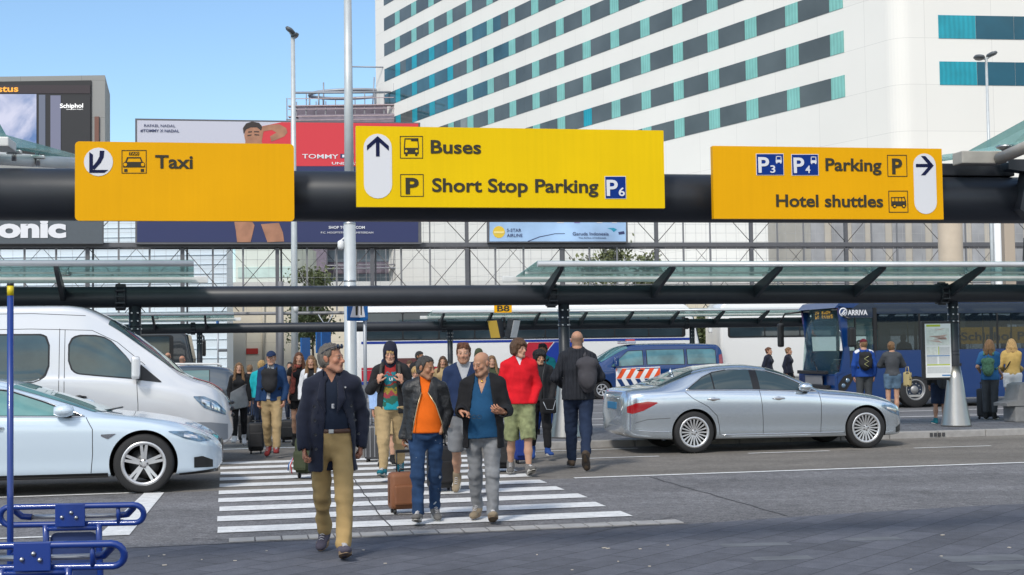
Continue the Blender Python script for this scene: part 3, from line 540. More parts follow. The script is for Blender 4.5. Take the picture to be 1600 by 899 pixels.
# building site with scaffolding
M_SITE = mat('site_brick', (.17, .145, .185), .8, var=.2, vscale=.3); M_SCAF = mat('scaffold_tube', (.33, .33, .36), .5, .6); M_NET = mat('scaffold_net', (.26, .22, .27), .8, var=.2, vscale=1.2, trans=.3, alpha=(.9, .9, 1))
s0 = P(458, 500, 170.); s0.z = 0; s1 = P(618, 500, 174.); sw = (s1.x-s0.x)
site = thing('unfinished_building', 'brick coloured building under construction wrapped in scaffolding', 'building', tuple(s0))
zt = P(530, 165, 170.).z
mb = MB(); mb.box((sw/2, 10, zt/2), (sw, 18, zt)); mb.build('wall', M_SITE, site)
mb = MB(); fl = 3.1
for k in range(int(zt/fl)): mb.box((sw/2, .96, fl*k+1.7), (sw-1, .1, 1.5))
each(mb, 'window_band', mat('site_glass', (.18, .22, .26), .2, var=.3, vscale=.6), site)
mb = MB()
for i in range(12):
    x = -.5+i*(sw+1)/11; mb.tube([(x, -.8, 0), (x, -.8, zt+random.choice((.4, .9, 1.4, 2.6)))], .07, 5)
for k in range(int(zt/fl)+1): mb.tube([(-.6, -.8, k*fl+.4), (sw+.6, -.8, k*fl+.4)], .08, 5); mb.box((sw/2, -.2, k*fl), (sw+1.4, 1.3, .12))
for i in range(0, 11, 2): mb.tube([(-.5+i*(sw+1)/11, -.85, 0), (-.5+(i+2)*(sw+1)/11, -.85, zt)], .05, 5)
each_ = mb.build('scaffold', M_SCAF, site); mb = MB()
for zz in (zt-.15, zt-1.5, zt-2.9): mb.box((sw/2+.3, -.55, zz), (sw+1.2, .9, .14)); mb.box((sw/2+.3, -.98, zz+.9), (sw+1.2, .05, .10))
each(mb, 'floor_edge', mat('scaffold_board', (.38, .30, .32), .7, var=.2), site)
mb = MB(); mb.box((sw/2+1, -.95, zt-3), (sw, .03, 3.4)); mb.box((sw*.2, -.95, zt*.45), (sw*.3, .03, 6)); each(mb, 'safety_net', M_NET, site)
mb = MB(); cc = (sw*.52, 6, zt+2.6)
mb.tube([(cc[0]+5.2*math.cos(a), cc[1]+3*math.sin(a), cc[2]+math.cos(a)*.1) for a in [2*math.pi*k/24 for k in range(24)]], .22, 6, closed=True)
for k in range(8): a = k*math.pi/4; mb.tube([(cc[0]+5.2*math.cos(a), cc[1]+3*math.sin(a), zt), (cc[0]+5.2*math.cos(a), cc[1]+3*math.sin(a), cc[2])], .12, 5)
mb.tube([(.5, 0, zt+1.7), (sw, 0, zt+1.6)], .16, 5); mb.tube([(sw*.3, 2, zt), (sw*.3, 2, zt+3.4)], .1, 5); mb.tube([(sw*.8, 2, zt), (sw*.82, 2, zt+4.0)], .08, 5); mb.tube([(sw*.55, 2, zt+5.4), (sw*1.05, 2, zt+5.2)], .10, 5); mb.tube([(sw*.95, 2, zt), (sw*.95, 2, zt+6)], .10, 5)
mb.build('roof_steelwork', mat('roof_steel', (.30, .32, .36), .5, .3), site)
g0 = P(368, 440, 150.); g0.z = 0; gw = P(462, 440, 150.).x-g0.x; zt2 = P(400, 378, 150.).z
gb = thing('office_building', 'pale green and white banded office block beyond the warehouse', 'building', tuple(g0))
MB().box((gw/2, 8, zt2/2), (gw, 16, zt2)).build('wall', mat('office_wall', (.62, .66, .60), .6, var=.08, vscale=.3), gb)
mb = MB()
for k in range(int(zt2/3)): mb.box((gw/2, -.03, 3*k+1.9), (gw-.6, .1, 1.2))
each(mb, 'window_band', mat('office_glass', (.50, .62, .58), .2, var=.2, vscale=.5), gb)
# LED screen building at the left
D = 92.; l0 = P(-160, 400, D); l1 = P(164, 400, D); zt = P(145, 118, D).z; zb = 0
led = thing('screen_building', 'grey block with a big lit advertising screen at the left edge', 'building', (l0.x, l0.y, 0))
lw = l1.x-l0.x; M_LG = mat('grey_cladding', (.26, .26, .25), .6, var=.06, vscale=.2); clad(M_LG, 4.2, 2.6, .6)
poly = [Vector((0, 0, 0)), Vector((lw, 0, 0)), Vector((P(172, 400, D+7).x-l0.x, 7, 0)), Vector((0, 9, 0))]
vs, fs, uv = wallmesh(poly, 0, zt); uvmesh('wall', vs, fs, uv, M_LG, led)
fr = frame((0, -.02, 0))
def LX(px, py): p = P(px, py, D); return p.x-l0.x, p.z
a = LX(-120, 130); b = LX(143, 245)
MB().prism([a, (b[0], a[1]), b, (a[0], b[1])], .0, .1, fr).build('screen_frame', mat('screen_frame', (.015, .013, .014), .4), led)
M_LED = mat('lit_screen', (.02, .02, .03), .5); n, l, bs = nodes_of(M_LED)
tcn = n.new('ShaderNodeTexCoord'); nz_ = n.new('ShaderNodeTexNoise'); nz_.inputs['Scale'].default_value = .28; nz_.inputs['Detail'].default_value = 5; nz_.inputs['Distortion'].default_value = 1.6; l.new(tcn.outputs['Object'], nz_.inputs[0])
cr = n.new('ShaderNodeValToRGB'); cr.color_ramp.elements[0].position = .33; cr.color_ramp.elements[0].color = (.10, .22, .50, 1); cr.color_ramp.elements[1].position = .62; cr.color_ramp.elements[1].color = (.72, .74, .92, 1); l.new(nz_.outputs['Fac'], cr.inputs[0]); l.new(cr.outputs[0], bs.inputs['Emission Color']); bs.inputs['Emission Strength'].default_value = .62
def led_panel(x0, y0, x1, y1, M, name):
    return MB().prism([LX(x0, y1), LX(x1, y1), LX(x1, y0), LX(x0, y0)], .12, .14, fr).build(name, M, led)
led_panel(-120, 148, 58, 232, M_LED, 'lit_screen'); led_panel(62, 149, 72, 236, mat('lit_strip', (.02, .02, .03), .5, emit=(.25, .3, .42), estr=.35), 'lit_strip'); led_panel(80, 150, 96, 240, mat('lit_strip_pale', (.02, .02, .03), .5, emit=(.30, .32, .48), estr=.4), 'lit_strip')
led_panel(98, 151, 142, 243, mat('dark_screen', (.02, .017, .018), .35), 'dark_screen'); led_panel(-120, 134, 142, 147, mat('ticker', (.03, .018, .022), .4), 'ticker')
M_AMB = mat('amber_led', (.1, .05, 0), .5, emit=(1., .42, .04), estr=.9); M_WLED = mat('white_led', (.1, .1, .1), .5, emit=(1, 1, 1), estr=.9)
x, z = LX(-2, 144.5); x1, _ = LX(30, 144); text('stus', fr, x, z, .62, M_AMB, led, .02, x1-x, off=.15)
x, z = LX(95, 169.5); x1, _ = LX(131, 170); text('Schiphol', fr, x, z, .42, M_WLED, led, .02, x1-x, off=.15); x, z = LX(105, 172.5); text('Amsterdam Airport', fr, x, z, .10, M_WLED, led, .01, LX(131, 170)[0]-x, off=.15)
x, z = LX(152, 220); MB().box((x, -.08, z), (.3, .12, 3.3)).build('downpipe', mat('rust_pipe', (.16, .07, .05), .6), led)
ha = P(-160, 440, 91.); hb = P(366, 440, 91.); hz_ = P(100, 325, 91.).z; ph = thing('louvred_hall', 'pale blue white louvred hall behind the left end of the lattice frame', 'building', (ha.x, ha.y-.2, 0)); hw_ = hb.x-ha.x
ML_ = mat('louvre_white', (.66, .74, .80), .35, var=.08, vscale=.12)
MB().box((hw_/2, -1.2, hz_/2), (hw_, 2., hz_)).build('wall', ML_, ph); mb = MB()
for k in range(int(hz_/.62)): mb.box((hw_/2, -2.24, .3+.62*k), (hw_, .05, .03))
tag(mb.build('louvre', mat('louvre_edge', (.60, .68, .74), .5), ph), kind='stuff')
# ================================================================== TRUSS SCREEN WITH ADVERTISING
M_TRUSS = mat('truss_steel', (.115, .115, .125), .55, .2, var=.1); M_TRUSS2 = mat('truss_pale', (.20, .20, .21), .55, .2); M_CABLE = mat('cable', (.10, .09, .09), .6)
t0 = P(-60, 384, 71.5); t0.z = 0; dT = Vector((math.cos(R_(9.7)), math.sin(R_(9.7)), 0)); RT = R_(9.7)
truss = thing('advertising_frame', 'long steel lattice frame that carries the billboards', 'frame', tuple(t0), RT)
def TX(px, py=400):                      # local x and z of a pixel on the frame's plane
    q = along(t0, dT, px, P(px, py, 76).z); a = t0+dT*q; return q, P(px, py, a.y).z
TL = TX(1620)[0]; zg = TX(500, 383)[1]; zt_ = TX(500, 292)[1]; zbm = TX(500, 489)[1]
mb = MB(); mb.box((TL/2, 0, zg), (TL, .28, .26), bev=.02); mb.box((TL/2, .9, zg-.1), (TL, .14, .14)); mb.build('girder', M_TRUSS, truss)
mb = MB(); mb.tube([(0, .4, zbm), (TL, .4, zbm)], .09, 8); mb.tube([(0, .4, TX(500, 447)[1]), (TL, .4, TX(500, 447)[1])], .03, 6); mb.build('lower_tube', M_TRUSS2, truss)
xs = [TX(285+148.2*k)[0] for k in range(-2, 10)]
for x in xs:
    mb = MB(); mb.box((x, 0, zg/2-.1), (.21, .21, zg-.2)); mb.box((x+.22, .5, zg/2), (.1, .1, zg)); 
    mb.box((x, 0, (zg+zt_)/2), (.2, .2, zt_-zg-.26))
    mb.build('main_post', M_TRUSS, truss)
for x in xs[:-1]:
    for j in (1, 2):
        xx = x+(xs[1]-xs[0])*j/3; mb = MB(); mb.box((xx, 0, (zbm+zg)/2), (.10, .10, zg-zbm-.2)); mb.box((xx, 0, (zg+zt_)/2), (.08, .08, zt_-zg-.2)); mb.build('post', M_TRUSS2, truss)
mb = MB(); st = (xs[1]-xs[0])
for x in xs:
    for sx in (-1, 1):
        for (za, zb_) in ((zg-.1, zbm+.1), (zg+.1, zg+3.4)): mb.tube([(x, -.06, za), (x+sx*st*.62, -.06, zb_)], .022, 4)
        mb.tube([(x+sx*st*.5, .5, zg-.1), (x+sx*st*1.1, .5, zbm+.4)], .014, 4)
mb.build('bracing_cable', M_CABLE, truss)
mb = MB()
for i in range(int(TL/.62)): mb.box((i*.62, .7, (zbm+zt_)/2), (.012, .012, zt_-zbm))
for k in range(14): mb.box((TL/2, .7, zbm+(zt_-zbm)*k/14), (TL, .012, .012))
mb.build('wire_mesh', mat('wire', (.42, .42, .42), .5), truss)
# billboards on the frame
def bx(px, py): return TX(px, py)
def billboard(label, x0, y0, x1, y1, th=.35):
    a = bx(x0, y1); b = bx(x1, y0); o = t0+dT*a[0]; t = thing('billboard', label, 'billboard', (o.x, o.y, a[1]), RT, None)
    w, h = b[0]-a[0], bx(x0, y0)[1]-a[1]
    mb = MB(); mb.prism([(0, 0), (w, 0), (w, h), (0, h)], .20, .20+th, FRONT); mb.build('frame', M_TRUSS, t)
    q = lambda px, py: (bx(px, py)[0]-a[0], bx(px, py)[1]-a[1])
    def patch(name, pts, M, off): return MB().prism([q(*p) for p in pts], .2+th+off, .2+th+off+.01, FRONT).build(name, M, t)
    def tx(s_, px0, px1, pyb, cap, M, bold=.01): 
        x, z = q(px0, pyb); x1_ = q(px1, pyb)[0]; return text(s_, FRONT, x, z, (q(px0, pyb-cap)[1]-z)/.73, M, t, bold, x1_-x, off=.2+th+.045, depth=.004)
    return t, patch, tx
bt, patch, tx = billboard('wide blue white and red fashion billboard with a man raising his arm', 213, 188, 655, 383)
M_BW = mat('poster_white', (.52, .52, .60), .5); M_BR = mat('poster_red', (.62, .035, .05), .5); M_BN = mat('poster_navy', (.022, .030, .105), .45); M_BT = mat('poster_ink', (.03, .04, .12), .5); M_BWT = mat('poster_lettering', (.75, .75, .78), .5)
patch('poster_field', [(216, 262), (458, 262), (458, 194), (216, 191)], M_BW, .002); patch('poster_field', [(458, 262), (652, 262), (652, 196), (440, 194), (410, 200), (405, 262)], M_BR, .014); patch('poster_field', [(216, 380), (652, 380), (652, 262.5), (216, 262.5)], M_BN, .002)
M_TAN = mat('printed_skin', (.36, .17, .10), .5, var=.3, vscale=1.5); M_PH = mat('printed_hair', (.03, .02, .016), .5)
patch('printed_figure', [(384, 224), (382, 215), (384, 204), (391, 198), (402, 197), (408, 201), (420, 198), (436, 197), (447, 203), (449, 210), (444, 216), (430, 222), (424, 224), (422, 216), (432, 210), (425, 206), (412, 208), (409, 224), (415, 240), (380, 240)], M_TAN, .026)
patch('printed_hair', [(381, 212), (380, 203), (385, 196), (394, 193), (405, 195), (410, 201), (408, 207), (402, 202), (392, 202), (385, 205)], M_PH, .038)
patch('printed_figure', [(366, 345), (392, 344), (398, 354), (392, 380), (371, 380), (369, 362)], M_TAN, .026); patch('printed_figure', [(408, 352), (436, 350), (442, 365), (444, 379), (418, 380)], M_TAN, .026)
patch('printed_hair', [(387, 214), (393, 213), (393, 214.5), (387, 215.2)], M_PH, .042); patch('printed_hair', [(398, 212.5), (405, 213), (405, 214.5), (398, 214)], M_PH, .042); patch('printed_hair', [(388, 208.5), (394, 208), (394, 209.5), (388, 210)], M_PH, .042); patch('printed_hair', [(397, 208), (405, 208), (405, 209.5), (397, 209.3)], M_PH, .042)
tx('RAFAEL NADAL', 227, 275, 201, 4.2, M_BT, .0); tx('#TOMMY X NADAL', 221, 281, 208.8, 4.4, M_BT, .012); tx('TOMMY', 472, 528, 250, 7, M_BWT, .006); tx('HILFIGER', 556, 620, 250, 7, M_BWT, .006); tx('UNDERWEAR', 518, 585, 259.5, 4, M_BWT, .01)
patch('printed_flag', [(531, 250), (552, 250), (552, 243), (531, 243)], M_BN, .02); patch('printed_flag', [(534, 248.5), (541, 248.5), (541, 244.5), (534, 244.5)], M_BWT, .036); patch('printed_flag', [(541, 248.5), (549, 248.5), (549, 244.5), (541, 244.5)], M_BR, .036)
tx('SHOP TOMMY.COM', 513, 569, 359, 4.2, M_BWT, .02); tx('P.C. HOOFTSTRAAT   AMSTERDAM', 501, 582, 366.5, 3.0, M_BWT, .0)
bt2, patch, tx = billboard('small pale blue airline billboard under the bright yellow sign', 760, 312, 977, 380.5, .25)
M_SKYB = mat('poster_sky', (.32, .47, .68), .5, var=.35, vscale=.35)
patch('poster_field', [(763, 378.5), (975, 378.5), (975, 314), (763, 314)], M_SKYB, .002)
patch('award_badge', circ(777.5, 364, 9.3, 24), mat('poster_gold', (.70, .48, .04), .5), .014); patch('award_badge', [(770, 363), (785, 363), (785, 366), (770, 366)], mat('poster_gold_pale', (.8, .66, .25), .5), .026)
tx('5-STAR', 790, 812, 363.5, 5.2, M_BT, .0); tx('AIRLINE', 790, 814, 371.5, 5.2, M_BT, .0); tx('Garuda Indonesia', 892, 948, 369, 5.2, M_BT, .004); tx('The Airline of Indonesia', 901, 944, 373.8, 2.2, M_BT, 0)
patch('bird_mark', [(946, 358), (956, 357.5), (961, 360), (956, 364), (952, 360)], mat('poster_teal', (.01, .25, .38), .5), .014); patch('skyteam_mark', [(963, 364), (972, 362.5), (973, 367), (964, 368)], M_BT, .014)
patch('swoosh', [(822, 378), (840, 371), (865, 366), (880, 366), (880, 366.8), (865, 367), (841, 372), (824, 378.5)], M_BT, .014)
for px, w in ((873, 11), (899, 9), (934, 9), (957, 8)): patch('printed_figure', [(px-w/2, 350), (px+w/2, 350), (px+w*.3, 336), (px-w*.3, 336)], M_BWT if px != 899 else mat('poster_violet', (.22, .17, .4), .5), .014)
bt3, patch, tx = billboard('dark slate sign board with big rounded white letters at the left edge', -260, 340, 163, 383, .35)
patch('board_face', [(-255, 382), (162, 382), (162, 341), (-255, 341)], mat('slate_board', (.085, .10, .115), .5, var=.05), .002)
def fat(s_, px0, px1, pyb, cap): tx(s_, px0, px1, pyb, cap, M_BWT, .045)
tx('Panas', -150, -3, 371.5, 29, M_BWT, .05); tx('onic', 0, 106, 371.5, 29, M_BWT, .05)
# columns and grey curtain hall right behind the frame
hall = thing('glazed_hall', 'low glazed hall with grey blinds behind the right half of the frame', 'building', tuple(P(1270, 450, 88.).xy)+(0,), RT)
zh = P(1400, 322, 88).z
MB().box((9.5, 4, zh/2), (19, 8, zh)).build('wall', mat('hall_wall', (.46, .42, .36), .5, var=.12, vscale=.4), hall)
mb = MB()
for k in range(14): mb.box((k*1.42+.4, -.04, zh/2), (.9, .08, zh-1))
each(mb, 'blind', mat('blind', (.33, .33, .34), .4, var=.3, vscale=.5), hall)
MB().box((17.5, -.2, zh/2+1.5), (4.2, .3, zh-5)).build('blue_pane', mat('hall_glass', (.20, .27, .34), .1, spec=.8), hall)
a = P(1486, 412, 56.); MB_ = MB().tube([(a.x, a.y, 0), (a.x, a.y, P(1486, 300, 56.).z)], .50, 28); o = MB_.build('concrete_column', mat('concrete_column', (.42, .35, .27), .7, var=.08, vscale=2)); tag(o, 'thick round beige concrete column rising behind the parking sign', 'column')
a = P(1560, 412, 66.); o = MB().tube([(a.x, a.y, 0), (a.x, a.y, P(1560, 300, 66.).z)], .17, 14).build('flagpole', mat('white_pole', (.75, .75, .73), .5)); tag(o, 'thin white pole behind the right shelter roof', 'pole')
a = P(1576, 412, 70.); o = MB().box((a.x, a.y, 4.6), (.55, .55, 9.2), bev=.04).build('square_column', mat('tan_column', (.40, .33, .26), .7)); tag(o, 'square tan column at the right edge behind the thin white pole', 'column')
t = thing('dark_stair', 'dark sloping stair flank at the far right edge above the shelter roof', 'stair', tuple(P(1572, 412, 74.).xy)+(0,))
z1 = P(1600, 372, 74).z; z0 = P(1575, 410, 74).z
MB().prism([(0, z0-2.5), (5, z0-2.5), (5, z1+.5), (1, z1), (.9, z0)], 0, 1.5, FRONT).build('flank', mat('stair_dark', (.03, .032, .035), .6), t)
MB().tube([(0, -1.6, z0-.4), (1.8, -1.6, z1-.2)], .08, 8).build('handrail', M_TRUSS, t); MB().box((2.5, -.7, (z0-2.5)/2), (.4, .4, z0-2.5)).build('support', M_TRUSS, t)
# ================================================================== POLES AND LAMPS
M_GALV = mat('galvanised_pole', (.50, .53, .54), .45, .25, var=.08, vscale=4); M_LAMPH = mat('lamp_head', (.10, .11, .12), .5)
M_PBLUE = mat('traffic_blue', (.008, .10, .32), .4); M_SILV = mat('sign_back', (.35, .37, .40), .5, .4)
a = P(549, 690, 26.8); t = thing('lamp_post', 'thick pale grey mast beside the small blue pedestrian sign', 'mast', (a.x, a.y, .12))
zb_ = 9.3; mb = MB(); mb.tube([(0, 0, 0), (0, 0, .4), (0, 0, 4.2)], [.13, .125, .12], 24); mb.tube([(0, 0, 4.2), (0, 0, zb_)], [.10, .075], 24); mb.build('pole', M_GALV, t)
mb = MB(); mb.lathe([(.105, -.02), (.12, 0), (.12, .04), (.09, .06)], (0, 0, 4.2), 'Z', 20); mb.lathe([(.118, 0), (.128, .0), (.128, .03), (.118, .03)], (0, 0, 2.95), 'Z', 20); mb.lathe([(.118, 0), (.128, .0), (.128, .03), (.118, .03)], (0, 0, 3.06), 'Z', 20); each(mb, 'pole_band', M_BOLT, t)
z = P(543, 383, 26.8).z-.12; mb = MB(); mb.lathe([(0, -.10), (.05, -.09), (.065, -.04), (.065, .06), (.03, .09), (0, .09)], (-.17, -.06, z), 'Z', 14); mb.tube([(-.17, -.06, z+.08), (-.1, -.05, z+.14), (0, 0, z+.14)], .018, 8); mb.build('camera_dome', mat('white_plastic', (.7, .7, .7), .4), t)
mb = MB(); mb.tube([(-.05, 0, zb_), (-.05, -.02, zb_+.05), (-.9, -.15, zb_+.35)], .04, 10); mb.tube([(.05, 0, zb_), (.9, .15, zb_+.35)], .04, 10); mb.build('lamp_arm', M_GALV, t)
for sx in (-1, 1): MB().box((sx*1.05, sx*.17, zb_+.38), (.7, .26, .12), bev=.05).build('lamp_head', M_LAMPH, t)
a = P(557, 500, 26.2); t = thing('pedestrian_sign', 'small blue pedestrian crossing sign on the thick grey mast', 'sign', (a.x, a.y, 0), 0)
zc = P(557, 477, 26.2).z
for (x, rz) in ((-.02, R_(58)), (.13, R_(-62))):
    e = Vector((math.cos(rz), math.sin(rz), 0)); f = Vector((e.y, -e.x, 0)); f = f if f.y < 0 else -f; fr = (Vector((x, -.03, zc)), e, Vector((0, 0, 1)), f)
    b_ = MB().prism(rrect(.52, .62, .03, x0=-.26, y0=-.31), 0, .03, fr).build('panel', M_PBLUE, t)
    MB().prism([(-.19, -.24), (.19, -.24), (0, .22)], .031, .034, fr).build('white_triangle', M_SWHITE, b_); MB().prism([(-.03, -.2), (.03, -.2), (.05, .08), (-.04, .08)], .035, .037, fr).build('walker_mark', M_INK, b_)
MB().tube([(.16, .02, .12), (.16, .02, zc+.35)], .035, 10).build('post', M_SILV, t)
def floodmast(label, px, pyb, D, ptop, r, heads, group=None):
    a = P(px, pyb, D); zt = P(px, ptop, D).z; t = thing('lamp_post', label, 'lamp post', (a.x, a.y, 0), 0, group)
    MB().tube([(0, 0, 0), (0, 0, zt*.4), (0, 0, zt)], [r*1.25, r*1.05, r*.72], 18).build('pole', M_GALV, t)
    for (dx, dy, dz, L, rot) in heads:
        h = MB(); h.lathe([(0, -.05*L), (.30*L, -.05*L), (.42*L, .06*L), (.36*L, .2*L), (.12*L, .27*L), (0, .28*L)], (0, 0, 0), 'Z', 18)
        R2 = Matrix.Rotation(R_(rot), 3, 'Y'); h.v = [R2@Vector((v.x, v.y*1.6, v.z))+Vector((dx, dy, zt+dz)) for v in h.v]; hd = h.build('lamp_head', M_LAMPH, t)
        MB().tube([(0, 0, zt-.1), (dx*.5, dy*.5, zt+dz*.5-.03), (dx, dy, zt+dz)], .06, 8).build('bracket', M_GALV, hd)
    return t, zt
t, zt = floodmast('tall slim floodlight mast with two dark round heads', 461, 600, 62., 55, .135, [(-.13, -.1, .15, .62, 35), (.1, .1, -.05, .5, -30)])
z = P(461, 481, 62).z; MB().lathe([(0, -.2), (.1, -.18), (.12, 0), (.1, .14), (0, .16)], (.08, -.12, z), 'Z', 12).build('camera_dome', MATS['white_plastic'], t)
floodmast('slim white street lamp with two flat heads before the hotel', 1551, 420, 78., 90, .10, [(-.42, 0, -.06, .75, 12), (.35, 0, .12, .75, -18)])
# small stop signs, posts
def stop_post(label, px, pt, pb, D, w=.35, M=M_PBLUE, rz=R_(60), hasp=True):
    a = P(px, pt, D); t = thing('stop_sign_post', label, 'sign', (a.x, a.y, 0), 0, None); zt = a.z; zb_ = P(px, pb, D).z
    e = Vector((math.cos(rz), math.sin(rz), 0)); f = Vector((e.y, -e.x, 0)); fr = (Vector((0, 0, zb_)), e, Vector((0, 0, 1)), f)
    MB().prism(rrect(w, zt-zb_, .03, x0=-w/2), -.03, .03, fr).build('panel', M, t); MB().tube([(0, .06, 0), (0, .06, zt)], .04, 8).build('post', M_SILV, t); return t
stop_post('blue bus stop sign left of the pair by the street tree', 477, 528, 563, 58, .6)
stop_post('blue bus stop sign farther left of the taller pair', 501, 515, 552, 56, .6)
t = stop_post('tallest blue bus stop sign with a forked bracket on top', 509, 505, 548, 55, .6); z = P(509, 505, 55).z
MB().tube([(-.3, 0, z+.35), (-.1, 0, z+.02), (.1, 0, z+.02), (.3, 0, z+.35)], .025, 6).build('bracket', M_SILV, t)
t = stop_post('thin blue grey post with a small dark arm beside the warehouse', 340, 500, 512, 60, .2, M_PBLUE, R_(80)); z = P(340, 548, 60).z; MB().box((.22, 0, z), (.4, .06, .12), bev=.02).build('arm', M_LAMPH, t)
a = P(439, 500, 64); o = MB().tube([(a.x, a.y, 0), (a.x, a.y, P(439, 440, 64).z)], .13, 12).build('grey_post', M_TRUSS2); tag(o, 'plain dark grey post right of the capped boy', 'post')
# B8 sign and departure monitors on the far shelter
a = P(786, 482, 50.0); t = thing('stop_sign', 'small yellow B8 stop sign above the far shelter beam', 'sign', (a.x, a.y, a.z), R_(4))
hw, hh = .33, .16
MB().prism(rrect(2*hw, 2*hh, .03, x0=-hw, y0=-hh), -.06, 0, FRONT).build('panel', M_SIGNO, t); text('B8', FRONT, -.22, -.11, .30, M_INK, t, .025, .46)
MB().box((0, .5, -.35), (.06, .9, .06)).build('bracket', M_BEAM, t)
a = P(788, 510, 51.2); t = thing('departure_monitor', 'pair of angled departure monitors hanging under the B8 sign', 'monitor', (a.x, a.y, a.z), 0)
MB().box((0, .2, .1), (.1, .1, .5)).build('hanger', M_BEAM, t)
for (x, rz, nm, M2) in ((.30, R_(62), 'right', M_ALUP), (-.30, R_(-48), 'left', mat('monitor_yellow', (.5, .33, .05), .5))):
    R3 = Matrix.Rotation(rz, 3, 'Z') @ Matrix.Rotation(R_(14), 3, 'X'); b_ = MB().box((x, 0, -.08), (.56, .26, .72), R3, bev=.03).build('housing', M_BEAM, t)
    c_ = Vector((x, 0, -.08))+R3@Vector((0, -.135, 0)); MB().box(c_, (.52, .012, .67), R3).build('screen', M2, b_)
# ================================================================== TREES
def leaf_mat(name, c, tr=.25):
    M = mat(name, c, .6, var=.35, vscale=3.); return M
def tree(label, loc, h, trunk_h, crown, nleaf, size, c, group=None, seed=1, trunk_r=.09, name='street_tree'):
    rg = random.Random(seed); t = thing(name, label, 'tree', loc, 0, group)
    mb = MB(); mb.tube([(0, 0, 0), (.03, 0, trunk_h*.6), (-.02, .02, trunk_h), (.05, 0, h*.82)], [trunk_r, trunk_r*.8, trunk_r*.6, trunk_r*.15], 8)
    tips = []
    for k in range(16):
        z = trunk_h*.8+rg.random()*(h*.92-trunk_h*.8); a = rg.random()*6.28; rr = crown*rg.uniform(.5, 1)*(1-.55*max(0, (z-trunk_h)/(h-trunk_h))**1.5)
        e = Vector((rr*math.cos(a), rr*math.sin(a), z+rg.uniform(.1, .5)*rr)); mb.tube([(0, 0, z-.3), e*.5+Vector((0, 0, (z-.2)*.5)), e], [trunk_r*.35, trunk_r*.22, .008], 5); tips.append(e)
    mb.build('trunk', mat('bark', (.10, .075, .055), .9, var=.3, vscale=6), t)
    vs, fs = [], []
    for k in range(nleaf):
        e = rg.choice(tips); f = rg.random()**.6; p = Vector((e.x*f, e.y*f, e.z))+Vector((rg.gauss(0, .24), rg.gauss(0, .24), rg.gauss(0, .26)))*crown*.75
        n_ = Vector((rg.gauss(0, 1), rg.gauss(0, 1), rg.gauss(.5, 1))).normalized(); a_ = n_.orthogonal().normalized(); b_ = n_.cross(a_); th = rg.random()*6.28; a_, b_ = a_*math.cos(th)+b_*math.sin(th), b_*math.cos(th)-a_*math.sin(th)
        s_ = size*rg.uniform(.6, 1.3); o = len(vs); vs += [p-a_*s_, p+b_*s_*.5, p+a_*s_, p-b_*s_*.5]; fs.append((o, o+1, o+2, o+3))
    raw('crown', vs, fs, leaf_mat('leaf_'+name+str(seed), c), t); return t
a = P(489, 600, 82.); tree('slender young street tree before the cream warehouse', (a.x, a.y, 0), P(489, 418, 82).z, 2.6, 1.75, 3800, .13, (.15, .18, .075), None, 4)
for i, (px, top, D, s_) in enumerate(((948, 392, 86, 2.2), (1012, 398, 88, 1.7))):
    a = P(px, 500, D); tree(['bushy tree behind the shelter roof left of the pair under the airline billboard', 'smaller thin tree behind the shelter roof to the right of the bushy one'][i], (a.x, a.y, 0), P(px, top, D).z, 2.2, s_, 3600, .16, (.15, .17, .07), 'trees behind the shelter roof', 11+i)
a = P(1190, 520, 95); tree('dark broad tree glimpsed under the far shelter roof', (a.x, a.y, 0), P(1190, 482, 95).z, 1.6, 2.4, 2600, .17, (.03, .05, .02), None, 21)
a = P(1106, 520, 70); tree('small light green shrub tree behind the police van', (a.x, a.y, 0), P(1106, 492, 70).z, 1.0, 1.3, 1600, .13, (.09, .11, .04), None, 23)
# ================================================================== VEHICLES
def pchip(pts):
    xs = np.array([p[0] for p in pts], float); ys = np.array([p[1] for p in pts], float); h = np.diff(xs); d = np.diff(ys)/h; m = np.zeros(len(xs))
    m[0], m[-1] = d[0], d[-1]
    for i in range(1, len(xs)-1):
        if d[i-1]*d[i] > 0: w1, w2 = 2*h[i]+h[i-1], h[i]+2*h[i-1]; m[i] = (w1+w2)/(w1/d[i-1]+w2/d[i])
    def f(x):
        x = np.clip(np.asarray(x, float), xs[0], xs[-1]); i = np.clip(np.searchsorted(xs, x)-1, 0, len(h)-1); t = (x-xs[i])/h[i]
        return (1+2*t)*(1-t)**2*ys[i]+t*(1-t)**2*h[i]*m[i]+t*t*(3-2*t)*ys[i+1]+t*t*(t-1)*h[i]*m[i+1]
    return f
def catmull(P, n):
    P = np.asarray(P, float); Q = np.vstack([2*P[0]-P[1], P, 2*P[-1]-P[-2]]); out = []
    for i in range(1, len(Q)-2):
        for k in range(n): t = k/n; a, b, c, d = Q[i-1], Q[i], Q[i+1], Q[i+2]; out.append(.5*((2*b)+(c-a)*t+(2*a-5*b+4*c-d)*t*t+(3*b-a-3*c+d)*t**3))
    out.append(Q[-2]); return np.array(out)
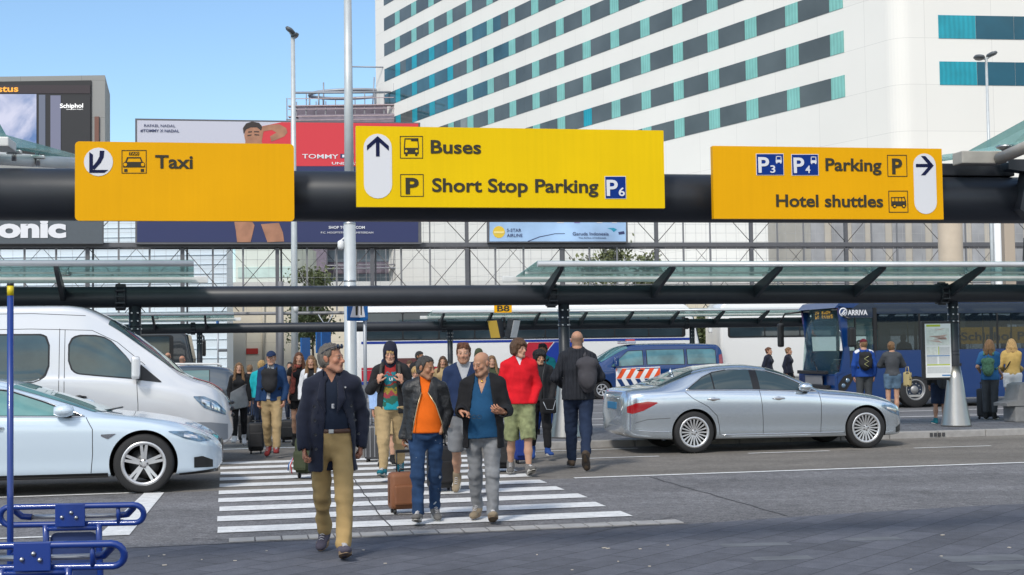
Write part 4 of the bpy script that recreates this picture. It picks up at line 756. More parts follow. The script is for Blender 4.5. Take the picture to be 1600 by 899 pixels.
class Body:
    def __init__(s, top, belt, bot, wid, roofw, glassbow=.35, crease=.0):
        s.top, s.belt, s.bot, s.wid, s.roofw = map(pchip, (top, belt, bot, wid, roofw)); s.x0, s.x1 = top[0][0], top[-1][0]; s.gb = glassbow; s.crease = crease; s.cache = {}
    def section(s, x):
        k = round(float(x), 4)
        if k in s.cache: return s.cache[k]
        zt, zs, zb, w, wr = (float(f(x)) for f in (s.top, s.belt, s.bot, s.wid, s.roofw)); zs = min(zs, zt-.015); h = zt-zs; bh = zs-zb; wr = min(wr, w*.97)
        ws = w*.965
        C = [(0, zb), (w*.6, zb), (w*.90, zb+.012), (w*.965, zb+.09*bh), (w*.978, zb+.30*bh), (w*.998, zb+.58*bh), (w*(1.0+s.crease), zb+.80*bh), (w*.99, zb+.93*bh), (ws, zs),
             (ws+(wr-ws)*s.gb+.006, zs+.42*h), (ws+(wr-ws)*(s.gb+.42), zs+.80*h), (wr, zt-min(.07, .12*h+.01)), (wr*.86, zt-min(.028, .05*h)), (wr*.45, zt-min(.006, .02*h)), (0, zt)]
        s.cache[k] = catmull(C, 4); return s.cache[k]
    def y(s, x, z):
        c = s.section(x); c = c[8:52]; return float(np.interp(z, np.maximum.accumulate(c[:, 1]), c[:, 0]))
    def mesh(s, name, M, parent, n=180, arches=()):
        """the painted shell; arches = (x, z, radius) of the wheel openings, cut on both sides with a dark liner behind"""
        xs = np.unique(np.concatenate([np.linspace(s.x0, s.x1, n), s.x0+.25*(1-np.cos(np.linspace(0, np.pi/2, 14))), s.x1-.3*(1-np.cos(np.linspace(0, np.pi/2, 16)))])); n = len(xs)
        S = [s.section(x) for x in xs]; m = len(S[0]); vs = []; fs = []
        for x, c in zip(xs, S): vs += [(x, -p[0], p[1]) for p in c]+[(x, p[0], p[1]) for p in c[-2:0:-1]]
        M_ = 2*m-2
        for i in range(n-1): fs += [(i*M_+k, i*M_+(k+1) % M_, (i+1)*M_+(k+1) % M_, (i+1)*M_+k) for k in range(M_)]
        fs.append(tuple(range(M_))); fs.append(tuple((n-1)*M_+k for k in reversed(range(M_))))
        bm = bmesh.new(); V = [bm.verts.new(v) for v in vs]
        for f in fs: bm.faces.new([V[i] for i in f])
        bmesh.ops.recalc_face_normals(bm, faces=bm.faces)
        for ax, az, ar in arches:
            ins = lambda v: abs(v.co.y) > .45 and math.hypot(v.co.x-ax, v.co.z-az) < ar
            kill = [f for f in bm.faces if len(f.verts) < 9 and math.hypot(f.calc_center_median().x-ax, f.calc_center_median().z-az) < ar and abs(f.calc_center_median().y) > .45]
            bmesh.ops.delete(bm, geom=kill, context='FACES')
            for v in bm.verts:
                if v.is_boundary and abs(v.co.y) > .45:
                    dx, dz = v.co.x-ax, v.co.z-az; L = math.hypot(dx, dz)
                    if L < ar*1.3 and dz > -az+.23: v.co.x = ax+dx*ar/L; v.co.z = az+dz*ar/L; v.co.y = math.copysign(s.y(v.co.x, max(v.co.z, float(s.bot(v.co.x))+.02)), v.co.y)
        me = bpy.data.meshes.new(name); bm.to_mesh(me); bm.free(); me.materials.append(M); me.polygons.foreach_set('use_smooth', np.ones(len(me.polygons), dtype=bool)); o = link(bpy.data.objects.new(name, me), parent)
        for ax, az, ar in arches:
            for sd in (-1, 1):
                lip = MB(); ys = float(s.wid(ax)); k_ = 28; pts = [(ax+(ar+.002)*math.cos(math.pi*(-.12+1.24*i/k_)), az+(ar+.002)*math.sin(math.pi*(-.12+1.24*i/k_))) for i in range(k_+1)]
                a_ = [Vector((x, sd*(s.y(x, max(z, float(s.bot(x))+.03))-.004), z)) for x, z in pts]; b_ = [Vector((x, sd*.46, z)) for x, z in pts]
                lip.add(a_+b_, [(i, i+1, k_+2+i, k_+1+i) for i in range(k_)], 0, True); lip.add(b_, [tuple(range(k_+1))]); lip.build('wheel_well', M_WELL, o)
        return o
    def patch(s, name, lower, upper, off, M, parent, side=-1, nx=26, nz=10, x0=None, x1=None, th=0):
        lx = np.array([p[0] for p in lower]); lz = np.array([p[1] for p in lower]); ux = np.array([p[0] for p in upper]); uz = np.array([p[1] for p in upper])
        x0 = max(lx[0], ux[0]) if x0 is None else x0; x1 = min(lx[-1], ux[-1]) if x1 is None else x1; vs = []; fs = []
        for i in range(nx+1):
            x = x0+(x1-x0)*i/nx; a, b = np.interp(x, lx, lz), np.interp(x, ux, uz)
            for j in range(nz+1): z = a+(b-a)*j/nz; vs.append((x, side*(s.y(x, z)+off), z))
        for i in range(nx): fs += [(i*(nz+1)+j, (i+1)*(nz+1)+j, (i+1)*(nz+1)+j+1, i*(nz+1)+j+1) for j in range(nz)]
        if side > 0: fs = [f[::-1] for f in fs]
        return raw(name, vs, fs, M, parent, True)
    def toppatch(s, name, x0, x1, k0, off, M, parent, n=24, curve=.0, k1=None, only=None):
        """patch on the upper surface between stations x0, x1 (functions of the section place), across the car between section index k0 and its mirror"""
        vs = []; fs = []; ks = list(range(k0, 57)); m = len(ks)
        for i in range(n+1):
            row = []
            for side in (-1, 1):
                for k in (ks if side < 0 else ks[-2::-1]):
                    f = (k-k0)/(56-k0); xa = x0(f) if callable(x0) else x0; xb = x1(f) if callable(x1) else x1; x = xa+(xb-xa)*i/n; c = s.section(x)[k]; cp = s.section(x)[max(k-1, 0)]; cn = s.section(x)[min(k+1, 56)]
                    t = cn-cp; t = t/max(np.hypot(*t), 1e-6); nr = np.array([-t[1], t[0]]); nr = nr if nr[1] > 0 or nr[0] > 0 else -nr
                    dz = (float(s.top(x+.02))-float(s.top(x-.02)))/.04; nx_ = -dz*.5; row.append((x+nx_*off, side*(c[0]+abs(nr[0])*off*.7), c[1]+off))
            vs += row
        M_ = 2*m-1
        for i in range(n): fs += [(i*M_+j, (i+1)*M_+j, (i+1)*M_+j+1, i*M_+j+1) for j in range(M_-1)]
        o = raw(name, vs, fs, M, parent, True); return o
    def line(s, name, pts, r, M, parent, side=-1, off=.001, n=14):
        xs = np.linspace(0, len(pts)-1, n*(len(pts)-1)+1); P_ = np.array(pts); q = [(np.interp(t, range(len(pts)), P_[:, 0]), np.interp(t, range(len(pts)), P_[:, 1])) for t in xs]
        return MB().tube([(x, side*(s.y(x, z)+off), z) for x, z in q], r, 6).build(name, M, parent)
M_TYRE = mat('tyre_rubber', (.016, .016, .017), .75, bump=.2, bscale=80); M_RIM = mat('alloy_rim', (.60, .60, .61), .34, .75); M_WELL = mat('wheel_well', (.006, .006, .007), .9); M_DISC = mat('brake_disc', (.10, .10, .10), .4, .8)
M_CGLASS = mat('car_glass', (.035, .055, .06), .03, spec=.9); M_TRIMK = mat('black_trim', (.010, .010, .011), .35); M_CHROME = mat('chrome', (.72, .72, .73), .12, 1.); M_LAMP = mat('headlamp_lens', (.10, .17, .25), .05, spec=.9, coat=1., var=.7, vscale=14); M_TAIL = mat('tail_lamp', (.30, .008, .012), .12, spec=.8, coat=1.); M_SEAM = mat('panel_gap', (.02, .02, .022), .8)
def paint(name, c, metal=.55, rough=.32, coat=1.):
    return mat(name, c, rough, metal, coat=coat, spec=.5)
def wheel(parent, x, y, r, w, rim_r, spokes, side, twin=False, M=None, wid=.5, steel=False, name='wheel'):
    M = M or M_RIM; y_out = side*w/2
    t = MB().lathe([(rim_r, -w*.46), (r-.03, -w*.5), (r-.006, -w*.42), (r, -w*.3), (r, w*.3), (r-.006, w*.42), (r-.03, w*.5), (rim_r+.005, w*.47), (rim_r-.005, w*.40), (rim_r-.02, -w*.4)], (0, 0, 0), 'Y', 44)
    t.v = [v+Vector((x, y, r)) for v in t.v]; ty = t.build(name, M_TYRE, parent)
    b = MB(); s_ = side; b.lathe([(rim_r-.012, s_*w*.10), (rim_r-.034, s_*w*.38), (rim_r-.030, s_*w*.43), (rim_r+.008, s_*w*.47), (rim_r+.010, s_*w*.44)], (0, 0, 0), 'Y', 44)
    hub = rim_r*.24
    if steel:
        b.lathe([(0, s_*w*.30), (rim_r*.35, s_*w*.32), (rim_r*.42, s_*w*.12), (rim_r*.80, s_*w*.10), (rim_r*.9, s_*w*.3), (rim_r, s_*w*.42)], (0, 0, 0), 'Y', 36)
        for k in range(10): a = 2*math.pi*k/10; b.lathe([(0, s_*w*.22), (.02, s_*w*.22), (.02, s_*w*.1)], (rim_r*.62*math.cos(a), 0, rim_r*.62*math.sin(a)), 'Y', 8)
    else:
        b.lathe([(0, s_*w*.36), (hub*.5, s_*w*.37), (hub, s_*w*.33), (hub, s_*w*.1)], (0, 0, 0), 'Y', 24)
        for k in range(spokes):
            a0 = 2*math.pi*k/spokes+.3
            for da in ((-.13, .13) if twin else (0,)):
                a = a0+da; ra = Vector((math.cos(a0+da*1.6), 0, math.sin(a0+da*1.6)))*hub*.8; rb = Vector((math.cos(a), 0, math.sin(a)))*(rim_r-.004); d_ = (rb-ra).normalized(); tn = Vector((-d_.z, 0, d_.x)); h0, h1 = (wid*.035, wid*.028) if twin else (wid*.016, wid*.024)
                A = ra+Vector((0, s_*w*.35, 0)); B = rb+Vector((0, s_*w*.42, 0)); dp = Vector((0, -s_*.035, 0))
                b.add([A-tn*h0, A+tn*h0, B+tn*h1, B-tn*h1, A-tn*h0+dp, A+tn*h0+dp, B+tn*h1+dp, B-tn*h1+dp], [(0, 1, 2, 3), (4, 7, 6, 5), (0, 4, 5, 1), (2, 6, 7, 3), (1, 5, 6, 2), (0, 3, 7, 4)])
    b.v = [v+Vector((x, y, r)) for v in b.v]; b.build('rim', M, ty)
    d = MB().lathe([(0, s_*w*.02), (rim_r*.72, s_*w*.02), (rim_r*.72, -s_*w*.05), (0, -s_*w*.05)], (x, y, r), 'Y', 30); d.build('brake_disc', M_DISC, ty)
    if not steel:
        n_ = MB()
        for k in range(5): a = 2*math.pi*k/5; n_.lathe([(0, s_*.02), (.011, s_*.02), (.011, 0)], (x+rim_r*.17*math.cos(a), y+s_*w*.345, r+rim_r*.17*math.sin(a)), 'Y', 8)
        each(n_, 'wheel_bolt', M_DISC, ty)
    return ty
def mirror(parent, x, y, z, side, M, s=1., flip=1):
    b = MB(); b.lathe([(0, -.1), (.05, -.095), (.078, -.04), (.08, .02), (.055, .075), (0, .09)], (0, 0, 0), 'X', 20)
    b.v = [Vector((v.x*flip*s*1.1+x, y+side*(.11+v.y*1.15)*s, z+.07*s+v.z*.85*s)) for v in b.v]; o = b.build('mirror', M, parent)
    MB().box((x+.03*flip, y+side*.02, z+.015), (.09, .14, .045), bev=.015).build('mirror_foot', M_TRIMK, o); return o
def handle(body, parent, x, z, side, M, L=.2):
    y = body.y(x, z); b = MB(); b.tube([(x-L/2, side*(y+.006), z), (x-L*.35, side*(y+.03), z+.004), (x+L*.35, side*(y+.03), z+.004), (x+L/2, side*(y+.006), z)], [.012, .016, .016, .012], 8)
    b.lathe([(0, .004), (.045, .003), (.05, -.01)], (0, 0, 0), 'Y', 16); n0 = len(b.v)-48; b.v = b.v[:n0]+[Vector((x+v.x*1.5, side*(y+v.y), z+v.z*.7)) for v in b.v[n0:]]
    return b.build('door_handle', M, parent)
# ---------------------------------------------------------------- silver saloon
def saloon(loc, rz):
    t = thing('saloon_car', 'long metallic silver saloon parked by the kerb with many thin wheel spokes', 'car', loc, rz)
    Mp = paint('silver_paint', (.64, .71, .78), .85, .21)
    B = Body([(-1.17, .72), (-1.15, .95), (-1.08, 1.06), (-.98, 1.09), (-.6, 1.13), (-.25, 1.255), (.15, 1.405), (.5, 1.465), (.9, 1.485), (1.25, 1.46), (1.6, 1.375), (2.0, 1.2), (2.33, 1.035), (2.8, .985), (3.3, .915), (3.6, .84), (3.82, .73), (3.93, .62), (3.97, .52)],
             [(-1.17, .69), (-1.14, .88), (-1.05, .985), (-.6, 1.025), (0, 1.04), (1, 1.015), (2, .975), (2.35, .945), (3, .885), (3.5, .80), (3.8, .69), (3.97, .48)],
             [(-1.17, .46), (-1.13, .34), (-1.0, .27), (-.5, .23), (0, .215), (3.3, .2), (3.65, .2), (3.88, .22), (3.97, .36)],
             [(-1.17, .60), (-1.13, .74), (-1.05, .83), (-.85, .905), (-.4, .945), (.4, .95), (2, .95), (3, .945), (3.4, .915), (3.65, .84), (3.85, .68), (3.94, .50), (3.97, .4)],
             [(-1.17, .5), (-1.05, .66), (-.6, .70), (-.2, .62), (.3, .59), (1, .60), (1.6, .63), (2.05, .70), (2.4, .78), (3.2, .74), (3.6, .62), (3.97, .3)], crease=.002)
    B.mesh('body', Mp, t, arches=[(0, .355, .392), (3.1, .355, .392)])
    for sd in (-1, 1):
        for x in (0, 3.1): wheel(t, x, sd*.815, .352, .24, .252, 20, sd, wid=.55)
        lo = [(-.13, 1.06), (1, 1.045), (1.95, 1.005), (2.22, .995)]; up = [(-.13, 1.065), (.0, 1.15), (.2, 1.275), (.4, 1.355), (.7, 1.40), (1.0, 1.405), (1.35, 1.37), (1.7, 1.265), (2.22, 1.0)]
        gl = B.patch('window_frame', lo, up, .003, M_TRIMK, t, sd, 40, 8)
        def sub(a, b, name='side_window'):      # glass between two slanting pillars
            g = lambda f: f
            L2 = [(x, z+.014) for x, z in lo]; U2_ = [(x, z-.018) for x, z in up]
            B.patch(name, L2, U2_, .006, M_CGLASS, gl, sd, 24, 8, a, b)
        sub(-.06, .36); sub(.385, 1.06); sub(1.19, 2.12)
        B.line('chrome_strip', up, .009, M_CHROME, gl, sd, .006); B.line('chrome_strip', lo, .008, M_CHROME, gl, sd, .006)
        B.line('door_gap', [(1.17, 1.04), (1.2, .8), (1.22, .5), (1.22, .30)], .005, M_SEAM, t, sd, -.001); B.line('door_gap', [(2.24, .98), (2.27, .8), (2.27, .5), (2.26, .30)], .005, M_SEAM, t, sd, -.001); B.line('door_gap', [(-.15, 1.03), (-.02, .92), (.24, .78), (.40, .62), (.44, .45), (.45, .30)], .005, M_SEAM, t, sd, -.001)
        B.line('sill_chrome', [(.50, .30), (1.5, .295), (2.70, .29)], .007, M_CHROME, t, sd, .004); B.line('bumper_chrome', [(-.95, .40), (-.75, .385), (-.42, .37)], .007, M_CHROME, t, sd, .004)
        B.line('shoulder_gap', [(-1.0, .53), (-.8, .585), (-.42, .60)], .004, M_SEAM, t, sd, -.001)
        B.line('bonnet_gap', [(2.30, .955), (2.8, .915), (3.3, .845), (3.55, .78)], .004, M_SEAM, t, sd, -.001)
        for hx, hz in ((.34, .90), (1.50, .89)): handle(B, t, hx, hz, sd, M_CHROME, .21)
        B.patch('tail_lamp', [(-1.12, .70), (-1.05, .68), (-.88, .73), (-.64, .85)], [(-1.12, .80), (-1.0, .855), (-.8, .885), (-.64, .868)], .006, M_TAIL, t, sd, 20, 8)
        hl_ = B.patch('headlamp', [(3.40, .705), (3.6, .60), (3.82, .535)], [(3.40, .74), (3.6, .735), (3.82, .64)], .006, M_LAMP, t, sd, 16, 6); B.patch('lamp_reflector', [(3.5, .66), (3.72, .60)], [(3.5, .70), (3.72, .65)], .009, M_CHROME, hl_, sd, 8, 4)
        B.patch('fuel_flap' if sd < 0 else 'rear_reflector', [(-.52, .83), (-.30, .83)] if sd < 0 else [(-.9, .43), (-.8, .43)], [(-.52, .93), (-.30, .93)] if sd < 0 else [(-.9, .45), (-.8, .45)], .0025, Mp if sd < 0 else M_TAIL, t, sd, 6, 4)
        mirror(t, 1.98, sd*.86, 1.0, sd, Mp, 1.1)
        B.patch('air_intake', [(3.72, .25), (3.88, .27)], [(3.72, .34), (3.88, .40)], .004, M_TRIMK, t, sd, 8, 4)
    B.toppatch('rear_window', lambda f: -.52-.05*f, lambda f: .14-.10*(1-f)+.12*f, 43, .006, M_CGLASS, t); B.toppatch('windscreen', lambda f: 1.42-.02*f, lambda f: 2.18+.14*f, 43, .006, M_CGLASS, t)
    MB().lathe([(0, .0), (.05, 0), (.03, .05), (.004, .1), (0, .1)], (-.1, 0, 1.32), 'Z', 8).build('roof_antenna', Mp, t)
    MB().box((-1.163, 0, .80), (.03, .52, .12), bev=.01).build('number_plate', mat('blue_plate', (.02, .15, .30), .5), t); MB().box((-1.155, 0, .92), (.03, .7, .03), bev=.01).build('boot_chrome', M_CHROME, t)
    MB().box((3.955, 0, .56), (.03, .62, .2), bev=.01).build('grille', M_TRIMK, t)
    return t
g = G(1087, 708.5); s_, t_ = toUV(g); a = UV(s_, t_)+V2*.93
saloon((a.x, a.y, -.004), ANG-.012)
# ---------------------------------------------------------------- pale blue-white electric saloon at the left
def hatch(loc, rz, sc):
    t = thing('electric_car', 'pale ice blue saloon with twin spoke wheels waiting at the crossing', 'car', loc, rz); t.scale = (sc, sc, sc)
    Mp = paint('ice_blue_paint', (.60, .70, .79), .15, .25)
    B = Body([(-4.0, .75), (-3.95, .95), (-3.8, 1.04), (-3.5, 1.13), (-3.1, 1.26), (-2.6, 1.39), (-2.15, 1.44), (-1.75, 1.405), (-1.4, 1.305), (-.9, 1.13), (-.48, .985), (-.1, .935), (.3, .865), (.55, .79), (.74, .70), (.86, .61), (.92, .52)],
             [(-4.0, .7), (-3.9, .9), (-3.4, 1.0), (-2.5, .985), (-1.5, .955), (-.5, .925), (0, .87), (.4, .78), (.7, .66), (.86, .56), (.92, .48)],
             [(-4.0, .4), (-3.9, .3), (-3.5, .24), (-2.9, .21), (.3, .20), (.6, .20), (.83, .21), (.92, .30)],
             [(-4.0, .55), (-3.9, .75), (-3.6, .92), (-3, .975), (-1.5, .965), (-.3, .97), (.2, .955), (.5, .89), (.72, .77), (.86, .58), (.92, .42)],
             [(-4.0, .5), (-3.6, .66), (-3, .60), (-2.2, .58), (-1.6, .60), (-1.0, .66), (-.5, .74), (0, .76), (.4, .70), (.92, .3)], crease=.004)
    B.mesh('body', Mp, t, arches=[(-2.96, .37, .408), (0, .37, .408)])
    Mg = mat('tinted_teal_glass', (.12, .26, .25), .03, spec=.9, var=.5, vscale=1.3)
    for sd in (-1, 1):
        for x in (-2.96, 0): wheel(t, x, sd*.83, .365, .25, .262, 5, sd, True, wid=.58)
        lo = [(-3.1, .99), (-2, .985), (-.70, .955)]; up = [(-3.1, 1.0), (-2.8, 1.2), (-2.3, 1.325), (-1.95, 1.335), (-1.6, 1.285), (-1.2, 1.15), (-.70, .96)]
        fr_ = B.patch('window_frame', lo, up, .003, M_TRIMK, t, sd, 40, 8)
        L2 = [(x, z+.012) for x, z in lo]; U_ = [(x, z-.02) for x, z in up]
        B.patch('side_window', L2, U_, .006, Mg, fr_, sd, 20, 8, -2.95, -2.02); B.patch('side_window', L2, U_, .006, Mg, fr_, sd, 24, 8, -1.93, -.82)
        B.line('chrome_strip', up, .008, M_CHROME, fr_, sd, .006); B.line('chrome_strip', lo, .008, M_CHROME, fr_, sd, .006)
        B.line('door_gap', [(-.68, .945), (-.60, .8), (-.60, .5), (-.62, .27)], .005, M_SEAM, t, sd, -.001); B.line('door_gap', [(-1.98, .98), (-1.95, .6), (-1.95, .27)], .005, M_SEAM, t, sd, -.001)
        B.patch('sill', [(-2.5, .205), (-.42, .205)], [(-2.5, .265), (-.42, .265)], .012, M_TRIMK, t, sd, 20, 3)
        handle(B, t, -1.75, .84, sd, M_CHROME, .24); mirror(t, -.92, sd*.88, .955, sd, Mp, 1.15)
        B.patch('side_badge', [(-.50, .715), (-.42, .675), (-.33, .735)], [(-.50, .735), (-.42, .738), (-.33, .742)], .006, M_CHROME, t, sd, 8, 3)
        hl = B.patch('headlamp', [(.30, .745), (.50, .655), (.66, .61), (.80, .615)], [(.30, .755), (.52, .75), (.70, .69), (.80, .63)], .006, M_LAMP, t, sd, 20, 6); B.patch('lamp_reflector', [(.48, .68), (.64, .65)], [(.48, .72), (.64, .69)], .009, M_CHROME, hl, sd, 6, 4)
        B.patch('fog_recess', [(.60, .29), (.82, .28)], [(.60, .42), (.70, .43), (.82, .37)], .005, M_TRIMK, t, sd, 10, 5)
        B.patch('front_lip', [(.42, .205), (.88, .215)], [(.42, .23), (.88, .26)], .012, M_TRIMK, t, sd, 14, 3)
    B.toppatch('windscreen', lambda f: -1.60+.06*f, lambda f: -.62+.16*f, 44, .006, Mg, t); B.toppatch('rear_window', lambda f: -3.5, lambda f: -2.75, 44, .006, M_CGLASS, t)
    MB().lathe([(0, -.02), (.24, -.015), (.26, 0), (.2, .03), (0, .035)], (0, 0, 0), 'X', 24)
    b = MB(); b.lathe([(0, .02), (.2, .015), (.24, -.01)], (0, 0, 0), 'X', 24); b.v = [Vector((.905+v.x, v.y*1.3, .50+v.z*.42)) for v in b.v]; b.build('nose_cone', M_TRIMK, t)
    MB().tube([(-.62, -.25, .995), (-.5, -.1, 1.0), (-.38, .35, 1.015)], .012, 6).build('wiper', M_TRIMK, t)
    return t
g = G(228, 771); a = g+V2*.99
hatch((a.x, a.y, -.004), ANG-.03, 1.045)
# ---------------------------------------------------------------- vans
def van(name, label, loc, rz, Mp, T, belt, bot, wid, roofw, x_rear, wins, wheel_r=.34, doors=(), lamp=None, mirr=None, wscr=None, handles=(), Mg=None, wheels=(0, -3.6), bumper=None, cat='van', tail=None, rwin=None, gb=.35):
    t = thing(name, label, cat, loc, rz); Mg = Mg or M_CGLASS
    B = Body(T, belt, bot, wid, roofw, glassbow=gb)
    B.mesh('body', Mp, t, arches=[(x, wheel_r+.01, wheel_r+.06) for x in wheels])
    for sd in (-1, 1):
        for x in wheels: wheel(t, x, sd*(float(B.wid(x))-.14), wheel_r, .22, wheel_r*.62, 6, sd, wid=1.2)
        for (lo, up) in wins:
            f_ = B.patch('window_frame', lo, up, .003, M_TRIMK, t, sd, 24, 8)
            cx = (lo[0][0]+lo[-1][0])/2; s_ = .955; cz = .5*(np.mean([p[1] for p in lo])+np.mean([p[1] for p in up]))
            sh = lambda P_: [(cx+(x-cx)*s_, cz+(z-cz)*.93) for x, z in P_]
            B.patch('side_window', sh(lo), sh(up), .007, Mg, f_, sd, 22, 8)
        for d in doors: B.line('door_gap', d, .005, M_SEAM, t, sd, -.001)
        if lamp:
            hl_ = B.patch('headlamp', lamp[0], lamp[1], .008, M_LAMP, t, sd, 18, 8); x0_, x1_ = lamp[0][0][0], lamp[0][-1][0]
            for f0, f1 in ((.25, .5), (.56, .82)):
                xa_, xb_ = x0_+(x1_-x0_)*f0, x0_+(x1_-x0_)*f1; lz = lambda x, q: float(np.interp(x, [p[0] for p in lamp[q]], [p[1] for p in lamp[q]]))
                mid_ = lambda x, f: (x, lz(x, 0)*(1-f)+lz(x, 1)*f)
                B.patch('lamp_reflector', [mid_(xa_, .25), mid_(xb_, .25)], [mid_(xa_, .75), mid_(xb_, .75)], .012, M_CHROME, hl_, sd, 6, 5)
        if tail: B.patch('tail_lamp', tail[0], tail[1], .008, M_TAIL, t, sd, 8, 8)
        for hx, hz in handles: handle(B, t, hx, hz, sd, M_TRIMK, .22)
        if mirr:
            o = MB().box((mirr[0], sd*(B.y(mirr[0], mirr[1])+.17), mirr[1]+.16), (.13, .22, .36), bev=.05).build('mirror', Mp, t); MB().box((mirr[0]+.02, sd*(B.y(mirr[0], mirr[1])+.06), mirr[1]), (.08, .16, .05), bev=.015).build('mirror_foot', M_TRIMK, o)
        if bumper: B.patch('bumper_strip', bumper[0], bumper[1], .010, bumper[2], t, sd, 20, 5)
    if wscr: B.toppatch('windscreen', wscr[0], wscr[1], wscr[2], .008, Mg, t)
    if rwin: B.toppatch('rear_window', rwin[0], rwin[1], rwin[2], .008, Mg, t)
    return t, B
Mvan = paint('silver_white_paint', (.66, .67, .69), .25, .3)
VG = mat('van_glass', (.045, .075, .075), .02, spec=.9, var=.4, vscale=1.6)
g = UV(toUV(G(258, 735))[0], 8.0); a = g+V2*1.0
vt, VB = van('passenger_van', 'tall silver white passenger van beyond the ice blue saloon', (a.x, a.y, -.004), ANG-.02, Mvan,
  [(-4.6, 2.3), (-4.55, 2.5), (-4.3, 2.58), (-1.6, 2.585), (-1.3, 2.555), (-1.05, 2.46), (-.8, 2.32), (-.4, 2.02), (0, 1.70), (.22, 1.49), (.42, 1.385), (.65, 1.31), (.83, 1.20), (.95, 1.05), (1.01, .88), (1.03, .7)],
  [(-4.6, 1.5), (-1.8, 1.50), (-.9, 1.46), (-.3, 1.36), (.2, 1.25), (.5, 1.14), (.8, 1.0), (.95, .85), (1.03, .6)],
  [(-4.6, .5), (-4.4, .38), (.5, .36), (.85, .34), (.97, .38), (1.03, .5)],
  [(-4.6, .85), (-4.4, .97), (-1, .985), (0, .985), (.45, .95), (.72, .86), (.9, .70), (1.03, .48)],
  [(-4.6, .7), (-4.2, .80), (-1.6, .80), (-1.0, .79), (-.4, .80), (.1, .84), (.4, .83), (.7, .74), (1.03, .35)], -4.6,
  [([(-1.45, 1.70), (-1.43, 1.60), (-1.38, 1.53), (-1.30, 1.49), (-1.0, 1.455), (-.36, 1.39)], [(-1.45, 1.95), (-1.43, 2.03), (-1.37, 2.08), (-1.28, 2.105), (-1.05, 2.10), (-.92, 2.07), (-.80, 2.0), (-.56, 1.74), (-.36, 1.41)]),
   ([(-2.85, 1.36), (-1.96, 1.37), (-1.84, 1.41), (-1.76, 1.49), (-1.72, 1.62)], [(-2.85, 2.13), (-1.86, 2.125), (-1.78, 2.10), (-1.735, 2.05), (-1.72, 1.95)]), ([(-4.3, 1.36), (-2.98, 1.36)], [(-4.3, 2.13), (-2.98, 2.13)])],
  .345, [[(-1.58, 2.2), (-1.58, 1.5), (-1.58, .6)], [(-1.5, 2.18), (-1.5, 1.5), (-1.5, .6)], [(-.42, 1.36), (-.40, 1.0), (-.40, .6)], [(-4.4, 2.18), (-2, 2.2), (-1.1, 2.17), (-.72, 1.98), (-.3, 1.62)], [(-4.5, 2.42), (-2, 2.44), (-1.2, 2.40)]],
  ([(.44, 1.10), (.60, .93), (.78, .86), (.93, .80)], [(.44, 1.12), (.60, 1.115), (.78, 1.03), (.93, .87)]), (-.42, 1.42), (lambda f: -.86+.04*f, lambda f: .02+.26*f, 42), [(-1.28, 1.14)], VG, (0, -3.6),
  ([(.30, .38), (.6, .36), (.96, .42)], [(.30, .72), (.7, .70), (.96, .66)], mat('bumper_grey', (.24, .26, .29), .45, .3)))
VB.patch('mirror_triangle', [(-.42, 1.39), (-.05, 1.345)], [(-.42, 1.68), (-.05, 1.36)], .009, M_TRIMK, vt, -1, 8, 6)
VB.toppatch('bonnet_stripe', .40, .86, 54, .006, mat('red_stripe', (.5, .12, .12), .5), vt, 14)
for z in (.78, .88, .98):
    MB().tube([(1.0, -.45, z), (1.035, 0, z), (1.0, .45, z)], .025, 6).build('grille_bar', M_TRIMK, vt)
# police style van, seen from its left side, nose to the left
Mpol = paint('deep_blue_paint', (.004, .034, .14), .1, .25)
a = P(930, 600, 48.5); a.z = 0
pt, PB = van('blue_van', 'dark blue emergency van with an orange and blue chevron flank and light bar', (a.x, a.y, -.004), ANG+math.pi, Mpol,
  [(-4.6, 1.5), (-4.55, 1.75), (-4.35, 1.91), (-2.4, 1.95), (-1.3, 1.93), (-.9, 1.84), (-.4, 1.58), (0, 1.33), (.2, 1.2), (.6, 1.08), (.85, .95), (.95, .8)],
  [(-4.6, 1.1), (-3, 1.14), (-.8, 1.12), (0, 1.08), (.4, 1.02), (.75, .9), (.95, .7)], [(-4.6, .45), (-4.3, .3), (.6, .28), (.95, .4)],
  [(-4.6, .8), (-4.2, .94), (0, .95), (.5, .9), (.8, .75), (.95, .5)], [(-4.6, .7), (-4, .74), (-1.2, .74), (-.4, .78), (.3, .75), (.95, .4)], -4.6,
  [([(-1.55, 1.18), (-.36, 1.13)], [(-1.55, 1.72), (-1.0, 1.70), (-.36, 1.18)]), ([(-3.1, 1.18), (-1.66, 1.18)], [(-3.1, 1.74), (-1.66, 1.73)]), ([(-4.3, 1.18), (-3.18, 1.18)], [(-4.3, 1.68), (-4.2, 1.74), (-3.18, 1.74)])],
  .33, [[(-1.6, 1.8), (-1.6, .4)], [(-3.14, 1.8), (-3.14, .4)]], None, (-.5, 1.15), (lambda f: -1.0, lambda f: -.02, 42), [(-1.4, 1.0)], mat('blue_van_glass', (.07, .17, .19), .04, spec=.9, var=.5, vscale=2), (0, -3.3), tail=([(-4.58, 1.0), (-4.42, 1.0)], [(-4.58, 1.55), (-4.42, 1.5)]))
M_ORG = mat('chevron_orange', (.72, .075, .012), .45); M_CW = mat('chevron_white', (.72, .72, .72), .45)
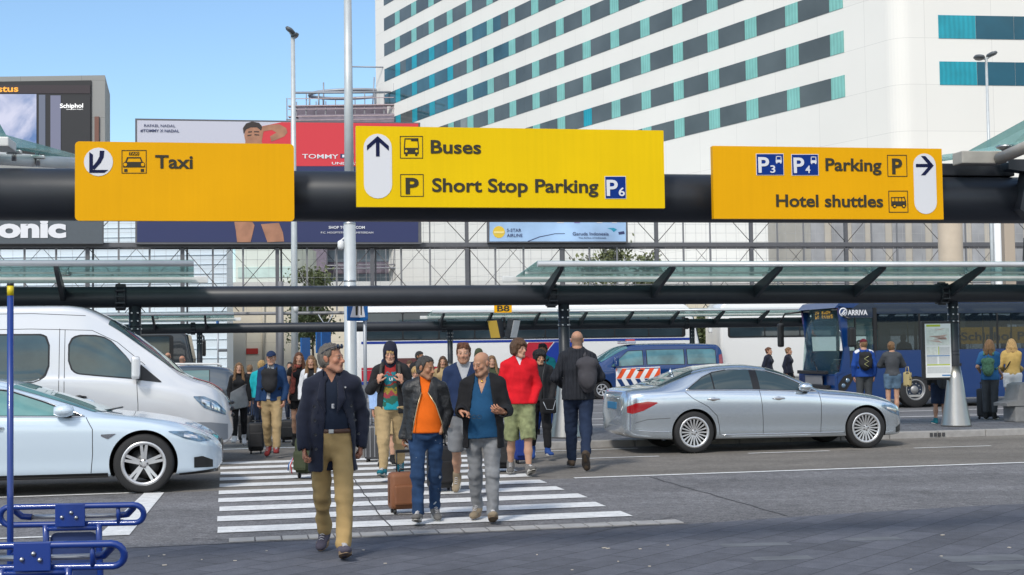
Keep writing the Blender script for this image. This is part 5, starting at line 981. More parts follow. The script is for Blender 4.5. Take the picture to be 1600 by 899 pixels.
for sd in (-1, 1):
    PB.patch('chevron_panel', [(-2.15, .31), (-.50, .31)], [(-2.15, 1.12), (-.50, 1.08)], .009, M_CW, pt, sd, 20, 6)
    for k in range(6):
        for (za, zb_, M) in ((.72, 1.07, M_ORG), (.34, .70, Mpol)):
            vs = []; fs = []
            for j in range(7):
                z = za+(zb_-za)*j/6; xx = -2.3+k*.34-(z-za)*.62*(1 if M is M_ORG else -1)+(.25 if M is M_ORG else .02)
                for w_ in (0, .17): x_ = min(max(xx+w_, -2.14), -.51); vs.append((x_, sd*(PB.y(x_, z)+.014), z))
            for j in range(6): fs.append((2*j, 2*j+1, 2*j+3, 2*j+2))
            raw('chevron', vs, fs, M, pt)
lb = MB().box((-1.2, 0, 2.0), (.36, 1.2, .10), bev=.03).build('light_bar', mat('light_bar', (.35, .38, .45), .2, coat=1.), pt); MB().box((-1.2, .45, 2.06), (.3, .25, .1), bev=.03).build('beacon', mat('beacon_red', (.4, .05, .05), .2), lb)
# grey estate in the bus lane
a = P(150, 620, 35); a.z = 0
et, EB = van('estate_car', 'dark grey estate car with silver roof rails behind the van nose', (a.x, a.y, -.004), ANG+math.pi, paint('graphite_paint', (.10, .12, .14), .5, .3),
  [(-3.7, 1.0), (-3.6, 1.2), (-3.3, 1.42), (-2.4, 1.50), (-1.5, 1.46), (-1.0, 1.30), (-.4, 1.02), (.3, .92), (.65, .8), (.85, .62)],
  [(-3.7, .9), (-3, .98), (-1, .95), (-.4, .92), (.3, .82), (.85, .55)], [(-3.7, .4), (-3.4, .25), (.5, .22), (.85, .35)],
  [(-3.7, .7), (-3.3, .88), (0, .9), (.5, .8), (.85, .5)], [(-3.7, .55), (-3, .6), (-1.2, .6), (-.4, .72), (.4, .68), (.85, .35)], -3.7,
  [([(-1.85, 1.0), (-.65, .97)], [(-1.85, 1.37), (-1.4, 1.33), (-.65, .99)]), ([(-2.9, 1.0), (-1.93, 1.0)], [(-2.9, 1.38), (-1.93, 1.38)])], .33, [[(-1.9, 1.3), (-1.9, .4)]], ([(.2, .68), (.6, .58)], [(.2, .72), (.6, .68)]), (-.75, .98), (lambda f: -1.3, lambda f: -.5, 43), [(-1.65, .86), (-2.7, .87)], mat('estate_glass', (.12, .2, .2), .04, spec=.9), (0, -2.8), cat='car')
for sd in (-1, 1): MB().tube([(-3.2, sd*.58, 1.45), (-3.1, sd*.58, 1.52), (-1.7, sd*.58, 1.54), (-1.5, sd*.58, 1.48)], .025, 8).build('roof_rail', M_ALUP, et)
# ---------------------------------------------------------------- coaches
M_BGLASS = mat('coach_glass', (.025, .04, .05), .04, spec=.9, var=.4, vscale=.6)
def coach(label, loc, rz, L, H, Mp, wz, skirt=None, n=8, front=True, wlen=None, decor=None):
    """origin at the front near lower corner; x runs back along the side (-x is ahead), y into depth"""
    t = thing('coach', label, 'coach', loc, rz, 'coaches at the far platform'); W_ = 2.5; sg_ = 1 if front else 1
    prof = [(0, .32), (-.03, 1.0), (.02, 1.6), (.22, 2.6), (.45, H-.25), (.75, H)]
    pts = [(-p[0], p[1]) for p in prof]+[(-L+.25, H), (-L, H-.3), (-L, .35)]
    mb = MB(); mb.prism([(x, z) for x, z in pts], 0, W_, (Vector((0, 0, 0)), Vector((1, 0, 0)), Vector((0, 0, 1)), Vector((0, 1, 0))))
    o = mb.build('body', Mp, t); bm = bmesh.new(); bm.from_mesh(o.data); bmesh.ops.bevel(bm, geom=bm.edges[:], offset=.13, segments=4, affect='EDGES', profile=.5, clamp_overlap=True); bm.to_mesh(o.data); bm.free(); o.data.polygons.foreach_set('use_smooth', np.ones(len(o.data.polygons), dtype=bool))
    for y, nm in ((-.004, 1), (W_+.004, 0)):
        f_ = MB().prism(rrect(L-1.1, wz[1]-wz[0], .12, x0=-L+.35, y0=wz[0]), -.02, .012, (Vector((0, y, 0)), Vector((1, 0, 0)), Vector((0, 0, 1)), Vector((0, -1, 0)))).build('window_band', M_TRIMK, t)
        w = (L-1.3)/n
        for k in range(n): MB().prism(rrect(w-.06, wz[1]-wz[0]-.1, .08, x0=-L+.45+k*w, y0=wz[0]+.05), .012, .018, (Vector((0, y, 0)), Vector((1, 0, 0)), Vector((0, 0, 1)), Vector((0, -1, 0)))).build('window', M_BGLASS, f_)
    MB().prism([(-.02, 1.25), (.0, 1.6), (-.20, 2.6), (-.40, H-.35), (-.44, H-.35), (-.24, 2.6), (-.1, 1.6), (-.06, 1.25)], .15, W_-.15, (Vector((.035, 0, 0)), Vector((1, 0, 0)), Vector((0, 0, 1)), Vector((0, 1, 0)))).build('windscreen', M_BGLASS, t)
    for x in (-2.6, -L+3.0):
        for y, sd in ((.16, -1), (W_-.16, 1)): wheel(t, x, y, .5, .3, .29, 0, sd, steel=True)
    for y in (-.1, W_+.1):
        m_ = MB().tube([(-.3, y*.6+.4*(y > 1)*1.5, H-.3), (.15, y, H-.25), (.35, y, H-.45), (.36, y, H-.6)], .04, 8).build('mirror_arm', Mp, t); MB().box((.36, y, H-.95), (.16, .22, .7), bev=.06).build('mirror', M_TRIMK if Mp.name == 'coach_dark' else Mp, m_)
    if decor: decor(t, L, H)
    return t
M_CWHITE = paint('coach_white', (.74, .74, .73), 0, .35); M_CBLUE = mat('coach_blue', (.005, .03, .25), .35); M_CRED = mat('coach_red', (.40, .012, .03), .35); M_CDARK = paint('coach_dark', (.025, .03, .035), .2, .3)
SIDE = (Vector((0, -.006, 0)), Vector((1, 0, 0)), Vector((0, 0, 1)), Vector((0, -1, 0)))
def deco(t, L, H):
    MB().prism([(-L+.2, 2.12), (-.4, 2.12), (-.4, 2.22), (-L+.2, 2.22)], 0, .006, SIDE).build('blue_stripe', M_CBLUE, t)
    x = -9.3
    MB().prism([(x, .4), (x+1.2, .4), (x+2.6, 2.1), (x+1.5, 2.1)], 0, .008, SIDE).build('red_flash', M_CRED, t); MB().prism([(x+1.25, .4), (x+3.6, .4), (x+3.9, 2.1), (x+2.65, 2.1)], 0, .008, SIDE).build('blue_flash', M_CBLUE, t)
    MB().prism([(x-.25, .4), (x-.1, .4), (x+1.42, 2.1), (x+1.3, 2.1)], 0, .008, SIDE).build('red_pinstripe', M_CRED, t)
    for z0, z1, M in ((.55, 1.0, M_CRED), (1.02, 1.12, M_CRED), (.40, .53, M_CBLUE)): MB().prism([(-L+.2, z0), (-L+5.2, z0), (-L+4.8, z1), (-L+.2, z1)], 0, .007, SIDE).build('rear_stripe', M, t)
    MB().prism([(-L+1.2, 1.05), (-L+3.1, 1.05), (-L+3.1, 1.5), (-L+1.2, 1.5)], .004, .010, SIDE).build('vent', mat('coach_vent', (.10, .03, .03), .6), t)
a = P(1098, 600, 59.5); a.z = 0
coach('long white coach with blue and red flashes behind the crossing crowd', tuple(a), R_(10), 15.2, 3.72, M_CWHITE, (2.26, 3.46), n=9, decor=deco)
a = P(1600, 600, 63); a.z = 0
coach('plain white coach standing nose first behind the royal blue bus', tuple(a), R_(8), 14.6, 3.85, M_CWHITE, (2.2, 3.1), n=8)
a = P(300, 600, 56.); a.z = 0
coach('dark coach with a curved windscreen behind the silver white van', tuple(a), R_(10), 11., 3.0, M_CDARK, (1.5, 2.6), n=6)
# ---------------------------------------------------------------- royal blue city bus, nose to the left
bp = UV(13.62, 21.0); bt = thing('city_bus', 'royal blue city bus at the right with an orange lit destination display', 'bus', (bp.x, bp.y, 0), ANG)
M_ABL = paint('royal_blue_paint', (.0015, .029, .130), .0, .30, .6); M_AGL = mat('bus_clear_glass', (.05, .09, .10), .03, spec=.9, alpha=(.80, .92, .92), trans=.72); M_ATG = mat('bus_tinted_glass', (.012, .02, .03), .03, spec=.9, alpha=(.50, .58, .62), trans=.52); M_ADK = mat('bus_dark_panel', (.012, .022, .045), .2, coat=.6); M_INT = mat('bus_interior', (.32, .32, .31), .7); M_SEAT = mat('bus_seat', (.05, .08, .20), .8); M_RAILY = mat('bus_grab_rail', (.55, .35, .02), .4)
BW, BH, BL = 2.5, 3.08, 12.6
def bx_(px, py): q = along(bp, U2, px, 1.5); return q, P(px, py, (bp+U2*q).y).z
def side(pts, name, M, th=.03, off=0., parent=None): return MB().prism(pts, off-th, off, FRONT).build(name, M, parent or bt)
def pz(py, px=1300): return bx_(px, py)[1]
x1 = bx_(1300, 500)[0]; xa = bx_(1306, 500)[0]; xb = bx_(1368, 500)[0]; zr = BH-.22; zw = pz(549)
wx = bx_(1430, 606)[0]; wx2 = wx+6.0; WR = .50
body = MB()
def arch(cx, r, n=12): return [(cx+r*math.cos(math.pi*k/n), .26+r*math.sin(math.pi*k/n)*1.04) for k in range(n+1)]
low = [(.0, .26)]+list(reversed(arch(wx, .60)))+list(reversed(arch(wx2, .60)))+[(BL, .26), (BL, zw), (.42, zw), (.30, 1.05), (.05, .95)]
low = [(x, z) for x, z in low]
for y0 in (0, BW-.06): body.prism(low, -y0-.06, -y0, FRONT)
body.prism([(0, BH-.26), (BL, BH-.26), (BL, BH-.08), (BL-.1, BH), (.55, BH), (.18, BH-.08)], -BW, 0, FRONT)            # roof
body.box((BL-.03, BW/2, (BH+.26)/2), (.06, BW-.12, BH-.5)); body.box((.06, BW/2, .62), (.16, BW-.04, .72), bev=.05)
o = body.build('body', M_ABL, bt)
M_ = MB(); M_.box((BL/2, BW/2, .33), (BL-.2, BW-.14, .06)); M_.box((BL/2, BW/2, BH-.30), (BL-.3, BW-.2, .04)); M_.build('cabin_floor', M_INT, bt)
for (cx) in (wx, wx2):
    for y, sd in ((.16, -1), (BW-.16, 1)): wheel(bt, cx, y, WR, .30, .29, 0, sd, steel=True, M=mat('steel_wheel', (.30, .30, .30), .5, .6))
    MB().box((cx, .5, .75), (1.3, .8, .95)).build('wheel_box', M_ADK, bt)
# front corner panels and pillars
for y0 in (0., BW-.1): MB().prism([(.02, .9), (.30, 1.03), (.42, zw), (.34, BH-.24), (.10, BH-.2), (.26, zw), (.14, 1.05), (0, 1.0)], -y0-.1, -y0, FRONT).build('front_pillar', M_ABL, bt)
ws = MB(); n = 10; vs = []; fs = []
for i in range(n+1):
    f = i/n; y = .07+(BW-.14)*f; bow = .22*(1-(2*f-1)**2)
    vs += [(.10-bow, y, .98), (.16-bow, y, 1.7), (.30-bow, y, BH-.22)]
for i in range(n): fs += [(3*i, 3*i+3, 3*i+4, 3*i+1), (3*i+1, 3*i+4, 3*i+5, 3*i+2)]
o = raw('windscreen', vs, fs, M_AGL, bt, True); md = o.modifiers.new('t', 'SOLIDIFY'); md.thickness = .012
dd = MB().box((.34, BW/2, BH-.42), (.08, 1.9, .34), bev=.02).build('destination_display', M_TRIMK, bt)
fr = (Vector((.29, BW-.35, BH-.55)), Vector((0, -1, 0)), Vector((0, 0, 1)), Vector((-1, 0, 0)))
rg = random.Random(12); am = MB()      # two lines of amber dot-matrix characters too small to read
for row, n_ in ((.15, 7), (.02, 8)):
    for c_ in range(n_):
        if c_ == 2: continue
        for i_ in range(3):
            for j_ in range(5):
                if rg.random() < .62: am.prism([(.25+c_*.15+i_*.036, row+j_*.022), (.25+c_*.15+i_*.036+.03, row+j_*.022), (.25+c_*.15+i_*.036+.03, row+j_*.022+.018), (.25+c_*.15+i_*.036, row+j_*.022+.018)], .002, .006, fr)
tag(am.build('lit_dots', M_AMB, dd), kind='stuff')
b = MB(); b.box((-.14, BW/2, 1.02), (.10, 1.9, .10), bev=.02); b.box((-.12, BW/2, .62), (.14, 2.0, .10), bev=.02); each(b, 'front_trim', M_TRIMK, bt)
MB().tube([(-.20, .75, 1.05), (-.16, 1.1, 1.35)], .014, 5).build('wiper', M_TRIMK, bt)
MB().box((-.10, 1.25, .80), (.05, 1.1, .26), bev=.02).build('front_hatch', mat('bus_hatch', (.25, .25, .26), .3, .4), bt)
MB().prism([(.06, .42), (.30, .55), (.62, 1.0), (.52, 1.02), (.22, .92), (.05, .70)], 0, .012, FRONT).build('headlamp', M_TRIMK, bt)
for (x, z) in ((.20, .66), (.33, .80)): MB().lathe([(0, -.02), (.055, -.02), (.06, 0)], (x, -.014, z), 'Y', 14).build('lamp_lens', M_LAMP, bt)
for y, z0 in ((BW+.25, 2.25),): 
    m_ = MB().tube([(.1, BW-.2, BH-.3), (-.35, BW+.1, BH-.35), (-.45, BW+.2, 2.5)], .03, 6).build('mirror_arm', M_TRIMK, bt); MB().box((-.45, BW+.22, 2.1), (.18, .16, .70), bev=.06).build('mirror', M_TRIMK, m_)
m_ = MB().tube([(.2, .1, BH-.45), (.35, -.22, 2.5)], .03, 6).build('mirror_arm', M_TRIMK, bt); MB().box((.36, -.25, 2.0), (.18, .2, .55), bev=.06).build('mirror', M_TRIMK, m_)
# side: dark fascia with the name, driver's window, tinted windows
side([(.36, pz(497)), (xb, pz(497)), (xb, BH-.14), (.75, BH-.14), (.40, BH-.35)], 'dark_fascia', M_ADK, .05, .004)
lg = MB(); xc, zc = bx_(1319, 488); lg.lathe([(.095, 0), (.125, 0), (.125, .004), (.095, .004)], (0, 0, 0), 'Z', 20); lg.prism([(-.07, -.06), (-.03, -.07), (.07, .06), (.03, .07)], 0, .004); lg.prism([(-.02, -.08), (.02, -.08), (.08, -.01), (.05, .01)], 0, .004); lg.v = [Vector((xc+v.x, -.009-v.z, zc+v.y)) for v in lg.v]; lg.build('emblem', M_SWHITE, bt)
x_, z_ = bx_(1326, 492.5); text('ARRIVA', FRONT, x_, z_, .20, M_SWHITE, bt, .03, bx_(1357, 492)[0]-x_, off=.008)
side([(.42, zw), (xb-.08, zw), (xb-.08, pz(498)), (.36, pz(498))], 'driver_window', M_AGL, .012, -.01); side([(.42, pz(575)), (xb, pz(565)), (xb, zw-.01), (.42, zw-.01)], 'lower_panel', M_ADK, .05, .005)
b = MB(); b.box((xb, -.0, (zw+BH-.26)/2), (.10, .06, BH-.26-zw), bev=.01); b.box((bx_(1337, 500)[0], .0, (zw+pz(498))/2), (.03, .05, pz(498)-zw)); each(b, 'window_pillar', M_TRIMK, bt)
xs_ = [xb+.06, bx_(1438, 500)[0], bx_(1500, 500)[0], bx_(1560, 500)[0], bx_(1625, 500)[0], BL-1.5, BL-.08]
for a0, a1 in zip(xs_, xs_[1:]):
    side([(a0+.02, zw+.01), (a1-.02, zw+.01), (a1-.02, BH-.27), (a0+.02, BH-.27)], 'side_window', M_ATG, .012, -.006); side([(a1-.025, zw), (a1+.025, zw), (a1+.025, BH-.26), (a1-.025, BH-.26)], 'window_pillar', M_TRIMK, .05, -.004)
side([(xb, pz(490, 1450)), (BL-.1, pz(490, 1450)-.0), (BL-.1, BH-.15), (xb, BH-.15)], 'upper_band', M_ADK, .045, .003)
b = MB()
for a1 in xs_: b.box((a1, BW-.02, (zw+BH-.26)/2), (.09, .05, BH-.26-zw))
each(b, 'far_pillar', M_TRIMK, bt)
b0 = None
for x in np.arange(xb+1.2, BL-1, .85):
    for y in (.35, .85, 1.7, 2.15):
        b = MB(); b.box((x, y, .85), (.44, .42, .10), bev=.03); b.box((x+.24, y, 1.22), (.09, .42, .74), Matrix.Rotation(.12, 3, 'Y'), bev=.03); b.build('seat', M_SEAT, bt)
b = MB()
for x in np.arange(xb+.3, BL-1, 1.7): b.tube([(x, .6, .36), (x, .6, BH-.32)], .02, 8); b.tube([(x, 1.85, .36), (x, 1.85, BH-.32)], .02, 8)
each(b, 'grab_rail', M_RAILY, bt)
b = MB(); b.box((.55, .75, 1.15), (.3, 1.0, .25), bev=.05); b.box((.42, .75, 1.32), (.1, .45, .12), bev=.02); b.tube([(.62+.0, .75+.22*math.cos(k*.628), 1.42+.22*math.sin(k*.628)) for k in range(10)], .018, 6, closed=True); b.build('dashboard', M_ADK, bt)
b = MB(); b.box((1.15, .75, 1.0), (.5, .5, .12), bev=.04); b.box((1.42, .75, 1.4), (.12, .5, .8), bev=.05); b.build('driver_seat', M_SEAT, bt)
MB().box((1.7, .8, 1.5), (.04, 1.4, 1.4)).build('cab_screen', mat('cab_screen', (.10, .38, .36), .2, trans=.3), bt)
# yellow hall sign seen through the bus windows
a = P(1497, 538, 50.); e = P(1660, 538, 50.); ys = thing('hall_sign', 'long yellow hall name sign seen through the blue bus windows', 'sign', tuple(a), R_(5))
w_ = e.x-a.x; MB().prism(rrect(w_, .62, .02), -.12, 0, FRONT).build('panel', M_SIGNO, ys); text('Schiphol Plaza', FRONT,   .12, .14, .42, M_INK, ys, .02, w_*.86)
b = MB(); b.tube([(.5, .06, -a.z), (.5, .06, .1)], .06, 8); b.tube([(w_-.5, .06, -a.z), (w_-.5, .06, .1)], .06, 8); each(b, 'post', M_SILV, ys)
# ================================================================== PEOPLE: bodies and clothes grown as smooth surfaces round a posed skeleton
class Field:
    def __init__(s, lo, hi, h):
        s.h = h; s.lo = np.array(lo, np.float32); n = np.ceil((np.array(hi)-lo)/h).astype(int)+1
        s.ax = [s.lo[i]+h*np.arange(n[i], dtype=np.float32) for i in range(3)]; s.F = np.full(n, .3, np.float32)
    def box(s, lo, hi):
        sl = []
        for i in range(3):
            a = int(max(0, math.floor((lo[i]-s.lo[i])/s.h))); b = int(min(len(s.ax[i]), math.ceil((hi[i]-s.lo[i])/s.h)+1))
            if b <= a: return None, None
            sl.append(slice(a, b))
        return tuple(sl), (s.ax[0][sl[0]][:, None, None], s.ax[1][sl[1]][None, :, None], s.ax[2][sl[2]][None, None, :])
    def prim(s, p, inf=0., k=None, op='+'):
        kind = p[0]; k = p[-1] if k is None else k
        if kind == 'c': _, a, b, ra, rb, fl, _k = p; a = np.asarray(a, np.float32); b = np.asarray(b, np.float32); R = max(ra, rb)*max(1., fl[1] if fl else 1.)+inf; lo = np.minimum(a, b)-R; hi = np.maximum(a, b)+R
        else: _, c, r, M, _k = p; c = np.asarray(c, np.float32); R = max(r)+inf; lo = c-R; hi = c+R
        m = k+2.2*s.h; sl, X = s.box(lo-m, hi+m)
        if sl is None: return
        if kind == 'c':
            d = b-a; L2 = float(d@d)+1e-9; q = [X[i]-a[i] for i in range(3)]; t = np.clip((q[0]*d[0]+q[1]*d[1]+q[2]*d[2])/L2, 0, 1); q = [q[i]-t*d[i] for i in range(3)]
            if fl:
                n, f = fl; n = np.asarray(n, np.float32); qn = q[0]*n[0]+q[1]*n[1]+q[2]*n[2]; D = np.sqrt(np.maximum(q[0]**2+q[1]**2+q[2]**2+qn*qn*(1/(f*f)-1), 1e-12))
            else: D = np.sqrt(q[0]**2+q[1]**2+q[2]**2)
            D = D-(ra+(rb-ra)*t)-inf
        else:
            q = [X[i]-c[i] for i in range(3)]
            if M is not None: Mn = np.array(M, np.float32); q = [Mn[0, j]*q[0]+Mn[1, j]*q[1]+Mn[2, j]*q[2] for j in range(3)]
            rr = [v+inf for v in r]; k0 = np.sqrt((q[0]/rr[0])**2+(q[1]/rr[1])**2+(q[2]/rr[2])**2); k1 = np.sqrt((q[0]/rr[0]**2)**2+(q[1]/rr[1]**2)**2+(q[2]/rr[2]**2)**2)+1e-6
            D = k0*(k0-1)/k1
        G_ = s.F[sl]
        if op == '+':
            if k > 0: h = np.clip(.5+.5*(G_-D)/k, 0, 1); s.F[sl] = G_+(D-G_)*h-k*h*(1-h)
            else: s.F[sl] = np.minimum(G_, D)
        elif op == '-':
            if k > 0: h = np.clip(.5-.5*(G_+D)/k, 0, 1); s.F[sl] = G_+(-D-G_)*h+k*h*(1-h)
            else: s.F[sl] = np.maximum(G_, -D)
    def cut(s, fn):                      # keep where fn(x, y, z) < 0
        X = np.meshgrid(*s.ax, indexing='ij', sparse=True); s.F = np.maximum(s.F, fn(*X).astype(np.float32))
    def carve(s, fn):                    # remove where fn < 0
        X = np.meshgrid(*s.ax, indexing='ij', sparse=True); s.F = np.maximum(s.F, -fn(*X).astype(np.float32))
    def add(s, fn):
        X = np.meshgrid(*s.ax, indexing='ij', sparse=True); s.F = s.F+fn(*X).astype(np.float32)
    def mesh(s):
        F = s.F; neg = F < 0; n = F.shape; c = np.zeros((n[0]-1, n[1]-1, n[2]-1), np.int8)
        offs = [(i, j, k) for i in (0, 1) for j in (0, 1) for k in (0, 1)]
        for i, j, k in offs: c += neg[i:n[0]-1+i, j:n[1]-1+j, k:n[2]-1+k]
        I = np.argwhere((c > 0) & (c < 8))
        if len(I) == 0: return np.zeros((0, 3)), np.zeros((0, 4), int)
        idx = np.full(c.shape, -1, np.int32); idx[I[:, 0], I[:, 1], I[:, 2]] = np.arange(len(I))
        acc = np.zeros((len(I), 3), np.float32); cnt = np.zeros(len(I), np.float32)
        for ax in range(3):
            for u in (0, 1):
                for v in (0, 1):
                    o0 = [0, 0, 0]; o0[(ax+1) % 3] = u; o0[(ax+2) % 3] = v; o1 = list(o0); o1[ax] = 1
                    f0 = F[I[:, 0]+o0[0], I[:, 1]+o0[1], I[:, 2]+o0[2]]; f1 = F[I[:, 0]+o1[0], I[:, 1]+o1[1], I[:, 2]+o1[2]]; mk = (f0 < 0) != (f1 < 0)
                    t = np.where(mk, f0/np.where(mk, f0-f1, 1), 0); p = np.tile(np.array(o0, np.float32), (len(I), 1)); p[:, ax] = t; acc[mk] += p[mk]; cnt[mk] += 1
        V = s.lo+s.h*(I+acc/np.maximum(cnt, 1)[:, None]); Q = []
        for ax in range(3):
            a1, a2 = (ax+1) % 3, (ax+2) % 3; sl0 = [slice(None)]*3; sl1 = [slice(None)]*3; sl0[ax] = slice(0, -1); sl1[ax] = slice(1, None)
            x = neg[tuple(sl0)] != neg[tuple(sl1)]; E = np.argwhere(x); E = E[(E[:, a1] > 0) & (E[:, a1] < n[a1]-1) & (E[:, a2] > 0) & (E[:, a2] < n[a2]-1)]
            if len(E) == 0: continue
            def at(d1, d2): e = E.copy(); e[:, a1] += d1; e[:, a2] += d2; return idx[e[:, 0], e[:, 1], e[:, 2]]
            q = np.stack([at(-1, -1), at(0, -1), at(0, 0), at(-1, 0)], 1); fl = ~neg[E[:, 0], E[:, 1], E[:, 2]]; q[fl] = q[fl][:, ::-1]; Q.append(q)
        Q = np.concatenate(Q); Q = Q[(Q >= 0).all(1)]; return V, Q
def cap(a, b, ra, rb=None, flat=None, k=.02): return ('c', a, b, ra, ra if rb is None else rb, flat, k)
def ell(c, r, M=None, k=.02): return ('e', c, r, M, k)
def A_(*v): return np.array(v, float)
def nrm(v): return v/(np.linalg.norm(v)+1e-9)
def vnoise(X, f, seed=0):
    x, y, z = X; r = np.random.RandomState(seed); o = 0
    for i in range(5):
        a = r.uniform(-1, 1, 3); a = a/np.linalg.norm(a)*f*r.uniform(.6, 1.5); o = o+np.sin(a[0]*x+a[1]*y+a[2]*z+r.uniform(0, 6.28))
    return o/5
M_LACE = mat('shoe_lace', (.50, .49, .50), .8)
SKIN = attr_mat('skin', .55, .12); nodes_of(SKIN)[2].inputs['Specular IOR Level'].default_value = .28
M_SHOE_SOLE = mat('shoe_sole', (.50, .48, .44), .7); M_SOLE_DARK = mat('shoe_sole_dark', (.035, .03, .028), .8); M_SOLE_TAN = mat('shoe_sole_tan', (.22, .15, .09), .8)
def cloth(name, c, var=.10, rough=.88, bump=.14, vs=9., sheen=0.): return mat('cloth_'+name, c, rough, var=var, vscale=vs, bump=bump, bscale=110, sheen=sheen, spec=.3)
def IK(S, Wt, L1, L2, pole):
    d = Wt-S; D = np.linalg.norm(d); D2 = min(D, (L1+L2)*.999); d = d/(D+1e-9); W2 = S+d*D2; a = (L1*L1-L2*L2+D2*D2)/(2*D2); h = math.sqrt(max(L1*L1-a*a, 0)); p = pole-d*(pole@d); p = nrm(p); return S+d*a+p*h, W2
class Sk: pass
def skeleton(p):
    """front is -Y, the person's left is +X; everything for a 1.75 m body, scaled afterwards"""
    k = Sk(); f = p.get('female', 0); sit = p.get('sit')
    sw = .156 if f else .175; hw = .088
    lean = p.get('lean', 0.); 
    k.hip = A_(0, 0, .93); up = nrm(A_(0, -math.sin(lean), math.cos(lean))); k.up = up
    k.chest = k.hip+up*.36; k.neck = k.hip+up*.555; tw = p.get('twist', 0.)
    sx = A_(math.cos(tw), math.sin(tw), 0); k.sx = sx; k.fwd = A_(math.sin(tw), -math.cos(tw), 0)
    k.sh = {+1: k.hip+up*.476+sx*sw, -1: k.hip+up*.476-sx*sw}
    k.leg = {}
    for s_ in (1, -1):
        sw_, fl, out = p.get('legs', {1: (12, 8, .0), -1: (-14, 24, .0)})[s_]
        H = k.hip+A_(s_*hw, 0, -.04); a = R_(sw_); d = A_(out+s_*.02, -math.sin(a), -math.cos(a)); d = nrm(d); K = H+d*.43; b = a-R_(fl); d2 = nrm(A_(out*.6, -math.sin(b), -math.cos(b))); An = K+d2*.40
        k.leg[s_] = [H, K, An, b]
    fp = p.get('foot', {1: None, -1: None}); k.foot = {}
    lowest = 9
    for s_ in (1, -1):
        An = k.leg[s_][2]; yaw = p.get('toe', .16)*s_; pitch = R_(fp[s_]) if fp.get(s_) is not None else (R_(16) if k.leg[s_][3] > .12 else R_(-38) if k.leg[s_][3] < -.30 else 0)
        dx = A_(math.sin(yaw)*math.cos(pitch), -math.cos(yaw)*math.cos(pitch), math.sin(pitch)); upf = nrm(np.cross(np.cross(dx, A_(0, 0, 1)), dx)); heel = An-dx*.05-upf*.075; toe = An+dx*.200-upf*.082
        k.foot[s_] = (heel, toe, dx, upf); lowest = min(lowest, heel[2], toe[2])
    k.dz = -lowest+.012
    for s_ in (1, -1):
        k.leg[s_][:3] = [v+A_(0, 0, k.dz) for v in k.leg[s_][:3]]; h_, t_, dx, uf = k.foot[s_]; k.foot[s_] = (h_+A_(0, 0, k.dz), t_+A_(0, 0, k.dz), dx, uf)
    for n_ in ('hip', 'chest', 'neck'): setattr(k, n_, getattr(k, n_)+A_(0, 0, k.dz))
    k.sh = {s_: v+A_(0, 0, k.dz) for s_, v in k.sh.items()}
    k.arm = {}
    for s_ in (1, -1):
        tgt = p.get('hands', {}).get(s_, ('hang', 0.)); S = k.sh[s_]; L1, L2 = .285, .255; pole = A_(s_*.45, .9, -.1)
        if tgt[0] == 'hang': sw_ = R_(tgt[1]); W_ = S+A_(s_*.052, -math.sin(sw_)*.5-.03, -math.cos(sw_)*.515); fd = nrm(A_(s_*-.02, -.25-math.sin(sw_), -1.)); pn = A_(-s_, .2, 0)
        else: W_ = k.hip+sx*tgt[1][0]+k.fwd*tgt[1][1]+A_(0, 0, tgt[1][2]); fd = nrm(A_(tgt[2][0], -tgt[2][1], tgt[2][2])); pn = A_(tgt[3][0], -tgt[3][1], tgt[3][2]); pole = np.array(tgt[4], float) if len(tgt) > 4 else pole
        E_, W_ = IK(S, W_, L1, L2, pole); k.arm[s_] = (S, E_, W_, fd, nrm(pn-fd*(pn@fd)), tgt[-1] if isinstance(tgt[-1], dict) else {})
    k.hd = k.neck+up*.090+k.fwd*(.03+p.get('headfwd', 0.)); y_ = R_(p.get('turn', 0.)); pt = R_(p.get('nod', 0.)); rl = R_(p.get('tilt', 0.))
    k.HM = np.array(Matrix.Rotation(y_, 3, 'Z') @ Matrix.Rotation(pt, 3, 'X') @ Matrix.Rotation(rl, 3, 'Y')); k.hd = k.hd+k.HM@A_(0, -.0, .045)*1.0
    return k
def torso(k, p, inf=0., kk=.05):
    f = p.get('female', 0); b = p.get('belly', 0.); bw = p.get('bulk', 1.); u = k.up; fx = k.fwd; o = []
    sc = (.93 if f else 1.)*bw
    o.append(ell(k.hip+u*.355+fx*.005, (.150*sc, .110*bw, .19), None, kk)); o.append(cap(k.sh[-1]*.86+k.neck*.14-u*.02, k.sh[1]*.86+k.neck*.14-u*.02, .045*bw, None, None, kk))
    o.append(cap(k.hip+u*.05, k.hip+u*.30, (.135 if f else .148)*bw, (.128 if f else .150)*bw, (fx, .74+.1*(bw-1)), kk)); o.append(ell(k.hip+u*.0-fx*.012, ((.168 if f else .158)*bw, .118*bw, .13), None, kk))
    o.append(cap(k.sh[-1]*.72+k.neck*.28-u*.008, k.neck+u*.035, .050, .052, None, kk)); o.append(cap(k.sh[1]*.72+k.neck*.28-u*.008, k.neck+u*.035, .050, .052, None, kk))
    if b: o.append(ell(k.hip+u*.16+fx*.055*b, (.145*bw, .105+.03*b, .15), None, .08))
    if f:
        for s_ in (1, -1): o.append(ell(k.hip+u*.375+k.sx*s_*.072+fx*.085, (.062, .055, .062), None, .04))
    return o
def arms(k, p, s_, upper=True, lower=True, fat=1.):
    S, E_, W_ = k.arm[s_][:3]; o = []
    if upper: o += [cap(S, E_, .054*fat, .044*fat, None, .035)]
    if lower: o += [cap(E_, W_, .044*fat, .029*fat, None, .02)]
    return o
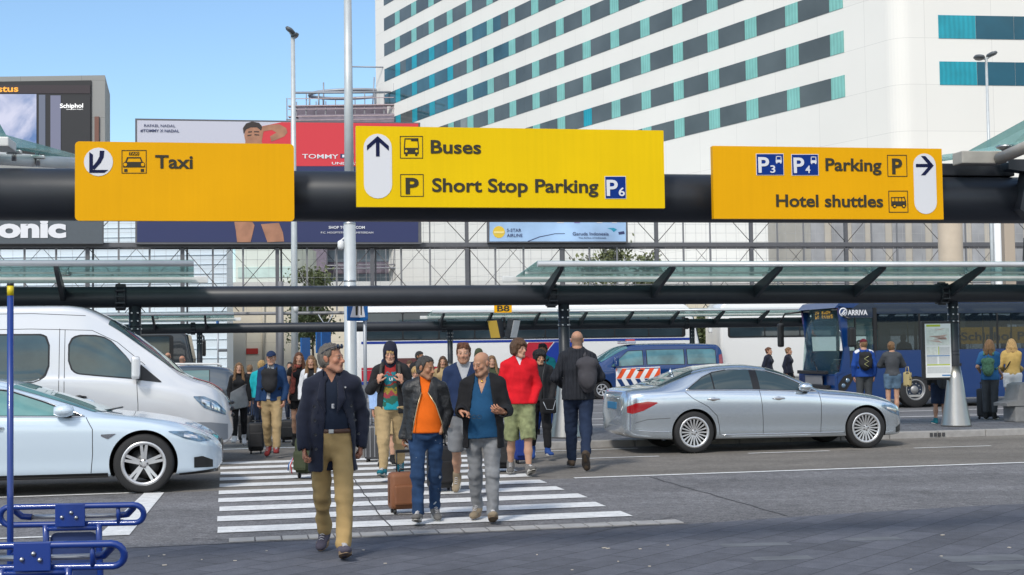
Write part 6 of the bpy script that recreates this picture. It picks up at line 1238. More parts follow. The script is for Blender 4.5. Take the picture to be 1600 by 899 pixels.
def legs(k, p, s_, fat=1., upto=1.):
    H, K, An = k.leg[s_][:3]; f = p.get('female', 0)
    return [cap(H+A_(s_*.004, 0, .03), K, .092*fat*(1.04 if f else 1), .058*fat, None, .05), cap(K, K*.55+An*.45+A_(0, .014, 0), .056*fat, .055*fat, None, .03), cap(K*.55+An*.45+A_(0, .014, 0), An, .055*fat, .038*fat, None, .03)]
def head_prims(k, p):
    f = p.get('female', 0); kid = p.get('kid', 0); H, M = k.hd, k.HM; w = .94 if f else 1.; T = lambda x, y, z: H+M@A_(x, y, z); MI = M
    j = p.get('jaw', 1.)
    add = [ell(T(0, .012, .038), (.0735*w, .093, .082), MI, .02), ell(T(0, -.020, -.038), (.053*w*j, .069, .072), MI, .03), ell(T(0, .018, -.026), (.059*w, .060, .058), MI, .03), cap(T(-.016*w*j, -.070, -.098), T(.016*w*j, -.070, -.098), .020*j, None, None, .028),
           cap(T(-.05*w*j, -.012, -.066), T(-.022*w, -.062, -.095), .018, .016, None, .03), cap(T(.05*w*j, -.012, -.066), T(.022*w, -.062, -.095), .018, .016, None, .03),
           cap(T(-.036*w, -.078, .020), T(.036*w, -.078, .020), .011 if not f else .008, None, None, .016), ell(T(-.038*w, -.060, -.020), (.022, .020, .019), MI, .025), ell(T(.038*w, -.060, -.020), (.022, .020, .019), MI, .025)]
    sub = [ell(T(-.031*w, -.096, .003), (.016, .012, .0095), MI, .014), ell(T(.031*w, -.096, .003), (.016, .012, .0095), MI, .014)]
    n_ = p.get('nose', 1.)
    add2 = [cap(T(0, -.086, .008), T(0, -.108*(.97+.03*n_), -.028), .0085, .0125*n_, None, .012), ell(T(-.0115, -.094, -.033), (.0085*n_, .011, .008), MI, .008), ell(T(.0115, -.094, -.033), (.0085*n_, .011, .008), MI, .008), ell(T(0, -.083, -.054), (.026, .015, .012), MI, .015), cap(T(-.019, -.0865, -.0575), T(.019, -.0865, -.0575), .0060, None, None, .006), cap(T(-.015, -.0855, -.069), T(.015, -.0855, -.069), .0070, None, None, .006),
            ell(T(-.031*w, -.079, .002), (.0135, .0115, .0105), MI, .004), ell(T(.031*w, -.079, .002), (.0135, .0115, .0105), MI, .004)]
    ears = []
    for s_ in (1, -1): ears += [ell(T(s_*.076*w, .008, -.002), (.0085, .020, .031), MI, .008), ell(T(s_*.081*w, .016, .008), (.0065, .017, .021), MI, .006)]
    sub2 = [cap(T(-.018, -.0945, -.0632), T(.018, -.0945, -.0632), .0022, None, None, .004)]
    neck = [cap(k.neck-k.up*.05+A_(0, .008, 0), T(0, .022, -.055), .060*(.86 if f else 1)*p.get('neckw', 1), .054*(.86 if f else 1)*p.get('neckw', 1), None, .03)]
    return add, sub, add2, ears, sub2, neck
def hand_prims(W_, fd, pn, s_, curl=.35, pinch=0, spread=1.):
    """palm from the wrist W_ along fd, palm facing pn"""
    side_ = np.cross(fd, pn)*s_; side_ = nrm(side_)           # towards the thumb
    o = [cap(W_-fd*.03, W_+fd*.012, .026, .027, (pn, .72), .012), cap(W_+fd*.03+side_*.018, W_+fd*.078+side_*.022, .024, .021, (pn, .60), .014), cap(W_+fd*.03-side_*.014, W_+fd*.076-side_*.020, .023, .019, (pn, .60), .014)]
    for i, (off, L, r) in enumerate(((.030, .074, .0098), (.0105, .083, .0102), (-.0095, .077, .0098), (-.0285, .060, .0086))):
        b = W_+fd*(.082-.004*abs(i-1))+side_*off; a = curl*(1+.12*i)*(.75 if (pinch and i == 0) else 1); d = fd*math.cos(a*.5)+pn*math.sin(a*.5)+side_*(.10*(1.3-i)*.35*spread); d = nrm(d); prev = b-fd*.014
        for j, fr in enumerate((.44, .31, .25)):
            e = b+d*L*fr; o.append(cap(prev if j == 0 else b, e, r*(1-.07*j), r*(1-.07*(j+1)), None, .003)); b = e; ax = nrm(np.cross(d, pn)); c_, s2 = math.cos(a*1.15), math.sin(a*1.15); pt = nrm(pn-d*(pn@d)); d = nrm(d*c_+pt*s2)
    tb = W_+fd*.022+side_*.030; td = nrm(fd*.62+side_*.62+pn*(.35+.3*curl)); t1 = tb+td*.036; td2 = nrm(fd*.86+side_*(.30-.3*pinch)+pn*(.30+.35*curl)); t2 = t1+td2*.030; t3 = t2+nrm(td2+pn*.2)*.024
    o += [cap(W_+fd*.012+side_*.014, t1, .017, .0125, None, .010), cap(t1, t2, .0118, .0105, None, .003), cap(t2, t3, .0105, .0085, None, .003)]
    return o
def surf(name, prims, h, mats, parent, inf=0., cuts=(), carves=(), folds=0., foldf=38., seed=1, pad=.05, kill=None, subs=()):
    P_ = []
    for q in prims:
        if q[0] == 'c': P_ += [np.minimum(q[1], q[2])-max(q[3], q[4])*(1.2)-inf, np.maximum(q[1], q[2])+max(q[3], q[4])*1.2+inf]
        else: P_ += [q[1]-max(q[2])-inf, q[1]+max(q[2])+inf]
    P_ = np.array(P_); F = Field(P_.min(0)-pad, P_.max(0)+pad, h)
    for q in prims: F.prim(q, inf)
    for q in subs: F.prim(q, 0, op='-')
    if folds:
        F.add(lambda x, y, z: folds*1.5*(2*np.abs(vnoise((x+.25*z, y, z*.75), foldf*.8, seed))**.8-.55)+folds*.7*vnoise((x, y, z), foldf*2.0, seed+5))
        if name == 'trousers': F.add(lambda x, y, z: folds*(.28*np.sin(64*z+30*x+18*y+6*vnoise((x, y, z), 19, seed)))*(np.exp(-((z-.13)/.09)**2)+.7*np.exp(-((z-.50)/.10)**2)+.6*np.exp(-((z-.86)/.07)**2)))
    for c in carves: F.carve(c)
    for c in cuts: F.cut(c)
    V, Q = F.mesh()
    if len(V) == 0: return None
    return raw(name, V, Q, mats, parent, True)
def shoe_prims(k, s_):
    heel, toe, dx, uf = k.foot[s_]; An = k.leg[s_][2]; sd_ = np.cross(dx, uf); b = heel+uf*.030; e = toe+uf*.028
    return [cap(b+dx*.012, b+dx*.10, .036, .040, (sd_, .92), .02), cap(b+dx*.10, e-dx*.035, .040, .040, (uf, .72), .02), cap(e-dx*.04, e-dx*.02, .038, .034, (uf, .78), .02), cap(An+uf*-.01, b+dx*.06+uf*.02, .044, .040, None, .03), cap(An-uf*.015+dx*.005, An+uf*.035, .045, .044, None, .02)]
def sole_mesh(k, s_, M, parent, th=.030):
    heel, toe, dx, uf = k.foot[s_]; sd_ = np.cross(dx, uf); L = float((toe-heel)@dx); n = 20; pts = []
    for i in range(n):
        a = 2*math.pi*i/n; u_ = .5-.5*math.cos(a) if 0 else (math.cos(a)*.5+.5); w = .044+.013*math.exp(-((u_-.72)/.25)**2); pts.append((u_*(L+.02)-.012, math.sin(a)*w*min(1, 1.15)))
    mb = MB(); o = heel+uf*-.008
    mb.prism(pts, 0, th, (Vector(o), Vector(dx), Vector(sd_), Vector(uf))); return mb.build('sole', M, parent)
def hair_fn(style, k, p):
    H, M = k.hd, k.HM; f = p.get('female', 0); w = .94 if f else 1.; T = lambda x, y, z: H+M@A_(x, y, z)
    pr = [ell(T(0, .012, .038), (.0745*w, .094, .083), M, .015), ell(T(0, .022, -.012), (.0705*w, .078, .078), M, .03)]
    return pr, T
def hair(style, k, p, h, parent, M):
    if not style or style == 'ring': return None
    pr, T = hair_fn(style, k, p); Mi = k.HM.T; H = k.hd; loc = lambda x, y, z: [Mi[i, 0]*(x-H[0])+Mi[i, 1]*(y-H[1])+Mi[i, 2]*(z-H[2]) for i in range(3)]
    inf = {'short': .011, 'crop': .005, 'ring': .006, 'bob': .024, 'long': .014, 'bun': .012, 'mop': .016, 'quiff': .011, 'fringe': -.03}[style]; seed = p.get('seed', 1)
    extra = []; hl = p.get('hairlen', .34); rg = random.Random(seed)
    if style == 'long':
        for a in np.linspace(-2.25, 2.25, 15):
            x, y = .082*math.sin(a), .018+.080*math.cos(a)
            if abs(a) > 1.75: y = -.045
            z1 = -.03; top = T(x*.95, y, .03); mid = T(x*1.22, y*1.05+.004, -.10); L_ = hl*rg.uniform(.85, 1.05); bt = mid+A_(rg.uniform(-.02, .02)+(mid[0]-H[0])*.25, rg.uniform(-.01, .01)+(-.03 if abs(a) > 1.4 else .0), -L_+.12)
            extra += [cap(top, mid, .020, .024, None, .015), cap(mid, mid*.45+bt*.55+A_(rg.uniform(-.02, .02), 0, 0), .024, .023, None, .012), cap(mid*.45+bt*.55, bt, .025, .010, None, .02)]
    if style == 'bob':
        for a in np.linspace(-2.0, 2.0, 12): x, y = .080*math.sin(a), .014+.085*math.cos(a); extra += [cap(T(x, y, .03), T(x*1.08, y*1.0, -.055), .026, .018, None, .02)]
        extra += [cap(T(-.04, -.07, .075), T(.045, -.088, .035), .022, .012, None, .02), cap(T(.03, -.085, .06), T(.072, -.055, -.02), .02, .012, None, .02), cap(T(-.02, -.075, .075), T(-.07, -.055, .01), .02, .012, None, .02)]
    if style == 'fringe':
        for i in range(8): x = -.042+.012*i; extra.append(cap(T(x, -.070, .055), T(x+rg.uniform(-.006, .006), -.093+abs(x)*.25, .026+rg.uniform(-.008, .010)), .012, .006, None, .008))
    if style == 'mop':
        for i in range(9): x = -.06+.015*i; extra.append(cap(T(x, -.06, .085), T(x*1.05+rg.uniform(-.01, .01), -.098+abs(x)*.3, .028+rg.uniform(-.01, .012)), .018, .009, None, .012))
    if style == 'bun': extra += [ell(T(0, .105, .05), (.038, .036, .036), k.HM, .015)]
    if style == 'quiff': extra += [cap(T(-.045, -.045, .105), T(.045, -.045, .105), .025, None, None, .03)]
    Pm = pr+extra; P_ = []
    for q in Pm:
        if q[0] == 'c': P_ += [np.minimum(q[1], q[2])-.04, np.maximum(q[1], q[2])+.04]
        else: P_ += [q[1]-max(q[2])-.03, q[1]+max(q[2])+.03]
    P_ = np.array(P_); F = Field(P_.min(0)-.03, P_.max(0)+.03, h)
    for q in pr: F.prim(q, inf)
    hf = p.get('hairline', .070 if p.get('female') else .062)
    def face(x, y, z):                  # region of the face kept free of hair (head space)
        X, Y, Z = loc(x, y, z)
        if style == 'ring': a = np.maximum(Y-.02-.4*np.maximum(0, Z), -9); b = .045-Z+0*X; top = -(Z-.038-.10*np.maximum(0, Y)); fr = np.maximum(Y+.025+0*Z, -Z-2); return np.minimum(top, fr)
        low = -9
        fr = np.maximum(Y+.030-.020*np.clip((.035-Z)/.05, -1, 1), Z-hf-.008*np.cos(X*60)); return fr
    F.carve(face)
    def lowcut(x, y, z):
        X, Y, Z = loc(x, y, z); return {'short': -.075, 'crop': -.07, 'ring': -.06, 'mop': -.07, 'quiff': -.05, 'bun': -.06}.get(style, -.20)-Z-.0*X-(.03 if style != 'long' else 0)*np.clip(Y*9, -1, 1)
    F.cut(lowcut)
    if style in ('short', 'crop', 'quiff', 'ring', 'mop', 'bun'):   # leave the ears free
        for s_ in (1, -1): F.prim(ell(T(s_*.085, .006, -.004), (.03, .019, .030), k.HM, .004), 0, op='-')
    for q in extra: F.prim(q, 0)
    am = .0045 if style in ('crop', 'ring') else .007
    ft = 120 if style != 'long' else 150
    F.add(lambda x, y, z: (.3 if style in ('crop', 'ring') else 1)*.0045*np.sin((x*1.3+y*.7)*ft+3*np.sin(z*18+seed))+am*.4*vnoise((x, y, z), 90, seed))
    V, Q = F.mesh(); return raw('hair', V, Q, M, parent, True) if len(V) else None
def body_mesh(k, p, h, hh, parent, full=True, hands_h=.0055):
    add, sub, add2, ears, sub2, neck = head_prims(k, p); VV, QQ, CC = [], [], []; n0 = 0
    sk = np.array(p.get('skin', (.52, .29, .20)))
    def put(V, Q, C):
        nonlocal n0
        VV.append(V); QQ.append(Q+n0); CC.append(C); n0 += len(V)
    pr = torso(k, p)+[q for s_ in (1, -1) for q in arms(k, p, s_)+legs(k, p, s_)]+neck
    for s_ in (1, -1):
        if p.get('bare_feet'): pr += shoe_prims(k, s_)
    P_ = []
    for q in pr: P_ += ([np.minimum(q[1], q[2])-.12, np.maximum(q[1], q[2])+.12] if q[0] == 'c' else [q[1]-max(q[2]), q[1]+max(q[2])])
    P_ = np.array(P_); F = Field(P_.min(0)-.03, P_.max(0)+.03, h)
    tl = len(torso(k, p)); nl = len(arms(k, p, 1))+len(legs(k, p, 1)); lg_ = set()
    for q_, s_ in enumerate((1, -1)): b0 = tl+q_*nl+len(arms(k, p, s_)); lg_ |= set(range(b0, b0+3))
    for i_, q in enumerate(pr): F.prim(q, -.014 if i_ < tl else -.016 if (i_ in lg_ and p.get('slim_legs')) else -.003)
    V, Q = F.mesh(); put(V, Q, np.tile(sk, (len(V), 1)))
    H = k.hd; F = Field(H-.19, H+.17, hh)
    for q in neck+add: F.prim(q)
    for q in sub: F.prim(q, 0, op='-')
    for q in add2: F.prim(q)
    for q in sub2: F.prim(q, 0, op='-')
    for q in ears: F.prim(q)
    V, Q = F.mesh(); L = (V-H)@k.HM; x, y, z = L.T; C = np.tile(sk, (len(V), 1)); w = .94 if p.get('female') else 1.
    def blend(mask, col): 
        nonlocal C
        m_ = np.clip(mask, 0, 1)[:, None]; C = C*(1-m_)+np.array(col)*m_
    fr = y < -.05
    blend(.35*np.exp(-(((np.abs(x)-.042)/.02)**2+((z+.022)/.02)**2))*fr, sk*np.array([1.15, .72, .68])); blend(.35*np.exp(-((x/.016)**2+((z+.030)/.014)**2))*fr, sk*np.array([1.1, .68, .62])); blend(.3*(np.abs(x) > .074), sk*np.array([1.1, .75, .7]))
    blend(.55*((np.abs(x) < .021-.25*np.abs(z+.063)) & (np.abs(z+.0635) < .0095) & (y < -.080)), p.get('lips', sk*np.array([.80, .55, .55])))
    bc = np.array(p.get('brow', (.06, .04, .03))); st = p.get('stubble', 0)
    if st: blend(st*np.clip((-.034-z)/.016, 0, 1)*np.clip((.012-y)/.02, 0, 1)*(~((np.abs(x) < .021) & (np.abs(z+.0635) < .009)))*(z > -.135), p.get('stubble_col', bc*1.6))
    bz = .0235-.10*(np.abs(x)-.033)**2/.03; blend(.62*((np.abs(z-bz-.001) < .0042) & (np.abs(np.abs(x)-.033*w) < .019) & (y < -.062)), bc)
    eye = (np.abs(np.abs(x)-.031*w) < .0125) & (np.abs(z-.0015) < .0037*np.sqrt(np.maximum(0, 1-((np.abs(x)-.031*w)/.0125)**2))+.0004) & (y < -.072)
    gz = p.get('gaze', 0.)
    blend(1.*((np.abs(np.abs(x)-.031*w) < .0150) & (np.abs(z-.003) < .0075) & (y < -.070)), sk*.72); blend(.8*eye, (.42, .38, .35)); blend(1.*(eye & (np.hypot(x-np.sign(x)*.031*w-gz, z-.002) < .0062)), p.get('iris', (.05, .04, .03)))
    if p.get('ring'): blend(.6*np.clip((.048-z+.25*np.maximum(0, y))/.02, 0, 1)*np.clip((y+.022)/.015, 0, 1)*np.clip((z+.085)/.02, 0, 1)*(np.abs(x) < .0775), (.13, .105, .085))
    hc = p.get('scalp')
    if hc is not None: blend(.6*(z > .03)*(y > -.02), hc)
    put(V, Q, C)
    for s_ in (1, -1):
        W_, fd, pn, o = k.arm[s_][2:6]
        if o.get('hide'): continue
        hp = hand_prims(W_, fd, pn, s_, **{q: v for q, v in o.items() if q in ('curl', 'pinch', 'spread')}); c = W_+fd*.08; F = Field(c-.14, c+.14, hands_h)
        for q in hp: F.prim(q)
        V, Q = F.mesh(); put(V, Q, np.tile(sk*np.array([1.02, .92, .9]), (len(V), 1)))
    V = np.concatenate(VV); Q = np.concatenate(QQ); C = np.concatenate(CC)
    ob = raw('body', V, Q, SKIN, parent, True); at = ob.data.color_attributes.new('Col', 'FLOAT_COLOR', 'POINT'); at.data.foreach_set('color', np.hstack([C, np.ones((len(C), 1))]).astype(np.float32).ravel())
    return ob
def ztilt(z0, k=0., ky=0.): return lambda x, y, z: z0-z+k*x+ky*y     # keep above
def below(z1): return lambda x, y, z: z-z1
def person(label, loc, rz, H, p, group=None, name='person'):
    """p: pose and clothes.  clothes = list of (kind, material, options)"""
    d = p.get('detail', 1.); t = thing(name, label, p.get('cat', 'person'), loc, rz, group); k = skeleton(p); top_z = k.hd[2]+.125; sc = H/top_z; t.scale = (sc, sc, sc)
    if p.get('sit_drop'): pass
    p['ring'] = any(c[0] == 'hair' and c[2].get('style') == 'ring' for c in p['clothes']); kinds = [c[0] for c in p['clothes']]; p['slim_legs'] = 'trousers' in kinds; tops = [(i, c) for i, c in enumerate(p['clothes']) if c[0] in ('shirt', 'jacket', 'coat', 'hoodie', 'dress')]
    outer = max([i for i, c in tops], default=-1); untuck = [c[2].get('hem', -.02) for i, c in tops if c[2].get('hem', -.02) < .04 and not (c[2].get('open') and len(tops) > 1)]
    wz = (max(-.01, min(.125, max(untuck)+.05))) if untuck else .125
    h = .0115*d; body_mesh(k, p, .013*d, .0052*d**.7, t, hands_h=.0052*d**.6)
    hz = k.hip[2]
    for ci, (kind, M, o) in enumerate(p['clothes']):
        fo = o.get('folds', .004); sd = o.get('seed', 3)
        if kind == 'trousers':
            inf = o.get('inf', .012); ln = o.get('hem', .075); fat = o.get('fat', 1.); obj_ = []
            pr = [ell(k.hip-k.fwd*.012, (.160*p.get('bulk', 1), .118*p.get('bulk', 1), .13), None, .05), cap(k.hip+k.up*.02, k.hip+k.up*.13, .146*p.get('bulk', 1)*(.95 if p.get('female') else 1), .140*p.get('bulk', 1)*(.93 if p.get('female') else 1.0), (k.fwd, .78), .05)]
            if p.get('belly'): pr.append(ell(k.hip+k.up*.10+k.fwd*.035*p['belly'], (.14, .11, .09), None, .06))
            for s_ in (1, -1):
                Hh, K, An = k.leg[s_][:3]; e = An+(K-An)*(ln/.40); fl = o.get('flare', 0.)
                pr += [cap(Hh+A_(s_*.004, 0, .03), K, .094*fat, .064*fat, None, .045), cap(K, e, .063*fat, (.052+fl)*fat, None, .03)]
                if ln > .42: pass
            cuts = [below(hz+o.get('waist', wz))]
            surf('trousers', pr, h, M, t, inf, cuts, folds=fo, foldf=o.get('ff', 42), seed=sd)
        elif kind in ('shorts', 'skirt_shorts'):
            fat = o.get('fat', 1.08); pr = [ell(k.hip-k.fwd*.012, (.162, .12, .13), None, .05), cap(k.hip+k.up*.02, k.hip+k.up*.13, .148, .142, (k.fwd, .78), .05)]
            for s_ in (1, -1): Hh, K = k.leg[s_][:2]; e = Hh+(K-Hh)*o.get('len', .92); pr.append(cap(Hh+A_(s_*.004, 0, .03), e, .096*fat, .080*fat, None, .045))
            zc = o.get('cutz'); sb = []
            for s_ in (1, -1): Hh, K = k.leg[s_][:2]; dd_ = nrm(K-Hh); e = Hh+(K-Hh)*o.get('len', .92); sb.append(cap(e+dd_*.125, e+dd_*.30, .125, .14, None, .004))
            surf('shorts', pr, h, M, t, .014, [below(hz+wz)]+([ztilt(zc)] if zc else []), folds=fo, seed=sd, subs=sb)
        elif kind in ('shirt', 'jacket', 'coat', 'hoodie', 'dress'):
            inf = {'shirt': .009, 'jacket': .019, 'coat': .023, 'hoodie': .018, 'dress': .012}[kind]+o.get('inf', 0); inner = ci < outer; inf = inf-.006 if inner else inf; fo = fo*.25 if inner else fo; bwk = p.get('bulk', 1)
            pr = torso(k, p); hem = o.get('hem', -.02); sl = o.get('sleeve', 1.); sf = o.get('sfat', 1.06)
            pr = [q for q in pr]
            if hem < .0: pr.append(cap(k.hip+k.up*.10, k.hip+k.up*hem, .160*bwk, (.172+o.get('flare', .012))*bwk, (k.fwd, .80), .05))
            if o.get('flap'): pr.append(cap(k.hip+k.up*.0, k.hip+k.up*hem, .16*bwk, .182*bwk, (k.fwd, .75), .05))
            cuts = [ztilt(hz+hem, o.get('tilt', 0.))]
            if o.get('top'): cuts.append(lambda x, y, z: z-hz-o['top'][0]-o['top'][1]*x)
            nb = k.neck+k.up*o.get('collar', .030); cuts_t = [lambda x, y, z: (x-nb[0])*k.up[0]+(y-nb[1])*(k.up[1]+.35)+(z-nb[2])*k.up[2]]
            car = []
            if o.get('open'):                 # opening: polygon half-widths by height above the hip, in front only
                zs, wl, wr = [np.array(v) for v in zip(*o['open'])]; 
                def opn(x, y, z, zs=zs, wl=wl, wr=wr): zz = z-hz; cx = (x-k.hip[0])*k.sx[0]+(y-k.hip[1])*k.sx[1]; yy = (x-k.hip[0])*k.fwd[0]+(y-k.hip[1])*k.fwd[1]; return np.maximum(np.maximum(np.interp(zz, zs, wl)-cx, cx-np.interp(zz, zs, wr)), .02-yy+0*zz)
                car.append(opn)
            if o.get('vneck'):
                vd, vw = o['vneck']
                def vn(x, y, z): zz = z-(k.neck[2]+.02); cx = (x-k.hip[0])*k.sx[0]+(y-k.hip[1])*k.sx[1]; yy = (x-k.hip[0])*k.fwd[0]+(y-k.hip[1])*k.fwd[1]; return np.maximum(np.abs(cx)-np.maximum(0, vw*(1+zz/vd)), .03-yy+0*zz)
                car.append(vn)
            ap = []
            for s_ in (1, -1):
                S, E_, W_ = k.arm[s_][:3]
                if sl <= 0 or (inner and tops[-1][1][2].get('sleeve', 1.) > .6): continue
                if sl <= .5: e = S+(E_-S)*(sl/.5*.95); ap.append(cap(S, e, .056*sf, .054*sf, None, .035))
                elif sl > .5: f2 = (sl-.5)/.5; e = E_+(W_-E_)*f2*o.get('cuff', 1.); ap += [cap(S, E_, .047*sf, .046*sf, None, .04), cap(E_, e, .046*sf, (.036)*sf, None, .02)]
            subs = []
            # sleeves are cut at the cuff by leaving the capsule end open-looking: a small hollow for the wrist
            for s_ in (1, -1):
                S, E_, W_ = k.arm[s_][:3]
                if sl >= .5 and not k.arm[s_][5].get('hide'): subs.append(cap(W_-nrm(W_-E_)*.0, W_+nrm(W_-E_)*.08, .038, .05, None, .004))
            ob = surf({'shirt': 'shirt', 'jacket': 'jacket', 'coat': 'coat', 'hoodie': 'hoodie', 'dress': 'top'}[kind], pr+ap, h, M, t, inf, cuts+cuts_t, car, fo, o.get('ff', 34), sd, subs=subs)
            if o.get('lab') and ob: ob['label'] = o['lab']
        elif kind == 'collar':                # turned-down collar with lapels
            nb = k.neck; pr = []
            for s_ in (1, -1):
                S = k.neck+k.sx*s_*.062+k.up*.035-k.fwd*.0; F_ = k.neck+k.sx*s_*.05+k.fwd*.072-k.up*.035; B_ = k.neck-k.fwd*.07+k.up*.04
                cr_ = o.get('r', .017); pr += [cap(B_, S, cr_, cr_, None, .015), cap(S, F_, cr_, cr_*.8, (nrm(k.fwd+k.sx*s_*.5), .6), .015)]
                if o.get('lapel'): T_ = k.hip+k.up*(.36)+k.sx*s_*.085+k.fwd*.135; pr += [cap(F_+k.sx*s_*.02, T_, .022, .030, (k.fwd, .45), .015), cap(T_, k.hip+k.up*.25+k.sx*s_*.05+k.fwd*.142, .026, .008, (k.fwd, .4), .01)]
            surf('collar', pr, h*.8, M, t, .004)
        elif kind == 'hood':
            H_ = k.hd; M3 = k.HM; T = lambda x, y, z: H_+M3@A_(x, y, z)
            if o.get('up'):
                def face(x, y, z): q = [(x-H_[0]), (y-H_[1]), (z-H_[2])]; Xl = sum(M3[i, 0]*q[i] for i in range(3)); Yl = sum(M3[i, 1]*q[i] for i in range(3)); Zl = sum(M3[i, 2]*q[i] for i in range(3)); return np.maximum(np.sqrt((Xl/.066)**2+((Zl+.040)/.098)**2)*.07-.07, Yl+.01)
                surf('hood', [ell(T(0, .012, .03), (.095, .112, .115), M3, .03), cap(T(0, .03, -.06), k.neck+A_(0, .02, -.01), .095, .105, None, .04), ell(T(0, .03, .10), (.07, .075, .06), M3, .05)], h*.8, M, t, .0, carves=[face], folds=.003)
            else: surf('hood', [cap(k.neck-k.fwd*.085+k.sx*.05-k.up*.005, k.neck-k.fwd*.085-k.sx*.05-k.up*.005, .042, None, None, .03), cap(k.neck-k.fwd*.07+k.sx*.06+k.up*.0, k.neck+k.sx*.07+k.fwd*.055-k.up*.05, .030, .018, None, .03), cap(k.neck-k.fwd*.07-k.sx*.06+k.up*.0, k.neck-k.sx*.07+k.fwd*.055-k.up*.05, .030, .018, None, .03)], h*.8, M, t, .0, folds=.003)
        elif kind == 'belt':
            z = o.get('z', .10); pr = [cap(k.hip+k.up*z, k.hip+k.up*(z+.002), .150*p.get('bulk', 1), None, (k.fwd, .78), .02)]
            if p.get('belly'): pr.append(ell(k.hip+k.up*.10+k.fwd*.035*p['belly'], (.14, .11, .09), None, .06))
            b_ = surf('belt', pr, .009, M, t, .016, [ztilt(hz+z-.018), below(hz+z+.018)])
            MB().box(Vector(k.hip+k.up*z+k.fwd*(.155+.03*p.get('belly', 0))), (.042, .012, .034), bev=.005).build('buckle', M_BOLT, b_)
        elif kind == 'shoes':
            for s_ in (1, -1):
                so = surf('shoe', shoe_prims(k, s_), min(h, .010), M, t, .004, folds=.001)
                if so:
                    sole_mesh(k, s_, o.get('sole', M_SHOE_SOLE), so)
                if d < 1.25 and o.get('laces', 1):
                    heel, toe, dx, uf = k.foot[s_]; sd_ = np.cross(dx, uf); lc = MB()
                    for q_ in range(4): c_ = heel+dx*(.115+.022*q_)+uf*(.098-.011*q_); lc.tube([Vector(c_-sd_*.020-uf*.006), Vector(c_+uf*.004), Vector(c_+sd_*.020-uf*.006)], .0042, 5)
                    lc.build('lace', M_LACE, so)
        elif kind == 'cap':
            H_ = k.hd; M3 = k.HM; T = lambda x, y, z: H_+M3@A_(x, y, z); fl_ = -1 if o.get('back') else 1
            def cutc(x, y, z): q = [(x-H_[0]), (y-H_[1]), (z-H_[2])]; Yl = sum(M3[i, 1]*q[i] for i in range(3)); Zl = sum(M3[i, 2]*q[i] for i in range(3)); return .048+.12*Yl*fl_-Zl
            c_ = surf('cap', [ell(T(0, .012, .042), (.086, .104, .092), M3, .01)], h*.7, M, t, .0, [cutc]); surf('cap_peak', [cap(T(0, -.085*fl_, .052), T(0, -.15*fl_, .040), .062, .050, (M3@A_(0, .15, 1), .10), .01)], h*.6, o.get('peak', M), c_)
        elif kind == 'beanie':
            H_ = k.hd; M3 = k.HM; T = lambda x, y, z: H_+M3@A_(x, y, z)
            surf('beanie', [ell(T(0, .014, .045), (.088, .106, .092), M3, .01), cap(T(-.05, .03, .05), T(.05, .03, .05), .07, None, None, .04)], h*.7, M, t, .0, [lambda x, y, z: H_[2]+.03-.25*(y-H_[1])-z])
        elif kind == 'hair': hair(o['style'], k, p, .0075*d**.8, t, M)
        elif kind == 'glasses_up':
            H_ = k.hd; M3 = k.HM; T = lambda x, y, z: Vector(H_+M3@A_(x, y, z)); g_ = MB()
            for s_ in (1, -1): g_.lathe([(0, .004), (.024, .003), (.026, 0), (.024, -.004)], (0, 0, 0), 'Y', 14); n0 = len(g_.v)-56; g_.v = g_.v[:n0]+[T(v.x+s_*.032, -.083-v.y+.0, .098+v.z*.8) for v in g_.v[n0:]]; g_.tube([T(s_*.058, -.075, .098), T(s_*.083, -.02, .082), T(s_*.084, .05, .045)], .0035, 6)
            g_.build('sunglasses', M, t)
        elif kind == 'backpack':              # on the back (or held on the chest with front=True)
            s2 = 1 if o.get('front') else -1; c = k.hip+k.up*o.get('z', .33)+k.fwd*s2*o.get('y', .205)+k.sx*o.get('dx', 0.); B3 = np.array([k.sx, k.fwd, k.up]).T
            bp_ = surf('backpack', [ell(c, (.145*o.get('w', 1), .085, .215*o.get('hgt', 1)), B3, .03), ell(c+k.fwd*s2*.05-k.up*.07, (.115*o.get('w', 1), .06, .115), B3, .02), cap(c+k.up*.14-k.sx*.07, c+k.up*.14+k.sx*.07, .075, None, None, .03)], h, M, t, 0, folds=.003)
            if o.get('grip', 1): MB().tube([Vector(c+k.up*.2-k.sx*.03), Vector(c+k.up*.25), Vector(c+k.up*.2+k.sx*.03)], .008, 6).build('grab_loop', M, bp_)
            o2 = o.get('strapM', M); w_ = .030
            for s_ in o.get('straps', (1, -1)):
                sp = [k.hip+k.up*.44+k.sx*s_*.10-k.fwd*s2*-.12 if 0 else k.neck-k.up*.07+k.sx*s_*.095+k.fwd*s2*.095, k.neck+k.up*.005+k.sx*s_*.105+k.fwd*s2*.02, k.neck-k.up*.03+k.sx*s_*.115-k.fwd*s2*.095, k.hip+k.up*.36+k.sx*s_*.13-k.fwd*s2*.155, k.hip+k.up*.20+k.sx*s_*.165-k.fwd*s2*.08, k.hip+k.up*.16+k.sx*s_*.15+k.fwd*s2*.10]
                prs = [cap(a, b, .022, .022, None, .012) for a, b in zip(sp, sp[1:])]; surf('shoulder_strap', prs, h*.8, o2, bp_, 0)
            if o.get('bungee'): MB().tube([Vector(c+k.fwd*s2*.115+k.sx*x+k.up*z) for x, z in ((-.05, .12), (.05, .06), (-.05, 0), (.05, -.06), (-.04, -.12))], .006, 6).build('bungee_cord', mat('cord_yellow', (.55, .55, .25), .6), bp_)
        elif kind == 'scarf':
